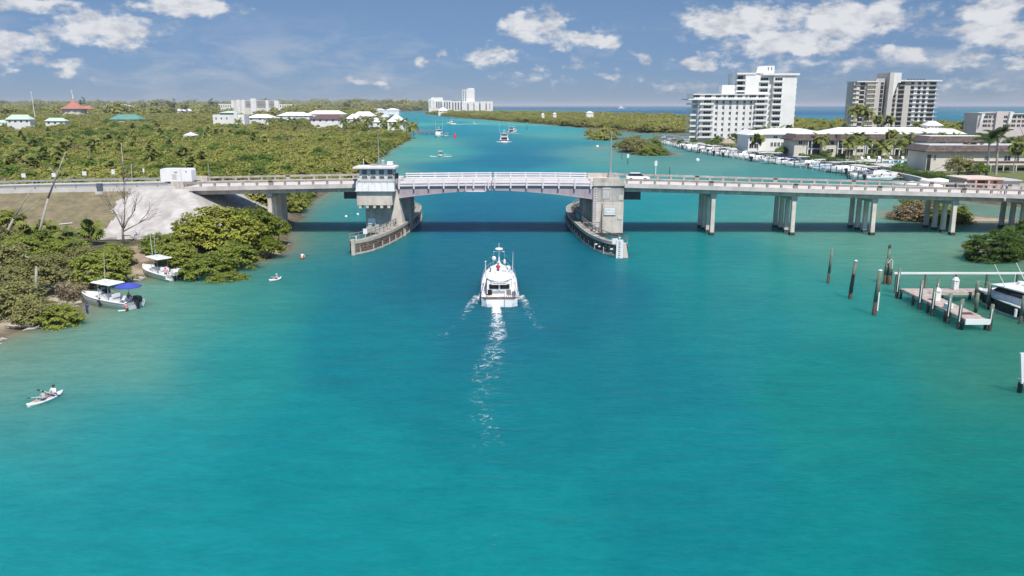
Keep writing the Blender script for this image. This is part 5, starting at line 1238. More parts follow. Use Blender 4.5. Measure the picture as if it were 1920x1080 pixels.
# flat long condominium on the mainland
Y = 2150.; zz = lambda v: zat(v, Y); xx = lambda u: xat(u, Y)
r = thing('apartment_block', 'long white condominium of six storeys with stair towers on the mainland', 'apartment block', (xx(480), Y+15, 1))
wb(MB().box(xx(437), xx(522), Y, Y+22, 0, zz(188.5)), 'wall', M['stucco_warm'], r)
for (a, b_, v) in ((436, 441, 188), (446, 452, 187), (455, 461, 187), (472, 482, 184.5), (500, 505, 188), (516, 524, 188.5)): wb(MB().box(xx(a), xx(b_), Y-4, Y-.02, 0, zz(v)), 'stair_tower', M['stucco'], r)
for (a, b_, v) in ((397, 435.8, 195), (524.2, 553, 195.5)): wb(MB().box(xx(a), xx(b_), Y, Y+20, 0, zz(v)), 'side_wing', M['stucco'], r)
for f in range(5):
    for (a, b_) in ((461.5, 471.5), (482.5, 499.5), (505.5, 515.5)): wb(MB().box(xx(a), xx(b_), Y-.4, Y-.02, zz(191.2+f*2.5), zz(190+f*2.5)), 'window', M['pane_blue'], r)
for i in range(9): wb(MB().box(xx(400+i*4), xx(401.6+i*4), Y-.4, Y-.02, zz(201), zz(197)), 'window', M['pane_blue'], r)
for i in range(6): wb(MB().box(xx(526+i*4.4), xx(527.8+i*4.4), Y-.4, Y-.02, zz(201), zz(197)), 'window', M['pane_blue'], r)
# far condominiums at the inlet
def farblock(label, Y, blocks, slots, m='stucco'):
    u = (blocks[0][0]+blocks[-1][1])/2; r = thing('apartment_block', label, 'apartment block', (xat(u, Y), Y+12, 1), group='far white condominiums at the inlet')
    for k, (a, b_, v, dy) in enumerate(blocks): wb(MB().box(xat(a, Y), xat(b_, Y), Y+dy, Y+dy+22, 0, zat(v, Y)), 'wall', M[m], r)
    for (a, b_, va, vb, dy) in slots: wb(MB().box(xat(a, Y), xat(b_, Y), Y+dy-.3, Y+dy-.02, zat(vb, Y), zat(va, Y)), 'window_bay', M['pane_blue'], r)
farblock('white stepped condominium nearest the inlet mouth', 2380., [(804, 813, 185.5, 0), (809, 830, 182.5, 3.1), (813.5, 833, 188, 1)], [(806, 807.2, 188, 203, 0)]+[(818+i*4, 820.4+i*4, 191, 203, 1) for i in range(4)])
farblock('row of white condominium blocks with dark slots beside the tall one', 2360., [(830, 845, 188.5, 0), (843, 868, 189.5, 2)], [(833+i*4.6, 835.2+i*4.6, 191, 204, 0) for i in range(3)]+[(848+i*5.2, 850.4+i*5.2, 192, 206, 2) for i in range(4)])
farblock('tall white condominium tower at the inlet', 2350., [(867, 876, 168, .5), (875.5, 890, 166.3, 0), (879, 888, 165.2, 4)], [(868+j*4, 870.4+j*4, 169.5+i*3.1, 171.2+i*3.1, .5) for i in range(7) for j in range(2)])
farblock('lower row of white condominium blocks seaward of the tall one', 2340., [(866, 877, 191.5, 0), (877.5, 888, 190, -1), (889, 899, 190.5, 0), (900.5, 911, 190, 1), (912, 924, 190, 2)], [(876.7, 878.7, 194, 209, -1.2), (887.6, 889.6, 194, 208, -.6), (898.6, 901, 194, 207, -.2), (910.6, 912.6, 194, 206, .8), (918, 919, 194, 205, 1.8)])
# small houses on the island woods
for (u, v, w, lab) in ((1018, 212, 5, 'white roof peeping out of the island woods near the inlet'), (1040, 211, 6, 'second small white roof in the island woods'), (1106, 209, 13, 'wide white roof near the ocean in the island woods')):
    Y = 1150. if v < 215 else 760.; x = xat(u, Y); z = zat(v, Y); s = w*Y/1500/2
    z -= 1.2; r = thing('beach_house', lab, 'house', (x, Y, 1), group='small houses on the island'); wb(MB().box(x-s, x+s, Y, Y+9, 0, z-.8), 'wall', M['stucco'], r); wb(MB().hip(x-s, x+s, Y, Y+9, z-.79, 2.2, .2, 0, .5), 'roof', M['white_roof'], r)
# ---------------------------------------------------------------- white apartment building by the marina
Y = 534.; zz = lambda v: zat(v, Y); xx = lambda u: xat(u, Y, 15)
r = thing('apartment_building', 'tall white apartment building with stepped wing and balconies behind the marina', 'apartment building', (xx(1390), Y+12, 1.5))
D_ = 20
wb(MB().box(xx(1308), xx(1437), Y, Y+D_, 0, zz(186)), 'wing_wall', M['stucco'], r)
wb(MB().box(xx(1299), xx(1437), Y-.6, Y+D_, zz(186)+.02, zz(178)), 'penthouse_wall', M['stucco'], r)
wb(MB().box(xx(1288), xx(1440), Y-2.2, Y+D_, zz(187.4), zz(185)), 'roof_slab', M['white'], r)
wb(MB().box(xx(1297), xx(1440), Y-1.4, Y+D_, zz(178)+.02, zz(175.8)), 'roof_slab', M['white'], r)
wb(MB().box(xx(1354), xx(1383), Y+5, Y+14, zz(175.7), zz(159)), 'roof_plant_room', M['stucco'], r)
for i in range(9): wb(MB().box(xx(1354.5+i*3.2), xx(1355.6+i*3.2), Y+4.85, Y+5, zz(175.5), zz(160)), 'cladding_rib', M['white'], r)
YT = Y+3
wb(MB().box(xx(1396), xx(1421), YT, Y+24, 0, zz(139.5)), 'tower_wall', M['stucco'], r)
wb(MB().box(xx(1421)+.01, xx(1441), YT+1, Y+24, 0, zz(141)), 'tower_wall', M['stucco'], r)
wb(MB().box(xx(1441)+.01, xx(1448), YT+2.0, Y+24, 0, zz(141)), 'tower_wall', M['stucco'], r)
wb(MB().box(xx(1448)+.01, xx(1491), YT-.5, Y+24, 0, zz(141)), 'tower_wall', M['stucco'], r)
wb(MB().box(xx(1426), xx(1495), YT-1.4, Y+24, zz(141)+.02, zz(137)), 'tower_roof', M['white'], r)
wb(MB().box(xx(1379), xx(1414), YT-.4, Y+24, zz(139.5)+.02, zz(136)), 'tower_roof', M['white'], r)
wb(MB().box(xx(1379), xx(1396)-.01, Y+7, Y+24, 0, zz(139.6)), 'tower_wall', M['stucco'], r)
wb(MB().prismy([(xx(1417), zz(136.9)), (xx(1451), zz(136.9)), (xx(1451), zz(122.5)), (xx(1430), zz(122.5)), (xx(1419), zz(124.5))], YT+3, YT+12), 'lift_house', M['stucco'], r)
for u in (1439.5, 1445.6): put('window', win(.9, 2.2), r, (xx(u), YT+3, zz(131.5)))
for i in range(4):
    z = zz(148+i*10.4); wb(MB().box(xx(1379.5), xx(1395.6), YT+.2, Y+6.9, z-1.2, z-.15), 'balcony', M['white'], r)
    wb(MB().box(xx(1384), xx(1394), Y+6.8, Y+6.98, z-.1, z+2.0), 'balcony_door', M['pane'], r)
w6 = win(1.9, 2.0, 'glass'); wbig = win(5.0, 2.2, 'glass', mull=2); wpent = win(4.3, 1.9, 'glass', mull=2)
rows = [191.6+i*10.33 for i in range(8)]
for i, v in enumerate(rows):
    if zz(v+3) < 3: continue
    zb_ = zz(v+2.8)
    for u in (1342, 1354.4, 1367.6, 1380.6, 1393.6, 1406): 
        if i < 7 or u < 1370: put('window', w6, r, (xx(u), Y, zb_))
    for u, a, b_ in ((1325, 1309.5, 1336), (1424, 1412, 1437)):
        if u > 1400 and i > 6: continue
        put('balcony_window', wbig, r, (xx(u), Y, zb_))
        put('balcony_door', win(1.0, 2.1), r, (xx(a+1.6), Y, zb_-.2))
        wb(MB().box(xx(a), xx(b_), Y-1.9, Y-.02, zz(v+4.0)-.35, zz(v+4.0)).box(xx(a), xx(b_), Y-1.9, Y-1.75, zz(v+4.0), zz(v+4.0)+.9), 'balcony', M['white'], r)
    wb(MB().box(xx(1308)-4.5, xx(1308)-.02, Y+2, Y+16, zz(v+4.0)-.3, zz(v+4.0)).box(xx(1308)-4.5, xx(1308)-4.35, Y+2, Y+16, zz(v+4.0), zz(v+4.0)+.9).box(xx(1308)-4.35, xx(1308)-.02, Y+2, Y+2.15, zz(v+4.0), zz(v+4.0)+.9), 'side_balcony', M['white'], r)
for a, b_ in ((1336.6, 1340), (1344.4, 1352.6), (1356.6, 1365.6), (1369.6, 1378.6), (1382.6, 1391.6), (1395.6, 1404), (1408, 1411.6)):
    wb(MB().box(xx(a), xx(b_), Y-.35, Y-.01, 1, zz(188)), 'pilaster', M['stucco'], r)
for u, w_ in ((1303.5, wpent), (1325, wpent), (1344, win(3.2, 1.7, mull=2)), (1356, win(1.4, 1.7)), (1368.5, wpent), (1384, win(3.2, 1.7, mull=2)), (1396.5, win(1.4, 1.7)), (1408, wpent), (1425, wpent)):
    put('penthouse_window', w_, r, (xx(u), Y-.6, zz(183.6)))
    wb(MB().box(xx(u-5), xx(u+5), Y-2.0, Y-1.9, zz(185)+.01, zz(185)+.8), 'terrace_panel', M['white'], r)
for i in range(13):
    v = 149+i*10.75
    if i > 10: break
    for u, yy, hi in ((1431, YT+1, 3), (1456, YT-.5, 99)):
        if i > hi: continue
        put('balcony_window', wbig, r, (xx(u)+.4, yy, zz(v+2.8)))
        wb(MB().box(xx(u-9.5), xx(u+9), yy-1.4, yy-.02, zz(v+4.3)-.3, zz(v+4.3)).box(xx(u-9.5), xx(u+9), yy-1.4, yy-1.25, zz(v+4.3), zz(v+4.3)+.85), 'balcony', M['white'], r)
    wb(MB().box(xx(1491)+.02, xx(1491)+1.5, YT+3, YT+9, zz(v+4.3)-.3, zz(v+4.3)+.8), 'side_balcony', M['white'], r)
# ---------------------------------------------------------------- grey-beige tower on the beach
Y = 600.; zz = lambda v: zat(v, Y); xx = lambda u: xat(u, Y, 20)
r = thing('apartment_tower', 'beige beachfront tower with tall slanted fin and dark glass balconies', 'apartment tower', (xx(1680), Y+12, 1.5))
wb(MB().box(xx(1603), xx(1637), Y+1, Y+18, 0, zz(154)), 'wall', M['stucco_warm'], r)
wb(MB().box(xx(1601), xx(1641), Y-1, Y+18, zz(154)+.01, zz(152)), 'roof_slab', M['white'], r)
wb(MB().box(xx(1637)+.01, xx(1653), Y-.5, Y+18, 0, zz(147)), 'wall', M['stucco_grey'], r)
wb(MB().box(xx(1646), xx(1651.5), Y-.62, Y-.51, 2, zz(154.5)), 'window_slot', M['pane'], r)
for i in range(10): wb(MB().box(xx(1646), xx(1651.5), Y-.7, Y-.63, zz(160+i*8.3), zz(159+i*8.3)), 'slot_bar', M['stucco_grey'], r)
wb(MB().prismy([(xx(1655.5), 0), (xx(1665), 0), (xx(1664.2), zz(136.5)), (xx(1656.5), zz(136.5))], Y-5, Y+16), 'fin', M['stucco_grey'], r)  # shaded side of the fin, its shade put in as grey stucco
wb(MB().box(xx(1664.2)+.03, xx(1681), Y-2.2, Y+14, zz(155), zz(136.5)), 'lift_house', M['white'], r)  # upper part of the fin's lit face, brightness put in as white
wb(MB().prismy([(xx(1664.4), zz(184)), (xx(1668), zz(184)), (xx(1675.5), zz(155)), (xx(1664.6), zz(155))], Y-2.15, Y+2), 'slanted_fin', M['white'], r)  # tapering sunlit face of the fin, painted white
wb(MB().box(xx(1668), xx(1693)-.01, Y+2.01, Y+18, 0, zz(152.5)), 'wall', M['stucco_grey'], r)
wb(MB().box(xx(1693), xx(1754), Y+2.01, Y+18, 0, zz(152.5)), 'wall', M['stucco'], r)
wb(MB().box(xx(1693), xx(1704), Y+1.2, Y+2, 0, zz(152.5)), 'wall_pier', M['stucco_grey'], r)
wb(MB().box(xx(1681)+.05, xx(1760), Y-.5, Y+18, zz(152.5)+.01, zz(150)), 'roof_slab', M['white'], r)
for i in range(10):
    v = 156.2+i*8.45
    if zz(v+4) < 2.5: break
    for a, b_ in ((1674.5, 1678.5), (1683.5, 1692.5), (1705.5, 1711.5), (1718.5, 1724), (1729, 1734.5), (1740, 1752)):
        wb(MB().box(xx(a)-i*.02, xx(b_), Y+1.86, Y+2.0, zz(v+2.6), zz(v-2.4)), 'window', M['pane'], r)
    for a, b_ in ((1704.5, 1712.2), (1717, 1725), (1728, 1736)): pass
    wb(MB().box(xx(1704.2), xx(1758), Y+.6, Y+1.85, zz(v+3.7), zz(v+3.05)), 'balcony_slab', M['white'], r)
    wb(MB().box(xx(1683), xx(1693), Y+.6, Y+1.85, zz(v+3.9), zz(v+3.1)), 'balcony_slab', M['stucco_grey'], r)
    wb(MB().box(xx(1674), xx(1680), Y+.9, Y+1.85, zz(v+3.9), zz(v+3.1)), 'balcony_slab', M['stucco_grey'], r)
    wb(MB().box(xx(1609.5), xx(1618.5), Y+.86, Y+1.0, zz(v+3.4), zz(v-2.6)), 'window', M['pane'], r)
    wb(MB().box(xx(1597.5), xx(1609.5), Y+.2, Y+5, zz(v+3.9), zz(v+3.2)).box(xx(1598.5), xx(1603), Y+1.5, Y+5, zz(v+3.1), zz(v-1)), 'corner_balcony', M['stucco_grey'], r)
    wb(MB().box(xx(1621), xx(1636.6), Y-1.2, Y+.98, zz(v+4.2), zz(v+2.2)), 'curved_balcony', M['stucco_warm'], r)
for i in range(6): wb(MB().box(xx(1703+i*6), xx(1705+i*6), Y+5, Y+7, zz(150)+.01, zz(147.5)), 'roof_unit', M['dark_steel'], r)
# ---------------------------------------------------------------- pale pink building by the beach
Y = 470.; zz = lambda v: zat(v, Y); xx = lambda u: xat(u, Y, 12)
r = thing('apartment_building', 'pale pink four storey building by the beach behind the royal palms', 'apartment building', (xx(1880), Y+8, 1.5))
wb(MB().box(xx(1831), xx(1864), Y, Y+14, 0, zz(212)), 'wall', M['pale_pink'], r)
wb(MB().box(xx(1863), xx(1877), Y-1.5, Y+14, 0, zz(209)), 'stair_tower', M['pale_pink'], r)
wb(MB().box(xx(1877)+.01, xx(1894), Y-.8, Y+14, 0, zz(209)), 'wall', M['pale_pink'], r)
wb(MB().box(xx(1894)+.01, xx(1945), Y+.5, Y+14, 0, zz(214)), 'wall', M['pale_pink'], r)
wb(MB().box(xx(1830), xx(1864), Y-.8, Y+14, zz(212)+.01, zz(211)).box(xx(1893), xx(1945), Y-.4, Y+14, zz(214)+.01, zz(213)), 'roof_edge', M['white'], r)
wb(MB().prismy([(xx(1884), zz(236)), (xx(1886), zz(236)), (xx(1893.6), zz(210)), (xx(1886.6), zz(210))], Y-2.4, Y-.82), 'slanted_fin', M['white'], r)
wb(MB().prismy([(xx(1833.5), zz(233)), (xx(1835), zz(233)), (xx(1842), zz(213)), (xx(1835.5), zz(213))], Y-1.6, Y-.02), 'slanted_fin', M['white'], r)
for i in range(3):
    v = 220+i*8.2
    for u, w_, yy in ((1846, 2.6, Y), (1854, 1.8, Y), (1860.5, 1.0, Y), (1881, 2.3, Y-.8), (1900, 2.6, Y+.5), (1910, 2.0, Y+.5), (1919, 2.2, Y+.5)): put('window', win(w_, 1.6, frame='pale_pink'), r, (xx(u), yy, zz(v+1.8)))
# ---------------------------------------------------------------- resort buildings beside the marina
def longroof(label, x0, x1, y0, y1, ze, zr, wall, roof, wins=(), over=1.2, name='resort_building'):
    r = thing(name, label, 'building', ((x0+x1)/2, (y0+y1)/2, 1.5))
    wb(MB().box(x0, x1, y0, y1, 0, ze), 'wall', M[wall], r); wb(MB().hip(x0, x1, y0, y1, ze+.01, zr-ze, .35, 0, over), 'roof', M[roof], r)
    for (x, z, w, h, mu) in wins: put('window', win(w, h, mull=mu), r, (x, y0, z))
    return r
A0 = 411.
w_ = [(xat(u, A0), zat(v, A0), w*.28*1.0, h*.28, mu) for (u, v, w, h, mu) in ((1453, 259.5, 7.5, 4.6, 1), (1469, 259.5, 7.5, 4.6, 1), (1447, 275, 5, 8, 1), (1453.5, 275, 5, 8, 1), (1460, 275, 5, 8, 1), (1467, 275, 5, 8, 1), (1474, 275, 5, 8, 1))]
rA = longroof('white two storey building with a broad white roof facing the marina lawn', xat(1424, A0), xat(1560, A0), A0, A0+34, zat(252, A0), zat(240.5, A0+17), 'stucco', 'white_roof', w_)
rA2 = longroof('glazed white end pavilion of the broad roofed building beside the tiki hut', xat(1403, 405), xat(1423.6, 405), 405, 425, zat(253, 405), zat(243, 415), 'stucco', 'white_roof', [(xat(1409, 405), zat(265, 405), 2.2, 2.0, 1), (xat(1418, 405), zat(265, 405), 2.2, 2.0, 1), (xat(1409, 405), zat(278, 405), 2.2, 2.4, 1), (xat(1418, 405), zat(278, 405), 2.2, 2.4, 1)])
rB = longroof('very long white roofed building behind the brown shake roofs', xat(1560, 455), xat(1766, 455), 455, 480, zat(249.5, 455), zat(238.5, 468), 'stucco', 'white_roof', [(xat(u, 455), zat(252.5, 455), 2.4, 1.6, 1) for u in (1596, 1618, 1640, 1662, 1682, 1706, 1732)])
rC = longroof('short white roofed building at the far end of the long one', xat(1770, 440), xat(1806, 440), 440, 470, zat(251, 440), zat(240, 455), 'stucco', 'white_roof', [(xat(1785, 440), zat(255, 440), 2.4, 1.6, 1)])
def mansard(label, x0, x1, y0, y1, z0, ze, zr, wall, bays, wins, flat='white_roof', name='resort_building'):
    r = thing(name, label, 'building', ((x0+x1)/2, (y0+y1)/2, 1.5)); zm = (z0+ze)/2
    wb(MB().box(x0, x1, y0, y1, 0, ze), 'wall', M[wall], r)
    o = 1.3; i_ = .9
    lo = [(x0-o, y0-o), (x1+o, y0-o), (x1+o, y1+o), (x0-o, y1+o)]; hi = [(x0+i_, y0+i_), (x1-i_, y0+i_), (x1-i_, y1-i_), (x0+i_, y1-i_)]
    wb(MB().loft([[(x, y, ze+.02) for x, y in lo], [(x, y, ze+.35) for x, y in lo], [(x, y, zr) for x, y in hi]]), 'mansard_roof', M['mansard'], r)
    wb(MB().box(x0+i_+.1, x1-i_-.1, y0+i_+.1, y1-i_-.1, zr-.3, zr+.06), 'flat_roof', M[flat], r)
    wb(MB().box(x0+i_-.1, x1-i_+.1, y0+i_-.1, y0+i_+.09, zr-.05, zr+.2), 'roof_edge', M['white'], r)
    # shake courses
    for k in range(1, 4):
        f = k/4; a = -o+(o+i_)*f; zc_ = ze+.35+(zr-ze-.35)*f
        wb(MB().box(x0+a, x1-a, y0+a-.10, y0+a+.02, zc_-.06, zc_+.04), 'shake_course', M['mansard'], r)
    for (xa, xb) in bays:
        wb(MB().box(xa, xb, y0-.04, y0-.01, z0+.3, ze-.25), 'dark_porch_panel', M['pane'], r)  # dark sheet on the wall stands in for the shade of the porch recess
        wb(MB().box(xa-.2, xb+.2, y0-.9, y0-.05, zm-.25, zm+.1), 'porch_slab', M['white'], r)
        wb(MB().box(xa-.25, xa+.05, y0-.9, y0-.05, z0-.3, zm-.26).box(xa-.25, xa+.05, y0-.9, y0-.05, zm+.11, ze), 'porch_post', M['white'], r)
        xm = xa+(xb-xa)*.28; wb(MB().box(xm-.22, xm+.22, y0-.9, y0-.05, z0-.3, zm-.26).box(xm-.22, xm+.22, y0-.9, y0-.05, zm+.11, ze), 'porch_post', M['white'], r)
    for (x, z, w, h) in wins: put('window', win(w, h, mull=1), r, (x, y0, z))
    return r
Yb = 366.; f = lambda u: xat(u, Yb, 5)
rM = mansard('long two storey building with brown shake mansard roof and dark porches', f(1489), f(1728), Yb, Yb+15, 1.5, zat(263.5, Yb), zat(251.5, Yb), 'stucco_warm',
             [(f(1514), f(1537)), (f(1570), f(1600)), (f(1626), f(1653)), (f(1677), f(1707))],
             [(f(u), z, 3.0, 1.7) for u in (1557, 1613, 1664) for z in (zat(271.5, Yb), zat(286, Yb))]+[(f(1500), zat(271.5, Yb), 1.8, 1.9), (f(1716), zat(271.5, Yb), 2.6, 1.9), (f(1716), zat(288, Yb), 2.6, 1.9)])
for u in (1569, 1623): wb(MB().box(f(u)-.9, f(u)+.9, Yb-1.2, Yb+.9, zat(263, Yb)+.4, zat(252, Yb)), 'roof_dormer', M['mansard'], rM)
Yc = 285.; f = lambda u: xat(u, Yc, 5)
rN = mansard('nearer two storey building with brown mansard roof and open gallery behind the royal palms', f(1737), f(1965), Yc, Yc+14, 1.5, zat(285, Yc), zat(272.5, Yc), 'stucco_warm', [],
             [(f(1752), zat(301, Yc), 1.0, 2.0), (f(1848), zat(300.5, Yc), 1.2, 1.4), (f(1888), zat(302, Yc), 2.4, 1.9), (f(1908), zat(304, Yc), 1.1, 2.6), (f(1800), zat(302, Yc), 2.0, 1.6)], 'grey_roof')
wb(MB().box(f(1780), f(1965), Yc-1.8, Yc-.02, zat(309, Yc), zat(306.5, Yc)), 'gallery_slab', M['stucco_warm'], rN)
wb(MB().box(f(1780), f(1965), Yc-1.8, Yc-1.7, zat(306, Yc)+.02, zat(301.5, Yc)), 'gallery_railing', M['mansard'], rN)
for i in range(8): wb(MB().box(f(1781+i*24), f(1782.6+i*24), Yc-1.8, Yc-1.6, 1.2, zat(309.2, Yc)), 'gallery_post', M['stucco_warm'], rN)
wb(MB().box(f(1738), f(1745), Yc-.06, Yc-.02, 1.6, zat(290, Yc)), 'dark_porch_panel', M['pane'], rN)  # dark sheet standing in for porch shade
for i in range(4): wb(MB().box(f(1800+i*36), f(1822+i*36), Yc-.05, Yc-.02, 1.6, zat(314, Yc)), 'carport_opening', M['glass'], rN)
st = wb(MB().beam((f(1745), Yc-2.6, 1.4), (f(1772), Yc-2.6, zat(309, Yc)), .2, .3).beam((f(1745), Yc-1.6, 1.4), (f(1772), Yc-1.6, zat(309, Yc)), .2, .3), 'stair', M['rail_white'], rN)
stm = MB().box(-.2, .2, -1.0, 0, -.05, .03).mesh('stair_tread', M['paver'])
for i in range(11): k = (i+.5)/11; put('stair_tread', stm, st, (f(1745)+(f(1772)-f(1745))*k, Yc-1.62, 1.6+(zat(309, Yc)-1.4)*k))
wb(MB().beam((f(1744), Yc-2.6, 2.6), (f(1771), Yc-2.6, zat(309, Yc)+1.1), .07, .07), 'stair_rail', M['rail_white'], rN)
Yd = 330.; f = lambda u: xat(u, Yd, 5)
mansard('brown mansard roofed building half hidden behind the nearer one', f(1738), f(1850), Yd, Yd+12, 1.5, zat(267, Yd), zat(255.5, Yd), 'stucco_warm', [], [(f(1765), zat(270.5, Yd), 2.4, .8)])
# pink low building beside the bridge
Ye = 214.; f = lambda u: xat(u, Ye, 3)
r = thing('utility_building', 'low salmon pink building with flat pinkish roof beside the bridge end', 'building', (f(1860), Ye+5, 1.5))
zr = zat(334.5, Ye)
wb(MB().box(f(1812), f(1876), Ye, Ye+9, 0, zr-.35), 'wall', M['pink_wall'], r)
wb(MB().box(f(1876)+.02, f(1915), Ye+.8, Ye+8, 0, zr-.75), 'side_wall', M['pale_pink'], r)
wb(MB().prism([(f(1808), Ye-1), (f(1882), Ye-1), (f(1880), Ye+10), (f(1808), Ye+10)], zr-.34, zr), 'roof', M['pink_roof'], r)
wb(MB().box(f(1876), f(1917), Ye+.2, Ye+8.6, zr-.74, zr-.5), 'side_roof', M['grey_roof'], r)
wb(MB().box(f(1861.5), f(1868), Ye-.05, Ye-.01, 1.2, zat(339, Ye)), 'door', M['maroon_cloth'], r)
wb(MB().box(f(1828), f(1846), Ye-.04, Ye-.01, 1.2, zat(336.5, Ye)), 'porch_opening', M['maroon_cloth'], r)
for u in (1824, 1848): wb(MB().box(f(u), f(u)+.5, Ye-.9, Ye-.05, .8, zr-.35), 'post', M['pink_wall'], r)
# tiki hut
q = P(1364, 277, 1.5); hx, hy = q.x, q.y
r = thing('tiki_hut', 'thatched open hut on posts on the marina lawn', 'hut', (hx, hy, 1.5))
wb(MB().hip(hx-3.6, hx+3.6, hy-3, hy+3, 4.0, 2.4, .2), 'thatch_roof', M['thatch'], r)
for sx in (-3, -1, 1, 3):
    for sy in (-2.4, 2.4): wb(MB().cyl((hx+sx, hy+sy, 1.2), (hx+sx, hy+sy, 4.05), .13), 'post', M['bark'], r)
wb(MB().box(hx-2.6, hx+2.6, hy-.4, hy+.4, 1.4, 2.6), 'bar_counter', M['timber_brown'], r)
# white beach pavilion
q = (xat(1744, 470), 470.); r = thing('beach_pavilion', 'white hipped pavilion roof in front of the beige tower', 'pavilion', (q[0], q[1], 1.5))
wb(MB().hip(q[0]-5, q[0]+5, q[1]-4, q[1]+4, zat(235, 470), 2.4, .2), 'roof', M['white_roof'], r); wb(MB().box(q[0]-4, q[0]+4, q[1]-3, q[1]+3, 0, zat(235, 470)-.01), 'wall', M['stucco_warm'], r)
for i in range(4): put('window', win(1.2, 2), r, (q[0]-3+i*2, q[1]-3, zat(235, 470)-2.6))
# white boathouse wall behind the marina
r = thing('garden_wall', 'long pale wall behind the boats at the creek end of the marina', 'wall', (P(1270, 262, 1.5).x, P(1270, 262, 1.5).y, 1.5))
q0, q1 = P(1240, 264, 1.5), P(1292, 268, 1.5); wb(MB().beam((q0.x, q0.y, 3), (q1.x, q1.y, 3), .4, 4.2), 'wall', M['stucco_warm'], r); wb(MB().beam((q0.x, q0.y, 5.2), (q1.x, q1.y, 5.2), .7, .25), 'coping', M['white'], r)
# ---------------------------------------------------------------- sea wall, walk, pool
shore = [Vector((x, y)) for x, y in ((126, 238), (129.6, 262), (130.2, 300), (126, 330), (121, 352), (114.5, 392), (111, 430), (109.5, 470), (108, 540))]
sc_ = catmull([(p.x, p.y) for p in shore], 5)
def rib(a, b, z0, z1): return MB().loft([[(p.x, p.y, z0), (q.x, q.y, z0), (q.x, q.y, z1), (p.x, p.y, z1)] for p, q in zip(a, b)])
r = thing('sea_wall', 'grey concrete sea wall along the marina', 'sea wall', (126, 300, 0))
wb(rib(offset2(sc_, .1), offset2(sc_, -.6), -2, 1.72), 'wall', M['concrete'], r); wb(rib(offset2(sc_, .25), offset2(sc_, -.75), 1.721, 1.9), 'wall_cap', M['paver'], r)
walk = catmull([(135.5, 238), (136, 262), (135.6, 300), (134.5, 330), (133.4, 372), (131, 398), (122, 420), (118, 470)], 5)
o = rib(offset2(walk, .9), offset2(walk, -.9), 1.4, 1.66).build('sea_wall_path', M['paver']); struct(o)
r = thing('low_wall', 'low white wall along the sea wall path beside the pool deck', 'wall', (134, 290, 1.5)); wb(rib(offset2(walk[2:22], 1.15), offset2(walk[2:22], 1.0), 1.4, 2.5), 'wall', M['white'], r)
struct(MB().box(137.5, 172, 296, 346, 1.2, 1.62).build('pool_deck', M['paver']))
r = thing('swimming_pool', 'blue swimming pool on the pale deck beside the gallery building', 'swimming pool', (158, 326, 1.6))
pl = [(148, 316), (166, 314), (172, 322), (171, 334), (160, 337), (150, 330)]
wb(MB().prism([(158+(x-158)*1.06, 326+(y-326)*1.08) for x, y in pl], 1.621, 1.70), 'coping', M['white'], r); wb(MB().prism(pl, 1.701, 1.73), 'pool_water', M['pool_water'], r)
lm = MB().box(-.35, .35, -.9, .5, .25, .33).mesh('seat', M['white_cloth']); lb = MB().prismx([(.5, .3), (.6, .3), (1.05, .95), (.95, 1.0)], -.35, .35).mesh('backrest', M['white_cloth']); ll = MB().box(-.03, .03, -.03, .03, 0, .25).mesh('leg', M['white'])
for i, (x, y, rz, lab) in enumerate(((147, 338, .2, 'white sun lounger at the pool corner nearest the palms'), (150.5, 340.5, -.1, 'white sun lounger with its back to the long porch building'), (155.5, 341, .1, 'white sun lounger behind the middle of the pool'), (160, 341, -.2, 'white sun lounger behind the pool beside the blue post'), (165, 340, .2, 'white sun lounger near the gallery building'), (169, 339, 0, 'last white sun lounger by the gallery wall'), (142, 312, 1.4, 'white sun lounger alone on the open deck'), (145.5, 305, 1.2, 'white sun lounger facing the marina'))):
    t_ = thing('sun_lounger', lab, 'sun lounger', (x, y, 1.63), rz, 'sun loungers round the pool'); t_.scale = (1.5, 1.5, 1.5); link('seat', lm, t_); link('backrest', lb, t_)
    for a in (-.3, .3):
        for b_ in (-.8, .4): link('leg', ll, t_, (a, b_, 0))
# flagpole
q = P(1601, 290, 1.5); r = thing('flagpole', 'white flagpole with a striped flag on the resort lawn', 'flagpole', (q.x, q.y, 1.5))
wb(MB().cyl((q.x, q.y, 1.3), (q.x, q.y, zat(272, q.y)), .09, .05), 'pole', M['white'], r)
zt_ = zat(273.5, q.y)
for i in range(7): wb(MB().loft([[(q.x-.1-s*3.0, q.y+.25*math.sin(s*5), zt_-i*.26-s*.5-.26), (q.x-.1-s*3.0, q.y+.25*math.sin(s*5)+.03, zt_-i*.26-s*.5-.26), (q.x-.1-s*3.0, q.y+.25*math.sin(s*5)+.03, zt_-i*.26-s*.5), (q.x-.1-s*3.0, q.y+.25*math.sin(s*5), zt_-i*.26-s*.5)] for s in frange(0, 1, 6)]), 'flag_stripe', M['red_cloth' if i % 2 == 0 else 'white_cloth'], r)
wb(MB().box(q.x-1.2, q.x-.1, q.y-.12, q.y-.06, zt_-1.1, zt_+.02), 'flag_canton', M['navy_cloth'], r)
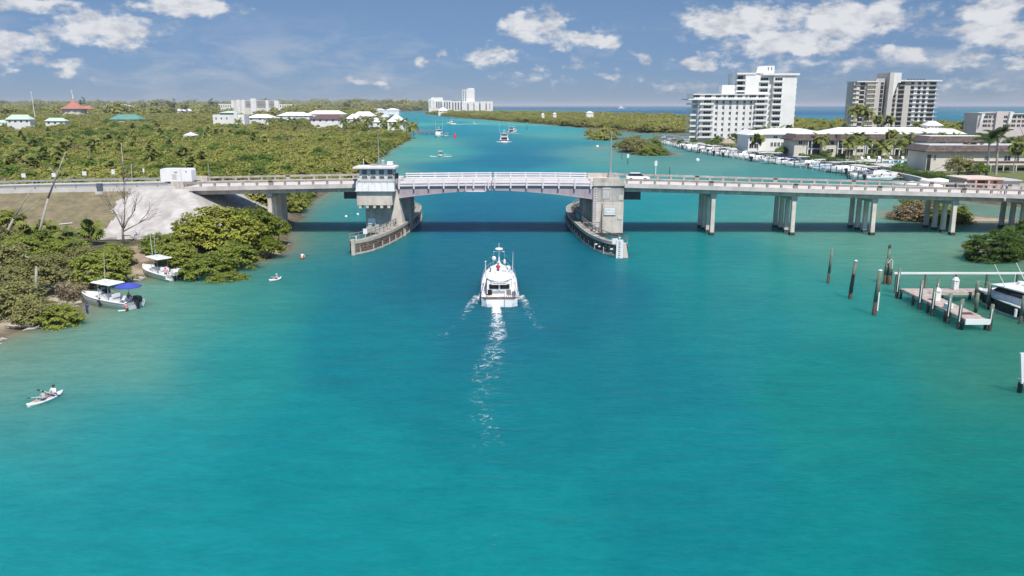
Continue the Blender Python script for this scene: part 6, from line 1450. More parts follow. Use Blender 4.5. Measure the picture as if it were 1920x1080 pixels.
# ---------------------------------------------------------------- planting of the resort
def P15(u, v): q = P(u, v, 1.5); return (q.x, q.y, 1.45)
for (u, vb, vt, kind, s, lab) in (
        (1539, 294, 258, 'coco', 1.0, 'slim palm in front of the first dark porch of the long building'), (1586, 300, 269, 'coco', .9, 'short palm beside the flagpole'), (1592, 297, 258, 'coco', 1.0, 'palm in front of the second dark porch'),
        (1643, 306, 271, 'coco', 1.15, 'bright green palm on the pool deck'), (1652, 307, 275, 'coco', 1.0, 'yellowing palm leaning beside the bright green one'), (1669, 296, 254, 'washy', 1.5, 'fan palm before the third dark porch'),
        (1698, 297, 257, 'coco', 1.05, 'curved palm before the fourth dark porch'), (1713, 292, 262, 'coco', .9, 'palm with grey leaves at the end of the long building'), (1741, 290, 257, 'coco', 1.1, 'palm over the corner of the nearer brown roof'),
        (1580, 262, 236, 'coco', 1.25, 'tall palm standing against the broad white roof'), (1717, 262, 232, 'coco', 1.2, 'tall palm against the long white roof by the pavilion'), (1420, 290, 262, 'washy', 1.7, 'fan palm before the glazed end pavilion'),
        (1781, 264, 244, 'coco', 1.0, 'palm beside the short white roofed building'), (1554, 262, 245, 'washy', 1.6, 'fan palm behind the broad white roof'), (1440, 262, 250, 'washy', 1.4, 'fan palm at the foot of the white tower'), (1466, 262, 251, 'coco', 1.2, 'palm at the foot of the white tower balconies')):
    x, y, z = P15(u, vb); palm(lab, (x, y, z), max(3, zat(vt, y)-z), kind, s*1.45, 'palms of the resort', .2, .4)
for (u, vt, Y, kind, s, lab) in ((1598, 206, 520, 'coco', 1.3, 'palm at the outer side of the palm clump by the beige tower'), (1606, 203, 522, 'coco', 1.35, 'palm with pale trunk in the middle of the clump by the beige tower'), (1614, 205, 518, 'coco', 1.35, 'palm on the inner side of the clump by the beige tower'), (1626, 212, 520, 'coco', 1.2, 'lone palm between the clump and the grey slab'), (1645, 225, 515, 'washy', 1.7, 'fan palm below the dark window slot'), (1664, 226, 515, 'washy', 1.8, 'fan palm at the foot of the fin'),
                              (1801, 231, 600, 'coco', 1.3, 'yellowish palm on the beach next to the gap of sea'), (1821, 233, 600, 'coco', 1.3, 'yellowish palm on the beach beside the pale pink building'), (1785, 236, 560, 'coco', 1.2, 'grey palm on the beach behind the white roofs')):
    x = xat(u, Y, 8); palm(lab, (x, Y, 1.45), zat(vt, Y)-1.45, kind, s*1.5, 'palms on the beach side', .22, .5)
# royal palms: every frond its own part
fr_me = [quads_mesh('frond', frond_verts(5.6, .62, np.random.RandomState(80+i), 13, 1.0, .75), M['palmdark']) for i in range(3)]
for (u, vb, vt, Y, lab) in ((1853, 327, 268, 264, 'royal palm with thick grey trunk in front of the gallery building'), (1870, 327, 262, 267, 'twin royal palm leaning away from its neighbour')):
    x = xat(u, Y, 6); h_ = zat(vt, Y)-1.4
    me, top = palm_trunk('trunk', M['palm_bark'], h_, .42, .28, .9, u); r = thing('royal_palm', lab, 'palm tree', (x, Y, 1.4), 0, 'royal palms'); link('trunk', me, r)
    MB().cyl((top.x, top.y, top.z-.2), (top.x, top.y, top.z+1.5), .26, .14).build('crownshaft', M['palmdark'], r)
    for i in range(17):
        fo = link('frond', fr_me[i % 3], r, (top.x, top.y, top.z+1.3)); fo.rotation_euler = (0, (-.75+1.35*((i*7) % 17)/17), i*2.4)
for (u, v, cr, s, zc, lab) in ((1795, 334, 'olive0', 1.35, 3.2, 'feathery light green tree beside the stair of the gallery building'), (1835, 330, 'tree0', .85, 2.4, 'small dark tree before the gallery building'), (1465, 291, 'tree0', .85, 2.0, 'round dark tree beside the white two storey building'), (1491, 291, 'tree1', .75, 1.8, 'smaller round tree at the corner of the long porch building'),
                              (1548, 294, 'hedge0', .95, 1.6, 'clipped round green bush between the porches'), (1380, 268, 'tree1', 1.25, 2.2, 'dense tree behind the tiki hut'), (1396, 266, 'grape1', 1.0, 2.4, 'yellow-green tree between the tiki hut and the glazed pavilion'), (1345, 272, 'tree0', 1.1, 1.9, 'dark tree at the foot of the white apartment wing'), (1325, 276, 'hedge1', 1.3, 1.3, 'dark bush at the corner of the white apartment wing'),
                              (1300, 272, 'hedge0', 1.2, 1.4, 'dark bush beside the pale wall'), (1278, 271, 'hedge1', 1.1, 1.3, 'dark bush before the pale wall'), (1262, 270, 'dry0', 1.0, 1.3, 'reddish bush behind the creek end boats'), (1890, 318, 'tree1', .8, 2.0, 'dark shrub under the gallery'), (1915, 300, 'olive1', 1.6, 4.0, 'tall grey-green tree at the frame edge over the brown roof'), (1905, 265, 'olive0', 1.8, 3.4, 'large olive tree in front of the pale pink building'),
                              (1760, 333, 'hedge0', .7, 1.2, 'dark bush under the stair'), (1690, 318, 'hedge1', 1.0, 1.0, 'low clipped bush at the pool edge'), (1712, 314, 'hedge0', 1.1, 1.1, 'round clipped bush at the pool corner'), (1630, 296, 'hedge1', .8, 1.0, 'low bush before the third porch'), (1575, 296, 'hedge0', .8, 1.0, 'low bush before the second porch')):
    plant('garden_tree' if zc > 1.7 else 'garden_bush', lab, 'tree' if zc > 1.7 else 'bush', P15(u, v), cr, s, zc*.9, 'tree' if zc > 1.7 else 'bush', 'garden plants of the resort')
# hedges along the sea wall, in lengths
hme = {}
def hedge(label, pts, w, h):
    q = pts[len(pts)//2]; r = thing('hedge', label, 'hedge', (q.x, q.y, 1.4), group='hedges along the sea wall')
    rs = np.random.RandomState(int(q.y)); C = []; Dn = []
    L = sum((pts[i+1]-pts[i]).length for i in range(len(pts)-1)); n_ = int(L*w*26)
    for i in range(n_):
        k = rs.rand()*(len(pts)-1); a = int(k); p = pts[a].lerp(pts[min(a+1, len(pts)-1)], k-a); th = rs.rand()*math.pi; bump_ = 1+.22*math.sin(k*3.1+q.y)
        C.append((p.x+math.cos(th)*w/2*bump_-q.x, p.y-q.y+rs.normal()*.1, .1+math.sin(th)**.5*h*bump_*(.5+.5*rs.rand()))); Dn.append((math.cos(th), 0, math.sin(th)))
    o = link('foliage', quads_mesh('foliage', leaf_quads(np.array(C), np.array(Dn), .55, rs), M['hedge']), r); return r
hl = offset2(walk, 2.9)
hedge('dark hedge along the sea wall below the gallery building', hl[1:9], 2.6, 2.0)
hedge('dark hedge along the sea wall below the pool deck', hl[9:15], 2.2, 1.8)
hedge('dark hedge along the sea wall below the long porch building', hl[15:23], 2.2, 1.7)
for a, b_, lab in ((1500, 1560, 'low hedge at the foot of the first porches'), (1570, 1640, 'low hedge at the foot of the middle porches'), (1650, 1720, 'low hedge at the foot of the end porches')):
    hedge(lab, [Vector((xat(a+(b_-a)*i/5, 360, 2), 361.5)) for i in range(6)], 1.6, 1.0)
# ---------------------------------------------------------------- more palms and trees between the resort buildings
rr = random.Random(33)
spots_ = [(1410, 262, 'tree', 'leafy tree behind the glazed pavilion'), (1432, 256, 'coco', 'palm rising behind the glazed pavilion roof'), (1455, 250, 'coco', 'palm at the foot of the white tower front'), (1478, 249, 'washy', 'fan palm at the corner of the white tower'), (1500, 248, 'coco', 'palm on the dune behind the white roofs'), (1520, 246, 'washy', 'fan palm on the dune behind the white roofs'),
          (1540, 247, 'coco', 'palm in the dune row nearest the broad roof'), (1560, 246, 'coco', 'palm at the end of the dune row'), (1765, 268, 'washy', 'fan palm over the half hidden brown roof'), (1790, 262, 'coco', 'palm between the brown roof and the sea'), (1815, 262, 'tree', 'dark tree behind the half hidden brown roof'), (1838, 268, 'tree', 'dark tree left of the royal palms'.replace('left of', 'beside')), (1895, 262, 'tree', 'dark tree under the pale pink building'), (1912, 280, 'tree', 'dark tree at the frame edge above the brown roof'),
          (1605, 297, 'washy', 'fan palm between the second and third porch'), (1620, 301, 'coco', 'palm on the lawn before the middle porches'), (1684, 300, 'coco', 'palm behind the pool lounger row'), (1728, 300, 'washy', 'fan palm at the end porch by the gallery building'), (1508, 293, 'washy', 'fan palm at the first corner of the long porch building'), (1760, 300, 'coco', 'palm at the white end wall of the gallery building'), (1815, 318, 'washy', 'fan palm under the gallery slab'), (1900, 325, 'washy', 'fan palm at the foot of the gallery by the frame edge')]
for (u, v, k_, lab) in spots_:
    q = P(u, v, 1.5); Y = min(q.y, 520.) if u < 1600 else min(q.y, 420.); x = xat(u, Y, 3)
    if k_ == 'tree': plant('garden_tree', lab, 'tree', (x, Y, 1.4), 'tree%d' % rr.randint(0, 1), rr.uniform(1.2, 1.7), 2.2, 'tree', 'garden plants of the resort')
    else: palm(lab, (x, Y, 1.4), rr.uniform(6.0, 8.6), k_, rr.uniform(1.35, 1.8) if k_ == 'coco' else rr.uniform(1.8, 2.3), 'palms of the resort', .2, .4)
# ---------------------------------------------------------------- boats (bow along +Y, waterline at z = 0)
def hull_parts(r, L, B, hs, hb, floor, m='gel', deckm='gel', pw=2.2, stripe=None, closed_from=None, full=.45, keel=-.4):
    n = 14; outer = []; inner = []
    for i in range(n+1):
        s = i/n; y = -L/2+L*s; b = max(.05, B/2*(1-max(0, (s-full)/(1-full))**pw)*(.93+.07*min(1, s*4))); h = hs+(hb-hs)*s**1.7
        k = keel+(h*.75-keel)*max(0, (s-.8)/.2)**2; c = .06+(h*.7)*max(0, (s-.75)/.25)**2
        outer.append([(-b, y, h), (-b*.97, y, h*.62), (-b*.80, y-.12*s, c), (0, y-.3*s, k), (b*.80, y-.12*s, c), (b*.97, y, h*.62), (b, y, h)])
        bi = max(.02, b-.17); f = floor+(.25*s if s < .8 else .25*s+.6*(s-.8)); f = min(f, h-.03)
        if closed_from is not None and s > closed_from: f = h+.02
        inner.append([(-b, y, h), (-bi, y, h+.03), (-bi*.96, y, f), (bi*.96, y, f), (bi, y, h+.03), (b, y, h)])
    def sheet(rows, caps):
        mb = MB(); k = len(rows[0]); mb.v = [p for q in rows for p in q]
        for i in range(len(rows)-1):
            for j in range(k-1): mb.f.append((i*k+j, i*k+j+1, (i+1)*k+j+1, (i+1)*k+j)); mb.m.append(0)
        if caps: mb.f.append(tuple(range(k-1, -1, -1))); mb.m.append(0)
        return mb
    o = sheet(outer, True).build('hull', M[m], r); d = sheet(inner, False)
    k = len(inner[0]); d.f.append(tuple(range(k))); d.m.append(0); d.build('deck', M[deckm], r)
    if stripe:
        st = MB()
        for s_ in (0, 6):
            st.loft([[(p[s_][0]*1.012, p[s_][1], p[s_][2]-.02), (p[s_][0]*1.03, p[s_][1], p[s_][2]-.05), (p[s_][0]*1.02, p[s_][1], p[s_][2]-.12)] for p in outer])
        st.build('rub_rail', M[stripe], r)
    return o
def outboard(r, x, y, z, m='black', s=1.0):
    c = MB().loft([[(x-.22*s, y-.5*s, z+.35*s), (x+.22*s, y-.5*s, z+.35*s), (x+.22*s, y+.1*s, z+.35*s), (x-.22*s, y+.1*s, z+.35*s)], [(x-.27*s, y-.6*s, z+.7*s), (x+.27*s, y-.6*s, z+.7*s), (x+.27*s, y+.18*s, z+.7*s), (x-.27*s, y+.18*s, z+.7*s)],
                  [(x-.22*s, y-.5*s, z+1.02*s), (x+.22*s, y-.5*s, z+1.02*s), (x+.22*s, y+.1*s, z+1.05*s), (x-.22*s, y+.1*s, z+1.05*s)]]).build('outboard_motor', M[m], r)
    MB().box(x-.08*s, x+.08*s, y-.3*s, y-.02*s, z-.9*s, z+.349*s).build('motor_leg', M['black'], c)
def center_console(label, L=8.6, B=2.7, m='gel', top='white', motors=1, mot='black', canopy=None, group=None, antenna=True, name='center_console_boat', loc=(0, 0, 0), rz=0, detail=True):
    r = thing(name, label, 'boat', loc, rz, group); hull_parts(r, L, B, .75, 1.15, .32, m, 'gel', 2.3, 'steel' if detail else None)
    k = L/8.6
    MB().loft([[(-.5, -.3, .3), (.5, -.3, .3), (.5, 1.1, .3), (-.5, 1.1, .3)], [(-.48, -.2, 1.25), (.48, -.2, 1.25), (.48, .95, 1.15), (-.48, .95, 1.15)]]).build('console', M['gel'], r)
    MB().prismx([(-.05, 1.26), (0, 1.26), (.25, 1.75), (.2, 1.75)], -.45, .45).build('windshield', M['glass'], r)
    MB().box(-.5, .5, -1.35, -.85, .3, .95).box(-.5, .5, -1.45, -1.3, .96, 1.35).build('leaning_seat', M['white_cloth'], r)
    MB().box(-.55, .55, 1.6, 2.3, .35, .75).build('bow_seat', M['white_cloth'], r)
    if top:
        MB().loft([[(-1.0, -1.7, 2.42), (1.0, -1.7, 2.42), (.95, 1.25, 2.5), (-.95, 1.25, 2.5)], [(-1.05, -1.75, 2.5), (1.05, -1.75, 2.5), (1.0, 1.35, 2.58), (-1.0, 1.35, 2.58)], [(-.9, -1.5, 2.6), (.9, -1.5, 2.6), (.8, 1.1, 2.68), (-.8, 1.1, 2.68)]]).build('hard_top', M[top], r)
        mb = MB()
        for x in (-.75, .75): mb.cyl((x*.9, .3, .4), (x, .6, 2.45), .035, n=5); mb.cyl((x*.9, -.9, .4), (x, -1.2, 2.43), .035, n=5); mb.cyl((x*.95, -.9, 1.3), (x, .5, 1.9), .025, n=5)
        mb.build('top_frame', M['steel'], r)
    for i in range(motors): outboard(r, (i-(motors-1)/2)*.65, -L/2-.15, .35, mot, 1.1 if detail else 1.0)
    if antenna: MB().cyl((-.6, -.6, 2.6), (-.75, -1.2, 6.2), .03, .015, 5).build('antenna', M['white'], r)
    if canopy:
        n = 8; MB().loft([[(1.35*math.cos(6.283*i/n), -L/2+.9+1.45*math.sin(6.283*i/n), 2.35) for i in range(n)], [(1.35*math.cos(6.283*i/n), -L/2+.9+1.45*math.sin(6.283*i/n), 2.42) for i in range(n)], [(.15*math.cos(6.283*i/n), -L/2+.9+.15*math.sin(6.283*i/n), 2.78) for i in range(n)]]).build('shade_canopy', M[canopy], r)
        MB().cyl((0, -L/2+.9, .4), (0, -L/2+.9, 2.4), .03, n=5).build('canopy_pole', M['steel'], r)
    return r
def cruiser(label, L=10, B=3.4, m='gel', group=None, cover=None, name='cabin_cruiser', loc=(0, 0, 0), rz=0):
    r = thing(name, label, 'boat', loc, rz, group); hull_parts(r, L, B, 1.0, 1.5, .5, m, 'gel', 2.2, None, .52)
    MB().loft([[(-B*.38, -.8, 1.1), (B*.38, -.8, 1.1), (B*.3, L*.3, 1.3), (-B*.3, L*.3, 1.3)], [(-B*.33, -.7, 1.9), (B*.33, -.7, 1.9), (B*.22, L*.2, 1.75), (-B*.22, L*.2, 1.75)]]).build('cabin', M['gel'], r)
    MB().loft([[(-B*.335, -.72, 1.91), (B*.335, -.72, 1.91), (B*.24, L*.16, 1.85), (-B*.24, L*.16, 1.85)], [(-B*.28, -.6, 2.35), (B*.28, -.6, 2.35), (B*.2, L*.08, 2.35), (-B*.2, L*.08, 2.35)]]).build('windshield', M['glass'], r)
    MB().box(-B*.33, B*.33, -L*.28, L*.07, 2.75, 2.86).build('hard_top', M[cover or 'gel'], r)
    mb = MB()
    for x in (-B*.3, B*.3): mb.cyl((x, -L*.25, .9), (x, -L*.24, 2.76), .04, n=5); mb.cyl((x*.95, .2, 2.3), (x, .2, 2.76), .04, n=5)
    mb.build('top_frame', M['steel'], r); MB().box(-B*.36, B*.36, -L*.46, -L*.38, .5, 1.0).build('stern_seat', M['white_cloth'], r)
    return r
def covered(label, L=7.5, B=2.5, cover='blue_cover', group=None):
    r = thing('covered_boat', label, 'boat', (0, 0, 0), 0, group); hull_parts(r, L, B, .8, 1.1, .3, 'gel', 'gel', 2.3)
    rows = []
    for i in range(8):
        s = i/7; y = -L/2+.05+(L-.4)*s; b = B/2*(1-max(0, (s-.45)/.6)**2.2); h = .85+.3*s**1.7; p = .35+.5*math.exp(-((s-.42)/.2)**2)
        rows.append([(-b, y, h-.12), (-b*.5, y, h+p*.7), (0, y, h+p), (b*.5, y, h+p*.7), (b, y, h-.12)])
    MB().loft(rows).build('boat_cover', M[cover], r); outboard(r, 0, -L/2-.1, .3)
    return r
def ang(ax, ay, bx, by): return math.atan2(by-ay, bx-ax)-math.pi/2
# two boats pulled up on the near shore
BB = center_console('white center console boat with a hard top and blue canopy at the sandy landing', 8.8, 2.7, 'gel_grey', 'gel', 1, 'gel_navy', 'blue_canvas', loc=(-50.0, 96.2, 0), rz=ang(-46, 94.3, -54.3, 98.2))
BB.scale = (1.1,)*3
BA = center_console('smaller white boat with twin white outboards moored under the bushes', 8.2, 2.9, 'gel_mint', 'gel', 2, 'gel', None, loc=(-50.9, 113.0, 0), rz=ang(-47.6, 110.4, -54.4, 115.8))
BA.scale = (1.1,)*3
wbm = MB().box(1.0, 1.35, -4.7, -3.9, .28, .36).box(-1.35, -1.0, -4.7, -3.9, .28, .36); wbm.build('swim_platform', M['gel'], BA)
MB().cyl((-.55, .2, 2.6), (-.6, .2, 6.0), .045, .03, 5).build('outrigger', M['mint_roof'], BA)
# kayaks
def kayak(label, L, W, m, loc, rz, group='kayaks'):
    r = thing('kayak', label, 'kayak', loc, rz, group); rows = []
    for i in range(13):
        s = i/12; y = -L/2+L*s; k = max(.05, math.sin(math.pi*min(.985, max(.015, s)))**.62); up = .16*abs(2*s-1)**3; w = W/2*k
        rows.append([(-w*.9, y, .24+up), (-w, y, .14+up), (-w*.6, y, -.06+up*.6), (0, y, -.1+up*.6), (w*.6, y, -.06+up*.6), (w, y, .14+up), (w*.9, y, .24+up), (w*.55, y, .26+up-.10*k), (-w*.55, y, .26+up-.10*k)])
    MB().loft(rows).build('hull', M[m], r, True); return r
K1 = kayak('white tandem kayak paddled by two people near the shallow bank', 3.5, .85, 'gel', (-38.85, 62.9, 0), ang(-39.5, 61.0, -38.3, 64.6)+math.pi)
K2 = kayak('white single kayak with a person in a white cap', 2.1, .72, 'gel', (-33.3, 110.0, 0), ang(-33.9, 108.9, -32.4, 111.0)+math.pi)
K3 = kayak('orange kayak seen from behind near the shore point', 2.4, .8, 'orange', (-33.8, 127.0, 0), .1)
# ---------------------------------------------------------------- trawler yacht
def oval(a, b, y0, z, n=20): return [(a*math.cos(2*math.pi*i/n), y0+b*math.sin(2*math.pi*i/n), z) for i in range(n)]
T = thing('motor_trawler', 'white trawler yacht with mast and oval roof heading for the open bridge', 'boat', (-1.7, 103.4, 0), 0.02)
T.scale = (.97, 1, .88); bpy.context.view_layer.update()
hull_parts(T, 16.4, 4.75, 1.25, 2.5, .55, 'gel', 'gel', 2.6, 'timber_brown', .55, .5, -.7)
MB().loft([[(-2.3, -8.1, -.1), (-2.25, -8.2, .5), (-2.3, -8.18, 1.2), (2.3, -8.18, 1.2), (2.25, -8.2, .5), (2.3, -8.1, -.1)], [(-1.5, -8.7, -.1), (-1.6, -8.75, .5), (-1.7, -8.7, 1.2), (1.7, -8.7, 1.2), (1.6, -8.75, .5), (1.5, -8.7, -.1)]]).build('transom', M['gel'], T)
MB().loft([[(-2.36, -8.1, 1.2), (-1.75, -8.78, 1.2), (1.75, -8.78, 1.2), (2.36, -8.1, 1.2)], [(-2.36, -8.1, 1.32), (-1.75, -8.78, 1.32), (1.75, -8.78, 1.32), (2.36, -8.1, 1.32)]]).build('transom_rail', M['timber_brown'], T)
cb = MB().loft([[(-1.62, -4.9, .6), (1.62, -4.9, .6), (1.5, 1.9, 1.2), (-1.5, 1.9, 1.2)], [(-1.6, -4.8, 2.72), (1.6, -4.8, 2.72), (1.35, 1.6, 2.78), (-1.35, 1.6, 2.78)]]).build('cabin', M['gel'], T)
for x in (-.72, .72): MB().box(x-.6, x+.6, -4.93, -4.88, 1.62, 2.3).build('rear_window', M['glass'], T)
MB().box(-.07, .07, -4.95, -4.9, .7, 2.4).build('door_post', M['gel'], T)
for s in (-1, 1):
    for i in range(4): MB().box(s*1.61-.05, s*1.61+.05, -4.2+i*1.5, -3.1+i*1.5, 1.75, 2.4).build('side_window', M['glass'], T)
    MB().loft([[(s*2.28, -8.0, 1.2), (s*2.2, -8.0, 1.2), (s*2.2, -2.5, 1.4), (s*2.28, -2.5, 1.4)], [(s*2.28, -7.9, 1.55), (s*2.2, -7.9, 1.55), (s*1.75, -4.4, 2.7), (s*1.83, -4.4, 2.7)]]).build('side_wing', M['gel'], T)
rf = MB().loft([oval(1.78, 3.6, -1.9, 2.80), oval(1.92, 3.75, -1.9, 2.86), oval(1.92, 3.75, -1.9, 2.96), oval(1.75, 3.5, -1.9, 3.02)]).build('flybridge_deck', M['gel'], T)
nb = MB().box(-1.0, 1.0, -5.72, -5.66, 2.42, 2.84).build('name_board', M['gel'], T)
mb = MB()
for i in range(13): mb.box(-.86+i*.14, -.78+i*.14, -5.728, -5.722, 2.55, 2.55+.13+.05*((i*5) % 3))
mb.build('lettering', M['ink'], nb)
cm = []; 
for rad, z in ((1.25, 3.0), (1.25, 3.75), (1.12, 3.75), (1.12, 3.05)): cm.append([(rad*math.cos(a)*1.0, -.4+rad*1.25*math.sin(a), z) for a in frange(-.15, math.pi+.15, 14)])
mb = MB(); k = len(cm[0]); mb.v = [p for q in cm for p in q]
for i in range(3):
    for j in range(k-1): mb.f.append((i*k+j, i*k+j+1, (i+1)*k+j+1, (i+1)*k+j)); mb.m.append(0)
mb.build('flybridge_coaming', M['gel'], T)
for x in (-1.0, .85): MB().box(x-.45, x+.45, -3.7, -3.0, 3.03, 3.4).box(x-.45, x+.45, -3.85, -3.7, 3.03, 3.75).build('flybridge_seat', M['white_cloth'], T)
mast = MB().cyl((0, 1.1, 3.0), (0, 1.3, 6.4), .12, .07).build('mast', M['white'], T)
for s in (-1, 1): MB().cyl((s*.75, .7, 3.0), (0, 1.15, 4.5), .07, .05, 6).build('mast_leg', M['white'], mast)
MB().box(-.75, .75, 1.2, 1.3, 5.75, 5.83).build('crosstree', M['white'], mast); MB().cyl((0, 1.0, 6.2), (0, 1.0, 6.36), .55, .5, 12).build('radar_dome', M['white'], mast)
MB().cyl((0, 1.3, 6.4), (0, 1.3, 7.1), .03).build('mast_head', M['white'], mast); MB().ell((-.7, 1.0, 4.8), (.3, .3, .34), 8, 6).build('satellite_dome', M['white'], mast); MB().ell((.75, 1.0, 4.3), (.18, .18, .4), 8, 6).build('radar_reflector', M['white'], mast)
mb = MB()
for s in (-1, 1): mb.cyl((s*.7, 1.25, 5.8), (s*.95, .7, 3.05), .018, n=4); mb.cyl((s*.1, 1.25, 6.3), (s*2.2, 6.5, 2.6), .014, n=4)
mb.build('stay', M['steel'], mast)
MB().cyl((-1.8, -3.3, 2.9), (-1.8, -3.4, 5.2), .07, .05).ell((-1.8, -3.4, 5.28), (.12, .12, .12), 6, 4).build('antenna', M['white'], T)
MB().cyl((1.78, -1.7, 2.9), (1.85, -1.8, 6.4), .05, .02).build('antenna', M['white'], T)
mb = MB()
for s in (-1, 1):
    pts = [(s*2.2*(1-max(0, (y+.5)/8.9)**2.4), y, 2.15+.35*max(0, y)/8+.55) for y in frange(-1, 7.9, 9)]
    for a, b_ in zip(pts[:-1], pts[1:]): mb.cyl(a, b_, .03, n=5)
    for p in pts: mb.cyl((p[0], p[1], p[2]-.75), p, .025, n=4)
mb.build('bow_railing', M['steel'], T)
td = thing('dinghy', 'small white dinghy stowed on the roof of the trawler', 'dinghy', T.matrix_basis @ Vector((1.0, .2, 3.05)), -.2); hull_parts(td, 2.6, 1.1, .35, .5, .12, 'gel', 'gel')
for (x, y, m_) in ((-1.35, -6.2, 'black_cloth'), (1.3, -6.3, 'grey_cloth')):
    c = T.matrix_basis @ Vector((x, y, .62)); ch = thing('deck_chair', 'dark folding chair in the cockpit of the trawler' if x < 0 else 'grey chair beside the cockpit door of the trawler', 'chair', c, .3*x)
    MB().box(-.3, .3, -.3, .3, .4, .46).build('seat', M[m_], ch); MB().box(-.3, .3, .26, .32, .46, 1.0).build('backrest', M[m_], ch)
    for a in (-.26, .26):
        for b_ in (-.26, .26): MB().box(a-.025, a+.025, b_-.025, b_+.025, 0, .4).build('leg', M['steel'], ch)
MB().box(-.2, .75, -6.6, -5.9, .6, 1.15).build('deck_box', M['gel'], T); MB().box(.62, .68, -8.86, -8.8, -.2, 1.9).build('swim_ladder', M['steel'], T)
# wake of the trawler
wk = []
for i in range(44):
    y = 95.2-i*1.3; c = .96 if i < 3 else .60 if i < 8 else max(.10, .50-.009*(i-8)); wk.append((-1.9+.55*math.sin(i*.21)*min(1, i/12), y, .62+.095*i if i < 16 else 2.1, c))
foam('wake_foam', wk, n_across=13, power=.7)
for s in (-1, 1):
    foam('wake_foam', [(-1.7+s*(2.3+.13*i+.003*i*i), 101.5-i*1.1, .5+.045*i, (.50-.010*i) if i < 24 else .12) for i in range(26)], n_across=9, power=.8)
    foam('wake_foam', [(-1.7+s*(2.3+.02*i), 108-i*.6, .25, .66) for i in range(16)], n_across=5)
    foam('wake_foam', [(-1.7+s*(2.75+.12*i), 100.8-i*.75, .75, .66-.022*i) for i in range(13)], n_across=7, power=.6)
# ---------------------------------------------------------------- boats on the channel beyond the bridge
def sportfisher(label, L, B, loc, rz, stern='maroon_cloth', group='boats under way beyond the bridge', name='sport_fishing_boat', tower=True):
    r = thing(name, label, 'boat', loc, rz, group); hull_parts(r, L, B, 1.3, 2.6, .6, 'gel', 'gel', 2.4, None, .36)
    MB().box(-B*.44, B*.44, -L/2-.06, -L/2-.01, .5, 1.25).build('transom_panel', M[stern], r)
    MB().loft([[(-B*.42, -L*.16, .6), (B*.42, -L*.16, .6), (B*.32, L*.22, 2.0), (-B*.32, L*.22, 2.0)], [(-B*.40, -L*.15, 3.3), (B*.40, -L*.15, 3.3), (B*.3, L*.14, 3.3), (-B*.3, L*.14, 3.3)]]).build('cabin', M['gel'], r)
    MB().box(-B*.33, B*.33, -L*.165, -L*.16, 1.3, 2.7).build('cabin_door_glass', M['glass'], r)
    for s in (-1, 1): MB().box(s*B*.395-.05, s*B*.395+.06, -L*.12, L*.08, 2.2, 2.9).build('side_window', M['glass'], r)
    MB().box(-B*.38, B*.38, -L*.17, L*.08, 3.31, 4.2).build('flybridge', M['gel'], r); MB().box(-B*.36, B*.36, -L*.18, L*.07, 5.5, 5.65).build('hard_top', M['gel'], r)
    MB().box(-B*.3, B*.3, -L*.172, -L*.168, 3.7, 5.0).build('flybridge_opening', M['pane_blue'], r)
    mb = MB()
    for x in (-B*.34, B*.34):
        mb.cyl((x, -L*.16, 3.4), (x, -L*.16, 5.55), .07, n=5); mb.cyl((x, L*.05, 3.4), (x, L*.05, 5.55), .07, n=5)
    mb.build('top_frame', M['steel'], r)
    if tower:
        for s in (-1, 1): MB().cyl((s*B*.4, -L*.05, 3.3), (s*B*.55, -L*.12, 12), .07, .04, 5).build('outrigger', M['white'], r)
        MB().box(-.8, .8, -.8, .5, 7.4, 7.55).cyl((-.7, -.7, 5.6), (-.5, -.4, 7.4), .06, n=5).cyl((.7, -.7, 5.6), (.5, -.4, 7.4), .06, n=5).cyl((0, .4, 5.6), (0, .4, 8.2), .06, n=5).build('tower', M['white'], r)
    return r
q = P(945, 266); s1 = sportfisher('large white sport fishing boat seen from the stern beyond the bridge', 18, 6.2, (q.x, q.y+9, 0), .03)
def spray(x, y, w, l, c=.9): foam('bow_spray', [(x, y+l*.5, w*.5, .4), (x, y+l*.25, w, c), (x, y, w, c), (x, y-l*.3, w*.8, c*.8), (x, y-l*.6, w*.5, c*.55)], n_across=9, power=.5)
spray(q.x, q.y, 7.5, 14); foam('wake_foam', [(q.x+.3*i, q.y-2-i*6, 3+.4*i, .62-.05*i) for i in range(8)])
q = P(822, 257); s2 = sportfisher('white sport fishing boat with outriggers moored at the cove dock', 15, 5.6, (q.x, q.y+3, 0), 2.9, 'gel')
q = P(837, 256); center_console('small tan boat tied beside the moored sport fishing boat', 8, 3.2, 'gel', 'stucco_warm', 1, loc=(q.x, q.y+3, 0), rz=2.6, antenna=False, group='boats under way beyond the bridge', name='small_boat')
q = P(961, 250); s3 = sportfisher('white sport fishing boat behind the large one on the channel', 14, 6, (q.x, q.y+6, 0), -.5, tower=False); foam('wake_foam', [(q.x+i*3, q.y-i*5, 3.5, .8-.09*i) for i in range(7)], power=.5)
q = P(847, 233); s4 = sportfisher('white motor boat crossing by the inlet with a long wake', 15, 6, (q.x, q.y, 0), 1.2, tower=False); foam('wake_foam', [(q.x+i*4, q.y-3-i*4, 4.5, .95-.07*i) for i in range(10)], power=.4)
q = P(889, 232); s5 = center_console('small white boat alone near the inlet trees', 9, 4, 'gel', 'gel', 1, loc=(q.x, q.y, 0), rz=.5, antenna=False, group='boats under way beyond the bridge', name='small_boat'); foam('wake_foam', [(q.x+i*2, q.y-2-i*4, 3, .9-.1*i) for i in range(6)], power=.4)
q = P(825, 294); s6 = center_console('white speedboat coming toward the bridge between two foam wings', 7.5, 3.1, 'gel', 'gel', 1, loc=(q.x, q.y+3, 0), rz=math.pi-.05, antenna=False, group='boats under way beyond the bridge', name='speedboat')
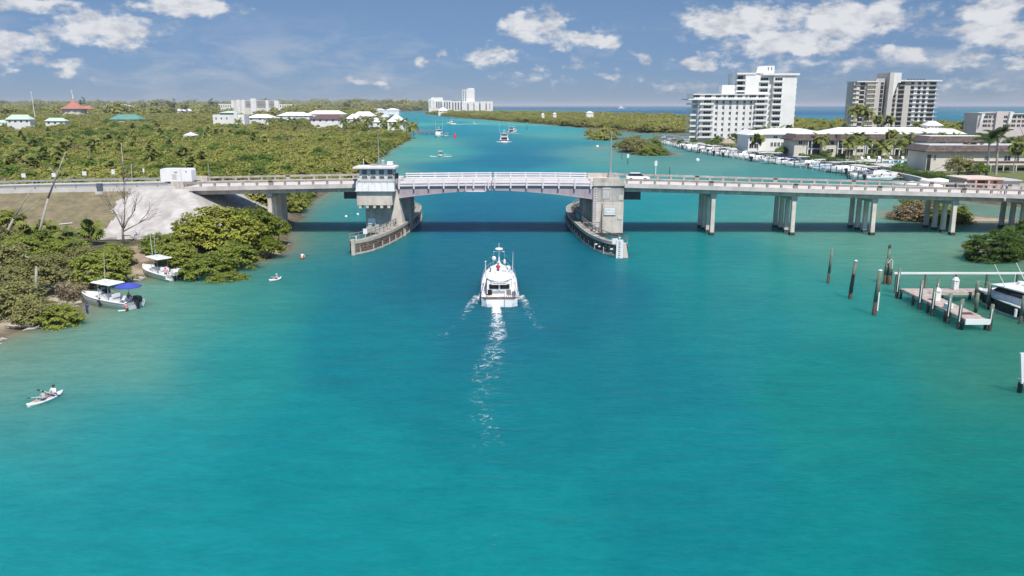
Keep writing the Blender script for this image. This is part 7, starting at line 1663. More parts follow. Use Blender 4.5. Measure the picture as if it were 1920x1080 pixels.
for s in (-1, 1):
    foam('bow_spray', [(q.x+s*1.2, q.y-.5, .8, .9), (q.x+s*2.4, q.y+.6, 1.2, 1.15), (q.x+s*3.6, q.y+2.0, 1.3, 1.1), (q.x+s*4.6, q.y+4, 1.0, .9), (q.x+s*5.4, q.y+6.5, .6, .5)], power=.3)
foam('wake_foam', [(q.x+.5*i, q.y+6+i*3, 1.5+.4*i, .75-.06*i) for i in range(9)], power=.6)
q = Vector((xat(1165, 7000, 0), 7000)); r = thing('ship', 'tiny white ship on the ocean horizon', 'ship', (q.x, q.y, 0)); MB().box(-28, 28, -5, 5, 0, 6).build('hull', M['white'], r); MB().box(-14, 10, -4, 4, 6.01, 16).build('superstructure', M['white'], r); MB().box(-3, 2, -2, 2, 16.01, 26).build('funnel', M['white'], r)
for (u, v, L) in ((618, 206.5, 22), (833, 212.5, 14), (1835-40, 205, 8)):
    q = P(u, v); r = thing('small_boat', 'white boat moored far off on the lagoon' if u < 700 else 'white boat near the inlet mouth' if u < 900 else 'tiny white boat out on the ocean', 'boat', (q.x, q.y, 0), .8); MB().box(-L/2, L/2, -L*.15, L*.15, 0, 2).build('hull', M['gel'], r); MB().box(-L*.2, L*.15, -L*.1, L*.1, 2.01, 4.5).build('cabin', M['gel'], r)
# buoys, day marks
q = P(853, 258); r = thing('red_buoy', 'red channel buoy beyond the bridge', 'buoy', (q.x, q.y, 0)); MB().cyl((0, 0, -.5), (0, 0, .8), 1.2, 1.2, 12).build('float', M['red_buoy'], r); MB().cyl((0, 0, .8), (0, 0, 3.6), 1.15, .5, 12).build('top', M['red_buoy'], r)
q = P(988, 243); r = thing('day_mark', 'green day mark on a pile beyond the bridge', 'channel marker', (q.x, q.y, 0)); MB().cyl((0, 0, -1), (0, 0, 6.2), .25, .22).build('pile', M['timber_dark'], r); MB().box(-.9, .9, -.35, -.27, 3.4, 5.2).build('board', M['green_sign'], r); MB().box(-.5, .5, -.3, .3, 6.2, 7.2).build('lamp', M['green_sign'], r)
for (u, v, lab) in ((1120, 276, 'white mooring ball near the outer islet'), (1308, 302, 'white mooring ball off the marina'), (649, 407, 'white float beside the tender house pier'), (671, 403, 'second white float close to the tender house pier')):
    q = P(u, v); s = .9 if u > 1000 else .3; r = thing('mooring_buoy', lab, 'buoy', (q.x, q.y, 0)); MB().ell((0, 0, s*.4), (s, s, s), 10, 7).build('ball', M['white'], r, True); MB().cyl((0, 0, s*1.3), (0, 0, s*1.8), .06).build('ring', M['steel'], r)
for (u, v, h, m_, lab) in ((1166, 298, 3.4, 'timber_dark', 'thin dark stake in the shallows beyond the bridge'), (1177, 308, 4.6, 'white', 'stake with a white board in the shallows beyond the bridge'), (1229, 331, 5.6, 'white', 'white topped stake rising behind the bridge rail'), (1255, 333, 3.6, 'timber_dark', 'short dark stake behind the bridge rail'), (1147, 281, 3, 'timber_dark', 'stake beside the single mangrove')):
    q = P(u, v); r = thing('channel_stake', lab, 'stake', (q.x, q.y, 0)); MB().cyl((0, 0, -1), (0, 0, h), .14, .12, 7).build('pole', M['timber_dark' if u != 1229 else 'white'], r)
    if m_ == 'white': MB().box(-.45, .45, -.2, -.14, h-1.9, h-.3).build('board', M['white'], r)
# cove dock
def pier(name, label, a, b, w, zd, npost, rail=False, mdeck='timber', group=None):
    a, b = Vector(a), Vector(b); q = (a+b)/2; r = thing(name, label, 'dock', (q.x, q.y, 0), group=group); d = (b-a).normalized(); s = Vector((-d.y, d.x))
    wb(MB().beam((a.x, a.y, zd-.1), (b.x, b.y, zd-.1), w, .2), 'decking', M[mdeck], r)
    for i in range(npost):
        p = a.lerp(b, i/(npost-1))
        for k in (-1, 1): c = p+s*(w/2*k+.18*k); wb(MB().cyl((c.x, c.y, -2), (c.x, c.y, zd+(1.1 if rail else .5)), .17, .15, 7), 'pile', M['timber_dark' if not rail else 'timber'], r)
    if rail: wb(MB().beam((a.x, a.y-w/2, zd+1), (b.x, b.y-w/2, zd+1), .1, .1), 'rail', M['timber'], r)
    return r
pier('cove_dock', 'grey timber dock reaching out to the moored sport fishing boat', (-92, 690), (-60, 686), 3.0, 2.2, 9, True, group='cove docks')
pier('cove_dock', 'second grey dock just behind the first at the cove', (-94, 735), (-66, 731), 4.0, 2.4, 8, True, group='cove docks')
# ---------------------------------------------------------------- cove palms
for (u, v, h, lab) in ((645, 240, 9, 'palm beside the maroon roofed house'), (668, 238, 9, 'palm between the maroon and the white cove houses'), (684, 236, 10, 'palm in the cove palm row nearest the houses'), (695, 240, 10, 'palm in the middle of the cove palm row'), (708, 236, 10, 'tall palm in the cove palm row'), (718, 242, 9, 'palm leaning at the gabled house'), (726, 246, 8, 'short palm in front of the gabled house'), (740, 250, 8, 'palm before the gabled house door'),
                       (752, 248, 11, 'tall dark palm just beside the gabled house'), (757, 245, 11, 'second tall dark palm beside the gabled house'), (770, 250, 9, 'pair palm on the point by the dock'), (776, 249, 9.5, 'outermost palm on the point by the dock'), (447, 238, 8, 'palm by the lookout house'), (505, 236, 8, 'palm by the long low house'), (548, 236, 9, 'palm behind the thicket edge at the white roofs'), (558, 238, 8, 'bushy palm near the maroon roofed house'), (634, 230, 9, 'palm over the maroon roof end')):
    q = P(u, v, 4); palm(lab, (q.x, q.y, max(.3, gh(q.x, q.y))), h, 'coco', 2.0, 'palms round the cove houses', .25, .6)
# ---------------------------------------------------------------- marina
gm_ = 'boats moored along the marina sea wall'
protos_ = [center_console('white open boat with a T-top in a marina slip', 8.2, 2.7, 'gel', 'gel', 2, group=gm_, antenna=False, detail=False, name='marina_boat'),
           cruiser('white cabin cruiser in a marina slip', 10.5, 3.5, group=gm_, name='marina_cruiser'), center_console('white open boat without a top in a marina slip', 7.2, 2.5, 'gel', None, 1, group=gm_, antenna=False, detail=False, name='marina_boat'),
           covered('boat under a white cover in a marina slip', 8, 2.7, 'white_cloth', gm_)]
acc = [0]
for i in range(1, len(sc_)): acc.append(acc[-1]+(sc_[i]-sc_[i-1]).length)
def along(s):
    for i in range(len(acc)-1):
        if acc[i+1] >= s: k = (s-acc[i])/(acc[i+1]-acc[i]); p = sc_[i].lerp(sc_[i+1], k); t = (sc_[i+1]-sc_[i]).normalized(); return p, t
    return sc_[-1], (sc_[-1]-sc_[-2]).normalized()
mr_ = random.Random(12); used = set(); s = 26.0; k = 0
piling_me = MB().cyl((0, 0, -2), (0, 0, 3.0), .17, .15, 7).mesh('pile', M['timber_dark']); piling_w = MB().cyl((0, 0, -2), (0, 0, 3.0), .17, .15, 7).mesh('pile', M['timber_pale'])
pcap = MB().cyl((0, 0, 3.0), (0, 0, 3.18), .2, .08, 7).mesh('pile_cap', M['white'])
finger = MB().box(-.55, .55, 0, 10.5, .75, .95).mesh('decking', M['timber']); fpost = MB().cyl((0, 0, -2), (0, 0, 1.5), .14, .13, 6).mesh('post', M['timber_dark'])
special = {9: ('blue', 'boat under a royal blue canvas beside the dark hulled ones'), 14: ('navy', 'boat under a navy canopy in the middle of the marina'), 15: ('navy', 'second boat under a navy canopy beside the first'), 3: ('lift', 'white boat with a hard top raised on a lift near the bridge')}
def piling_at(x, y, wh, lab):
    r = thing('mooring_pile', lab, 'piling', (x, y, 0), group='mooring piles of the marina'); link('pile', piling_w if wh else piling_me, r); link('pile_cap', pcap, r)
while s < acc[-1]-8:
    p, t = along(s); nrm = Vector((-t.y, t.x)); nrm = nrm if nrm.x < 0 else -nrm       # towards the water
    off = 8.6+mr_.uniform(-.8, .8); c = p+nrm*off; a = math.atan2(nrm.y, nrm.x)-math.pi/2+(0 if mr_.random() < .5 else math.pi)+mr_.uniform(-.05, .05)
    if k in special:
        kind, lab = special[k]
        if kind == 'lift':
            b = center_console(lab, 9.6, 3.0, 'gel', 'gel', 2, group=gm_, loc=(c.x, c.y, 1.3), rz=a, name='marina_boat')
            lf_ = thing('boat_lift', 'timber boat lift under the raised white boat', 'boat lift', (c.x, c.y, 0))
            for sx in (-2.1, 2.1):
                for sy in (-3, 3): link('post', MB().cyl((0, 0, -2), (0, 0, 3.6), .18, .16, 7).mesh('post', M['timber']), lf_, (nrm.x*sy-nrm.y*sx, nrm.y*sy+nrm.x*sx, 0))
            for sx in (-2.1, 2.1): MB().beam((nrm.x*-3-nrm.y*sx, nrm.y*-3+nrm.x*sx, 3.5), (nrm.x*3-nrm.y*sx, nrm.y*3+nrm.x*sx, 3.5), .2, .25).build('lift_beam', M['timber_pale'], lf_)
        else:
            b = covered(lab, 9, 3.0, 'navy' if kind == 'navy' else 'blue_cover', gm_) if kind == 'blue' else cruiser(lab, 10, 3.4, 'gel', gm_, 'navy', 'marina_cruiser')
            b.location = (c.x, c.y, 0); b.rotation_euler = (0, 0, a)
            if kind == 'navy': b2 = MB().box(-1.75, 1.75, -4.2, 2.2, 2.9, 3.3).build('canopy', M['navy'], b)
    elif mr_.random() < .93:
        i = mr_.choices((0, 1, 2, 3), (.36, .34, .16, .14))[0]
        b = protos_[i] if i not in used else dup(protos_[i]); used.add(i)
        f_ = s/acc[-1]; b['label'] = b['label'].split(' in a ')[0].split(' moored ')[0]+(' moored below the gallery building' if f_ < .18 else ' moored below the pool deck' if f_ < .33 else ' moored below the long porch building' if f_ < .48 else ' moored before the broad white roof' if f_ < .62 else ' moored off the tiki hut lawn' if f_ < .74 else ' moored before the white apartment wing' if f_ < .87 else ' moored at the creek end of the marina')
        b.location = (c.x, c.y, mr_.uniform(0, .5)); b.rotation_euler = (0, 0, a); sc = mr_.uniform(1.1, 1.5); b.scale = (sc, sc, sc)
    e = p+nrm*15.0+t*2.5; piling_at(e.x, e.y, mr_.random() < .35, 'mooring pile at the outer end of a marina slip')
    if k % 2 == 0:
        e = p+t*2.5; fd = thing('finger_dock', 'narrow timber finger dock between marina slips', 'dock', (e.x, e.y, 0), math.atan2(nrm.y, nrm.x)-math.pi/2, 'finger docks of the marina'); link('decking', finger, fd)
        for y in (4, 10.2):
            for x in (-.6, .6): link('post', fpost, fd, (x, y, 0))
    else:
        e = p+nrm*7.5+t*2.6; piling_at(e.x, e.y, mr_.random() < .35, 'mooring pile between two marina slips')
    s += 5.1+mr_.uniform(-.2, .6); k += 1
for pr, i in zip(protos_, range(4)):
    if i not in used: print('UNUSED PROTO', i)
# timber lift frames by the bridge
pier('marina_dock', 'empty timber dock with pale stringers next to the boat on the lift', (129, 268), (113, 270), 1.6, 1.3, 6, False, 'timber_pale')
for (u, v, L, lab) in ((1705, 343, 8, 'white upturned boat hull beside the bridge rail'), (1745, 347, 7, 'small white boat lying near the bridge end'), (1790, 345, 9, 'large white boat cover near the pink building')):
    q = P(u, v+6, .5); b = covered(lab, L, 2.8, 'white_cloth', gm_); b.location = (min(q.x, 125), q.y, .3 if q.x < 125 else 1.5); b.rotation_euler = (0, 0, 1.3)
# ---------------------------------------------------------------- foreground docks and piles
def big_pile(u, v, vt, label, r_=.22, foot='pile_rust', top='pile_green', capped=False, lean=(0, 0)):
    q = P(u, v); h = zat(vt, q.y); r = thing('piling', label, 'piling', (q.x, q.y, 0), group='timber pilings off the dock')
    MB().cyl((0, 0, -2), (lean[0]*.25, lean[1]*.25, h*.30), r_, r_*.98, 10).build('stained_foot', M[foot], r, True); MB().cyl((lean[0]*.25, lean[1]*.25, h*.30), (lean[0], lean[1], h), r_*.97, r_*.9, 10).build('shaft', M[top], r, True)
    MB().cyl((lean[0], lean[1], h), (lean[0], lean[1], h+.1), r_*.95, r_*.5, 10).build('cap', M['white' if capped else 'timber'], r)
    return r, h
big_pile(1552, 531, 468, 'outermost slim piling, pale top and blue-grey band', .20, lean=(.2, 0))
r, h = big_pile(1593, 560, 489, 'white capped piling with a dark rubbing board', .24, capped=True, lean=(.35, 0)); MB().box(-.1, .2, -.32, -.2, .9, 3.2).build('rubbing_board', M['black'], r)
r, h = big_pile(1638, 591, 507, 'tall pale green piling with a white board at its side', .26, capped=True, lean=(.25, 0)); MB().box(.2, .34, -.28, -.1, .6, 2.8).build('side_board', M['white'], r)
q = P(1662, 532); r = thing('pile_cluster', 'cluster of roped pilings with one tall capped pile', 'piling', (q.x, q.y, 0))
for (x, y, h) in ((0, .2, 5.1), (-.35, -.2, 3.5), (.35, -.1, 3.6), (.05, -.4, 3.4)):
    MB().cyl((x*1.5, y*1.5, -2), (x*1.2, y*1.2, 1.3), .2, .2, 9).build('stained_foot', M['pile_rust'], r, True); MB().cyl((x*1.2, y*1.2, 1.3), (x*.8, y*.8, h), .2, .18, 9).build('shaft', M['pile_green'], r, True)
MB().cyl((0, .16, 5.1), (0, .16, 5.45), .26, .1, 9).build('cap', M['timber_dark'], r); MB().tube([(-.3, -.5, 3.0), (0, -.6, 3.55), (.3, -.5, 3.3), (.35, -.45, 2.2)], .06, 5).build('rope', M['white'], r)
# main dock
D = thing('dock', 'L-shaped timber dock with pinkish boards beside the motor yacht', 'dock', (51, 91, 0))
d0, d1 = P(1822, 596, 1.25), P(1703, 548, 1.25)
x0 = 49.4; ZD = 1.3
def dockboards(x0, x1, y0, y1, step, along_y):
    i = 0; bm = {}
    a, b = (y0, y1) if along_y else (x0, x1); n = int((b-a)/step)
    for i in range(n):
        s = a+(b-a)*(i+.5)/n; key = (i*5) % 4
        if key not in bm:
            w = (b-a)/n/2-.012; bm[key] = (MB().box(x0-(x0+x1)/2, x1-(x0+x1)/2, -w, w, -.05, .012*key) if along_y else MB().box(-w, w, y0-(y0+y1)/2, y1-(y0+y1)/2, -.05, .012*key)).mesh('board', M['dock_board'] if key else M['timber_pale'])
        put('board', bm[key], D, ((x0+x1)/2, s, ZD) if along_y else (s, (y0+y1)/2, ZD))
dockboards(49.4, 51.9, 84.2, 99.2, .3, True); dockboards(51.95, 62, 97.2, 99.2, .3, False)
for x in (49.45, 51.85): wb(MB().box(x-.08, x+.08, 84.1, 99.2, ZD-.36, ZD-.06), 'stringer', M['timber_pale'], D)
wb(MB().box(49.3, 52.0, 83.95, 84.09, ZD-.55, ZD+.06), 'end_fascia', M['white'], D); wb(MB().box(52.0, 62, 97.1, 97.19, ZD-.36, ZD-.06), 'stringer', M['timber_pale'], D)
wb(MB().box(62.02, 99, 97.2, 99.2, ZD-.08, ZD+.02), 'shore_walkway', M['timber'], D)
for x in frange(66, 98, 8):
    for y in (97.4, 99): wb(MB().cyl((x, y, -2), (x, y, ZD-.09), .17, .17, 8), 'support_pile', M['timber_dark'], D)
for y in (84.6, 88.2, 92, 95.6, 98.8):
    for x in (49.35, 51.9): wb(MB().cyl((x, y, -2), (x, y, ZD-.08), .17, .17, 8), 'support_pile', M['timber_dark'], D)
for x in (54.5, 58, 61.5): wb(MB().cyl((x, 98.6, -2), (x, 98.6, ZD-.08), .17, .17, 8), 'support_pile', M['timber_dark'], D)
for (x, y, h) in ((49.15, 99.4, 3.9), (49.15, 93.6, 3.6), (49.15, 90.6, 3.4), (49.15, 87.2, 3.5), (49.15, 84.9, 3.3), (52.15, 84.2, 3.0), (52.2, 95.6, 3.3), (52.2, 90, 2.2)):
    wb(MB().cyl((x, y, -2), (x, y, .7), .21, .21, 9), 'pile_foot', M['timber_dark'], D); wb(MB().cyl((x, y, .7), (x, y, h), .20, .19, 9), 'tall_pile', M['pile_green'], D, True)
    wb(MB().box(x-.16, x-.08, y-.24, y-.19, .9, h-.5), 'rub_strip', M['white'], D)
for (x, y) in ((50.6, 92.6), (56.0, 98.6)):
    wb(MB().prism([(x-.3, y-.3), (x+.3, y-.3), (x+.3, y+.3), (x-.3, y+.3)], ZD+.05, ZD+1.25), 'utility_pedestal', M['white'], D); wb(MB().cyl((x, y, ZD+1.25), (x, y, ZD+1.6), .45, .2, 8), 'pedestal_cap', M['white'], D)
wb(MB().box(49.6, 50.3, 88.4, 89.2, ZD+.05, ZD+.6), 'dock_box', M['white'], D); wb(MB().box(50.2, 51.4, 86.1, 86.9, ZD+.05, ZD+.09), 'mat', M['maroon_cloth'], D)
bl = thing('boat_lift', 'long white lift beam on short posts behind the motor yacht', 'boat lift', (56, 102, 0))
wb(MB().box(49.8, 75, 101.95, 102.2, 2.58, 2.82), 'lift_beam', M['white'], bl)
for x in (50.2, 54, 58, 62, 66, 70, 74.5): wb(MB().cyl((x, 102.05, -2), (x, 102.05, 2.54), .2, .19, 8), 'post', M['pile_green'], bl)
for (u, v, vt, lab) in ((1827, 600, 551, 'grey pile at the end of the dock beside the yacht bow'), (1913, 607, 556, 'green pile at the yacht side by the frame edge'), (1851, 580, 534, 'dark pile with a white fender at the yacht bow'), (1828, 570, 528, 'green pile between the dock and the yacht bow')): big_pile(u, v, vt, lab, .2, 'timber_dark')
# motor yacht
Y_ = thing('motor_yacht', 'white motor yacht with black hull moored beside the dock', 'boat', (59.9, 90.6, 0), ang(61.5, 84.0, 57.9, 97.2))
hull_parts(Y_, 14.5, 4.4, 1.35, 1.9, .7, 'gel_navy', 'gel', 2.3, 'white', .30, .28, -.6)
MB().loft([[(-2.0, -7.2, .02), (-2.05, -7.2, .14), (2.05, -7.2, .14), (2.0, -7.2, .02)], [(-1.86, 1.5, .05), (-1.95, 1.5, .19), (1.95, 1.5, .19), (1.86, 1.5, .05)], [(-1.1, 4.8, .3), (-1.2, 4.8, .44), (1.2, 4.8, .44), (1.1, 4.8, .3)]]).build('boot_stripe', M['white'], Y_)
MB().loft([[(-1.75, -1, 1.4), (1.75, -1, 1.4), (.9, 5.6, 1.85), (-.9, 5.6, 1.85)], [(-1.7, -1, 2.3), (1.7, -1, 2.3), (.6, 4.8, 2.3), (-.6, 4.8, 2.3)]]).build('trunk_cabin', M['gel'], Y_)
MB().loft([[(-1.68, -3.0, 2.31), (1.68, -3.0, 2.31), (1.2, 3.7, 2.31), (-1.2, 3.7, 2.31)], [(-1.65, -3.0, 3.0), (1.65, -3.0, 3.0), (1.3, 2.7, 3.0), (-1.3, 2.7, 3.0)]]).build('window_band', M['glass'], Y_)
MB().loft([[(-1.8, -4.0, 3.01), (1.8, -4.0, 3.01), (1.45, 3.2, 3.01), (-1.45, 3.2, 3.01)], [(-1.95, -4.2, 3.25), (1.95, -4.2, 3.25), (1.65, 3.6, 3.15), (-1.65, 3.6, 3.15)], [(-1.4, -3.6, 3.62), (1.4, -3.6, 3.62), (1.05, 2.2, 3.5), (-1.05, 2.2, 3.5)]]).build('hard_top', M['gel'], Y_)
MB().cyl((0, 1.0, 3.5), (0, 1.0, 3.9), .38, .34, 12).build('radar_dome', M['white'], Y_); MB().box(-.5, .5, -.4, .4, 3.5, 3.72).build('roof_hatch', M['white'], Y_)
for s in (-1, 1): MB().cyl((s*1.6, 1.6, 3.3), (s*1.6-.9, 2.6, 5.8), .05, .03, 6).build('rod_outrigger', M['white'], Y_)
MB().cyl((0, 1.8, 3.4), (0, 1.9, 4.8), .025, n=5).build('antenna', M['white'], Y_)
mb = MB()
for s in (-1, 1):
    pts = [(s*2.05*(1-max(0, (y+.7)/8.1)**2.3), y, 2.35+.05*max(0, y)) for y in frange(-1, 7.0, 8)]
    for a, b_ in zip(pts[:-1], pts[1:]): mb.cyl(a, b_, .025, n=5)
    for p in pts: mb.cyl((p[0], p[1], p[2]-.6), p, .02, n=4)
mb.build('bow_railing', M['steel'], Y_); MB().box(-1.3, -.9, 1.2, 3.0, 2.2, 2.24).build('deck_hatch', M['gel_grey'], Y_)
MB().cyl((-2.35, -1, .3), (-2.35, -1, 1.2), .16, .16, 8).build('fender', M['white'], Y_)
# dock corner at the frame edge
D2 = thing('dock', 'corner of a white edged dock cut by the frame edge', 'dock', (44.2, 65, 0))
wb(MB().loft([[(43.2, 64.3, 1.0), (43.62, 64.3, 1.0), (43.62, 64.5, 1.0), (43.2, 64.5, 1.0)], [(42.75, 64.3, 3.7), (43.2, 64.3, 3.7), (43.2, 64.5, 3.7), (42.75, 64.5, 3.7)]]), 'white_post', M['white'], D2)
wb(MB().box(43.35, 64, 64.2, 64.29, .85, 1.2), 'edge_fascia', M['white'], D2)
for i in range(4): wb(MB().box(43.64, 64, 64.51+i*.3, 64.79+i*.3, .95, 1.02+.01*(i % 3)), 'board', M['timber'], D2)
for x in (43.5, 46, 49.5, 53, 56.5, 60, 63.5): wb(MB().cyl((x, 64.9, -2), (x, 64.9, .94), .2, .2, 9), 'support_pile', M['timber_dark'], D2)
# ---------------------------------------------------------------- people
def person(label, loc, rz=0, pose='stand', shirt='white_cloth', legs='navy_cloth', skin='skin_a', hair='hair', hat=None, scale=1.0, bare=False, sleeves=True, group=None):
    J = {}
    z0 = {'stand': .93, 'wade': .93, 'lean': .93, 'sit': .12, 'kayak': .10, 'ride': .95, 'helm': .5}[pose]
    lean = {'stand': .02, 'wade': .06, 'lean': .22, 'sit': .05, 'kayak': -.02, 'ride': .26, 'helm': .04}[pose]
    t = lambda k, dz: (0, lean*k, z0+dz)
    J['pel'], J['bel'], J['che'], J['nec'], J['hea'], J['top'] = t(0, 0), t(.35, .18), t(.7, .38), t(1, .54), t(1.15, .67), t(1.2, .78)
    E = [('pel', 'bel', 0), ('bel', 'che', 0), ('che', 'nec', 0), ('nec', 'hea', 2), ('hea', 'top', 2)]
    RAD = {'pel': .145, 'bel': .13, 'che': .15, 'nec': .055, 'hea': .092, 'top': .075}
    for s, n in ((-1, 'l'), (1, 'r')):
        sh = (s*.185, lean*.85, z0+.48); J['sh'+n] = sh; RAD['sh'+n] = .07
        if pose in ('kayak',): el, wr, ha = (s*.30, lean+.12, z0+.22), (s*.34, .40, z0+.30), (s*.35, .47, z0+.31)
        elif pose in ('ride',): el, wr, ha = (s*.24, .45, z0+.22), (s*.25, .66, z0+.10), (s*.25, .72, z0+.08)
        elif pose in ('lean',): el, wr, ha = (s*.26, .42, z0+.24), (s*.16, .60, z0+.18), (s*.12, .66, z0+.18)
        elif pose in ('wade',): el, wr, ha = (s*.27, .14, z0+.22), (s*.25, .38, z0+.22), (s*.24, .46, z0+.23)
        elif pose in ('helm', 'sit'): el, wr, ha = (s*.25, .12, z0+.24), (s*.2, .36, z0+.20), (s*.18, .43, z0+.19)
        else: el, wr, ha = (s*.25, 0, z0+.20), (s*.25, .08, z0-.04), (s*.25, .10, z0-.11)
        J['el'+n], J['wr'+n], J['ha'+n] = el, wr, ha; RAD.update({'el'+n: .045, 'wr'+n: .032, 'ha'+n: .038})
        J['hi'+n] = (s*.10, 0, z0-.04); RAD['hi'+n] = .09
        if pose in ('sit', 'helm'): kn, an, to = (s*.13, .44, z0-.02), (s*.13, .46, z0-.46), (s*.13, .60, z0-.50)
        elif pose == 'kayak': kn, an, to = (s*.16, .46, z0+.16), (s*.14, .88, z0-.02), (s*.14, .93, z0+.10)
        elif pose == 'ride': kn, an, to = (s*.10, .34 if s > 0 else .18, z0-.34+(.14 if s > 0 else 0)), (s*.10, .10, z0-.74+(.22 if s > 0 else 0)), (s*.10, .24, z0-.78+(.22 if s > 0 else 0))
        else: kn, an, to = (s*.11, .03, z0-.47), (s*.11, 0, z0-.86), (s*.13, .15, z0-.90)
        J['kn'+n], J['an'+n], J['to'+n] = kn, an, to; RAD.update({'kn'+n: .062, 'an'+n: .042, 'to'+n: .038})
        E += [('che', 'sh'+n, 0), ('sh'+n, 'el'+n, 0 if sleeves else 2), ('el'+n, 'wr'+n, 2), ('wr'+n, 'ha'+n, 2), ('pel', 'hi'+n, 1), ('hi'+n, 'kn'+n, 1), ('kn'+n, 'an'+n, 1 if pose in ('wade', 'stand', 'ride') and legs != 'short' else 2), ('an'+n, 'to'+n, 2)]
    names = list(J); me = bpy.data.meshes.new('body'); me.from_pydata([J[k] for k in names], [(names.index(a), names.index(b)) for a, b, c in E], [])
    tmp = bpy.data.objects.new('body', me); COL.objects.link(tmp)
    md = tmp.modifiers.new('skin', 'SKIN'); md.use_smooth_shade = True
    for i, k in enumerate(names):
        v = me.skin_vertices[0].data[i]; v.radius = (RAD[k]*(1.25 if k in ('che', 'pel', 'bel') else 1), RAD[k]*(.85 if k in ('che', 'pel', 'bel') else 1)); v.use_root = (k == 'pel')
    sb = tmp.modifiers.new('sub', 'SUBSURF'); sb.levels = 1; sb.render_levels = 1
    dg = bpy.context.evaluated_depsgraph_get(); dg.update(); bm_ = bpy.data.meshes.new_from_object(tmp.evaluated_get(dg)); bpy.data.objects.remove(tmp)
    # fingers and thumbs, face
    mb = MB(); mb.v = [tuple(v.co) for v in bm_.vertices]; mb.f = [tuple(p.vertices) for p in bm_.polygons]; mb.m = []
    seg = [(Vector(J[a]), Vector(J[b]), c) for a, b, c in E]
    for f in mb.f:
        c = sum((Vector(mb.v[i]) for i in f), Vector())/len(f); best = (9, 0)
        for a, b, k in seg:
            d = b-a; u = max(0, min(1, (c-a).dot(d)/d.length_squared)); best = min(best, ((c-a-d*u).length, k))
        mb.m.append(2 if (bare and best[1] == 0) else best[1])
    for n, s in (('l', -1), ('r', 1)):
        w, h = Vector(J['wr'+n]), Vector(J['ha'+n]); d = (h-w).normalized(); sd2 = d.cross(Vector((0, 0, 1)) if abs(d.z) < .8 else Vector((0, 1, 0))).normalized(); dn_ = d.cross(sd2)
        for i, L in enumerate((.075, .085, .08, .062)):
            a = h+sd2*(-.033+.022*i)+d*.02; b = a+d*L*.55; c = b+d*L*.3+dn_*L*.45; mb.tube([a, b, c], [.011, .010, .008], 5, 2)
        a = w.lerp(h, .5)+sd2*.035*s; mb.tube([a, a+sd2*.04*s+d*.03, a+sd2*.045*s+d*.06+dn_*.02], [.013, .011, .009], 5, 2)
    hd = Vector(J['hea'])
    mb.tube([hd+Vector((0, .08, .02)), hd+Vector((0, .115, -.02))], [.014, .02], 5, 2)
    for s in (-1, 1): mb.ell((s*.035, hd.y+.088, hd.z+.03), (.012, .008, .009), 6, 4, 3); mb.ell((s*.094, hd.y, hd.z), (.012, .025, .034), 6, 4, 2)
    mb.box(-.025, .025, hd.y+.082, hd.y+.092, hd.z-.05, hd.z-.04, 3)
    r = thing('person', label, 'person', loc, rz, group); r.scale = (scale,)*3
    mb.build('body', [M[shirt], M[legs if legs != 'short' else 'navy_cloth'], M[skin], M['hair']], r, True)
    if hat: MB().ell((0, hd.y-.005, hd.z+.05), (.112, .125, .085), 12, 6).cyl((0, hd.y+.02, hd.z+.045), (0, hd.y+.02, hd.z+.06), .18, .17, 12).build('hat', M[hat], r, True)
    else: MB().ell((0, hd.y-.022, hd.z+.04), (.105, .105, .10), 12, 7).build('hair', M[hair], r, True)
    return r
def paddle(label, loc, rz, tilt, m='black', shaft='white'):
    r = thing('paddle', label, 'paddle', loc, rz); r.rotation_euler = (0, tilt, rz)
    MB().cyl((-.85, 0, 0), (.85, 0, 0), .022, n=6).build('shaft', M[shaft], r)
    for s in (-1, 1): MB().loft([[(s*.82, -.03, -.01), (s*.82, .03, -.01), (s*.82, .03, .01), (s*.82, -.03, .01)], [(s*1.0, -.10, -.012), (s*1.0, .10, -.012), (s*1.0, .10, .012), (s*1.0, -.10, .012)], [(s*1.25, -.07, -.01), (s*1.25, .07, -.01), (s*1.25, .07, .01), (s*1.25, -.07, .01)]]).build('blade', M[m], r)
    return r
def on(root, x, y, z): return Matrix.LocRotScale(root.location, root.rotation_euler, root.scale) @ Vector((x, y, z))
k1 = K1.rotation_euler.z; k2 = K2.rotation_euler.z
person('person in an aqua top in the front seat of the tandem kayak', on(K1, 0, .2, .12), k1, 'kayak', 'aqua_cloth', 'short', sleeves=False, scale=.95)
person('person in a white shirt in the rear seat of the tandem kayak', on(K1, 0, -.85, .14), k1, 'kayak', 'white_cloth', 'short', 'skin_b', scale=1.1)
paddle('black bladed paddle held by the person in the aqua top', on(K1, 0, .62, .54), k1, .16); paddle('black bladed paddle held by the person in the white shirt', on(K1, 0, -.36, .6), k1, -.10)
person('person in a white cap sitting in the single white kayak', on(K2, 0, -.25, .12), k2, 'kayak', 'pink_cloth', 'short', hat='white_cloth', scale=.9); paddle('paddle held across the single white kayak', on(K2, 0, .15, .5), k2, .1)
person('person in a white top paddling the orange kayak', on(K3, 0, -.3, .12), K3.rotation_euler.z, 'kayak', 'white_cloth', 'short', scale=.95); paddle('black paddle of the orange kayak', on(K3, 0, .12, .52), K3.rotation_euler.z, .12, 'black', 'black')
b_ = BB.rotation_euler.z
person('person in a faded blue shirt standing under the hard top', on(BB, .45, 1.2, .36), b_-.6, 'stand', 'blue_cloth', 'navy_cloth', scale=1.0)
person('person without a shirt sitting at the rail under the blue canopy', on(BB, .65, -2.6, .62), b_-1.2, 'sit', 'maroon_cloth', 'white_cloth', 'skin_b', bare=False, scale=1.05)
person('person in a pink top holding a white board beside the outboard motor', (-46.0, 92.6, -.55), 1.2, 'wade', 'pink_cloth', 'maroon_cloth', hat='white_cloth')
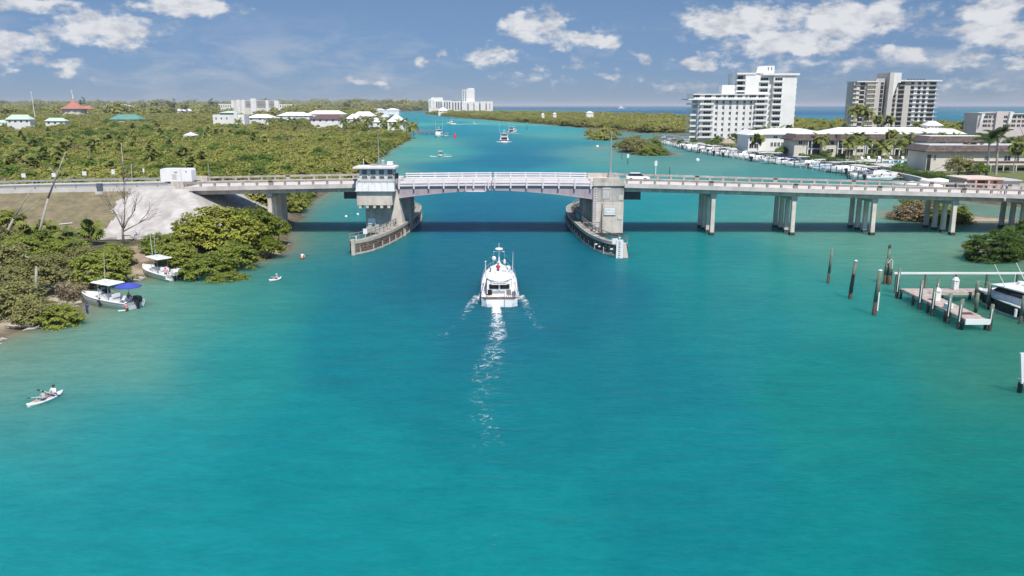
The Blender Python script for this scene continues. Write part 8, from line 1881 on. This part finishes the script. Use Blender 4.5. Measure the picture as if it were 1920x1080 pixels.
fb = thing('float_board', 'small white board held at the waterline by the person in pink', 'board', (-46.5, 92.5, .12), .4); MB().box(-.45, .45, -.2, .2, 0, .07).build('foam_board', M['white'], fb)
person('person in navy clothes wading beside the sandy landing', (P(164, 588).x, P(164, 588).y, -.35), -.5, 'wade', 'navy_cloth', 'navy_cloth', hat='navy_cloth')
person('person in black half under water at the boat side', (P(188, 576).x, P(188, 576).y, -.55), .6, 'wade', 'black_cloth', 'black_cloth')
a_ = BA.rotation_euler.z
person('person sitting on the stern seat of the boat with the mint hull', on(BA, .3, -1.9, .7), a_+.6, 'sit', 'white_cloth', 'pink_cloth', 'skin_a', scale=1.0)
person('person in a pink top on the stern of the boat with the mint hull', on(BA, -.5, -2.6, .7), a_-.5, 'sit', 'pink_cloth', 'short', 'skin_b')
person('person in a red shirt at the upper helm of the trawler', T.matrix_basis @ Vector((-.15, -1.5, 3.0)), .0, 'helm', 'red_cloth', 'navy_cloth', scale=1.1)
MBs = MB().box(-.3, .3, -.25, .25, 0, .42).build('helm_seat', M['white_cloth'], T); MBs.location = (-.15, -1.55, 3.02)
# people and things on the bridge
zb_ = lambda x: ZT(x)-.96
px_ = xat(1880, 150, 9)
person('person in a grey shirt leaning on the bridge rail over the water', (px_-.3, YF+.62, zb_(px_)), math.pi, 'lean', 'grey_cloth', 'grey_cloth')
person('person in a faded blue shirt standing at the bridge rail', (px_+.75, YF+.75, zb_(px_)), math.pi-.4, 'lean', 'blue_cloth', 'grey_cloth', hat='white_cloth')
rd = thing('fishing_rod', 'fishing rod resting over the bridge rail', 'fishing rod', (px_-.8, YF+.4, zb_(px_))); MB().cyl((0, .4, .2), (-.3, -1.3, 2.4), .02, .008, 5).build('rod', M['black'], rd); MB().cyl((-.05, .1, .55), (.05, .1, .55), .06).build('reel', M['steel'], rd)
bk = thing('bucket', 'white bucket hanging below the bridge rail', 'bucket', (px_+.1, YF-.28, ZT(px_)-2.1)); MB().cyl((0, 0, 0), (0, 0, .42), .16, .2, 10).build('pail', M['white'], bk); MB().cyl((0, 0, .42), (0, .15, 2.0), .012, n=4).build('cord', M['white'], bk)
def bicycle(label, loc, rz):
    r = thing('bicycle', label, 'bicycle', loc, rz)
    for y in (-.52, .52):
        mb = MB(); ring = [(0, y+.33*math.cos(6.283*i/18), .34+.33*math.sin(6.283*i/18)) for i in range(19)]
        mb.tube(ring, .022, 5); w = mb.build('wheel', M['rubber'], r)
        mb = MB()
        for i in range(8): a = math.pi*i/8; mb.cyl((0, y-.32*math.cos(a), .34-.32*math.sin(a)), (0, y+.32*math.cos(a), .34+.32*math.sin(a)), .004, n=3)
        mb.build('spokes', M['steel'], w)
    MB().cyl((0, -.1, .3), (0, -.2, .85), .02).cyl((0, -.18, .75), (0, .38, .8), .02).cyl((0, -.1, .3), (0, .4, .72), .022).cyl((0, -.52, .34), (0, -.1, .3), .014).cyl((0, -.52, .34), (0, -.17, .75), .012).build('frame', M['dark_steel'], r)
    MB().cyl((0, .52, .34), (0, .38, .95), .018).cyl((-.27, .38, .97), (.27, .38, .97), .015).build('handlebar', M['dark_steel'], r); MB().box(-.07, .07, -.33, -.07, .86, .91).build('saddle', M['black'], r)
    return r
bx = xat(1803, 157, 9); bz = ZT(bx)-1.09
bicycle('dark bicycle ridden along the bridge near its end', (bx, YB-2.6, bz), -math.pi/2); person('cyclist in grey riding along the bridge', (bx-.2, YB-2.6, bz), -math.pi/2, 'ride', 'grey_cloth', 'black_cloth', hat='black_cloth')
bx2 = xat(1818, 157, 9); bicycle('second bicycle following close behind the cyclist in grey', (bx2, YB-3.0, ZT(bx2)-1.09), -math.pi/2); person('cyclist in white riding behind the one in grey', (bx2-.2, YB-3.0, ZT(bx2)-1.09), -math.pi/2, 'ride', 'white_cloth', 'grey_cloth')
# ---------------------------------------------------------------- vehicles
def wheel(r, x, y, z, rad, w=.2):
    t_ = MB().cyl((x, y-w/2, z), (x, y+w/2, z), rad, rad, 14).build('wheel', M['rubber'], r); MB().cyl((x, y-w/2-.01, z), (x, y+w/2+.01, z), rad*.6, rad*.6, 10).build('rim', M['steel'], t_)
cx = xat(1197, 157, 10); car = thing('parked_car', 'white car driving over the bridge past the lamp post', 'car', (cx, YB-3.4, ZT(cx)-1.09)); car.name = 'white_car'
MB().loft([[(-2.25, y, .35), (2.25, y, .35), (2.25, y, .8), (1.2, y, .95), (-1.9, y, 1.0), (-2.25, y, .85)] for y in (-.88, -.86, .86, .88)]).build('body', M['gel'], car)
MB().loft([[(-1.9, -.78, .98), (1.15, -.78, .95), (1.15, .78, .95), (-1.9, .78, .98)], [(-1.5, -.66, 1.5), (.45, -.66, 1.5), (.45, .66, 1.5), (-1.5, .66, 1.5)]]).build('window_band', M['glass'], car)
MB().loft([[(-1.55, -.68, 1.501), (.5, -.68, 1.501), (.5, .68, 1.501), (-1.55, .68, 1.501)], [(-1.4, -.6, 1.58), (.35, -.6, 1.58), (.35, .6, 1.58), (-1.4, .6, 1.58)]]).build('roof', M['gel'], car)
for x in (-1.4, 1.35):
    for y in (-.8, .8): wheel(car, x, y, .33, .33)
for y in (-.6, .6): MB().box(2.24, 2.28, y-.18, y+.18, .6, .75).build('headlight', M['white'], car); MB().box(-2.28, -2.24, y-.18, y+.18, .7, .85).build('tail_light', M['red_buoy'], car)
x0, x1 = xat(300, 157, 10), xat(358.5, 157, 10); tr = thing('box_trailer', 'white box trailer with rounded top edges standing on the road by the abutment', 'trailer', ((x0+x1)/2, YB-3.0, ZT(x0)-1.0))
hw = (x1-x0)/2; tb = []
for y, dz in ((-1.2, 0), (-1.2, 0), (1.2, 0)): pass
MB().prismy([(-hw, .5), (hw, .5), (hw, 2.65), (hw-.12, 2.92), (hw-.4, 3.0), (-hw+.4, 3.0), (-hw+.12, 2.92), (-hw, 2.65)], -1.2, 1.2).build('box_body', M['white'], tr)
MB().box(-.75, .1, -1.23, -1.2, .95, 1.95).build('side_door', M['stucco_grey'], tr); MB().box(-.3, .3, -1.24, -1.2, 2.2, 2.45).build('vent', M['steel'], tr); MB().box(1.0, 1.05, -1.22, -1.2, .6, 2.9).build('panel_joint', M['steel'], tr); MB().box(1.9, 2.2, -1.24, -1.2, 2.3, 2.6).build('marker_lamp', M['steel'], tr)
for x in (-.5, .5):
    for y in (-1.0, 1.0): wheel(tr, x, y, .36, .36)
MB().beam((hw, 0, .6), (hw+1.2, 0, .55), .12, .12).build('tow_bar', M['dark_steel'], tr)
# ---------------------------------------------------------------- road signs and roadside things
for i, (u, v, w, h, lab) in enumerate(((44, 329, .82, .82, 'blank white road sign nearest the frame edge'), (101, 328, .82, .82, 'blank white road sign crossed by the leaning dead trunk'), (158, 325, .82, .82, 'blank white road sign in front of the bright bushes'), (212, 322, .66, 1.0, 'tall blank white road sign beside the pale bare trunk'), (269, 319.5, .34, .75, 'narrow white road sign by the box trailer'))):
    q = PY(u, v, 164.2); g0 = ZT(q.x)-2.2; r = thing('road_sign', lab, 'road sign', (q.x, 164.2, g0), group='blank road signs along the causeway'); w *= 1.05
    MB().box(-w/2, w/2, -.03, 0, q.z-g0-h/2, q.z-g0+h/2).build('sign_plate', M['white'], r); MB().box(-.04, .04, .005, .07, -.3, q.z-g0+h/2-.05).build('post', M['steel'], r)
q = PY(391, 305, 163); r = thing('roadside_pole', 'short grey pole behind the bridge rail near the box trailer', 'pole', (q.x, 163, 3)); MB().cyl((0, 0, 0), (-.12, 0, q.z-3), .09, .07, 7).build('pole', M['steel'], r)
for i, u in enumerate((363, 366.5, 370)):
    q = PY(u, 327, 162.5); r = thing('roadside_post', 'short grey post in the row of three beside the box trailer', 'post', (q.x, 162.5, 6), group='three grey posts by the trailer'); MB().box(-.08, .08, -.08, .08, 0, q.z-6).build('post', M['steel'], r); MB().box(-.1, .1, -.1, .1, q.z-6, q.z-5.95).build('cap', M['steel'], r)
q = PY(192, 350, YF+.5); r = thing('utility_box', 'blue-grey utility box at the guard rail above the dry bank', 'utility box', (q.x, YF-.5, ZT(q.x)-1.4)); MB().box(-.45, .45, -.3, .3, 0, 1.5).build('cabinet', M['pane_blue'], r); MB().box(-.7, .7, -.5, .5, -.6, 0).build('plinth', M['paver'], r)
q = at_px(115, 405, 5); r = thing('white_pipe', 'white pipe lying on the dry grass bank', 'pipe', (q[0], q[1], q[2]+.1), .1); MB().cyl((-1.6, 0, .0), (1.6, 0, .3), .07, .07, 7).build('pipe', M['white'], r); MB().cyl((1.58, 0, .3), (1.7, 0, .31), .1, .1, 7).build('end_collar', M['white'], r)
# ---------------------------------------------------------------- the air
hz = MB().box(-31000, 31000, -420, 62000, -4, 95).build('haze', None)
hm = bpy.data.materials.new('haze'); hm.use_nodes = True; t = hm.node_tree; t.nodes.clear(); o = t.nodes.new('ShaderNodeOutputMaterial'); pv = t.nodes.new('ShaderNodeVolumePrincipled')
pv.inputs['Color'].default_value = (.86, .90, .96, 1); pv.inputs['Density'].default_value = .000055; t.links.new(pv.outputs[0], o.inputs['Volume'])
hz.data.materials.clear(); hz.data.materials.append(hm); stuff(hz)
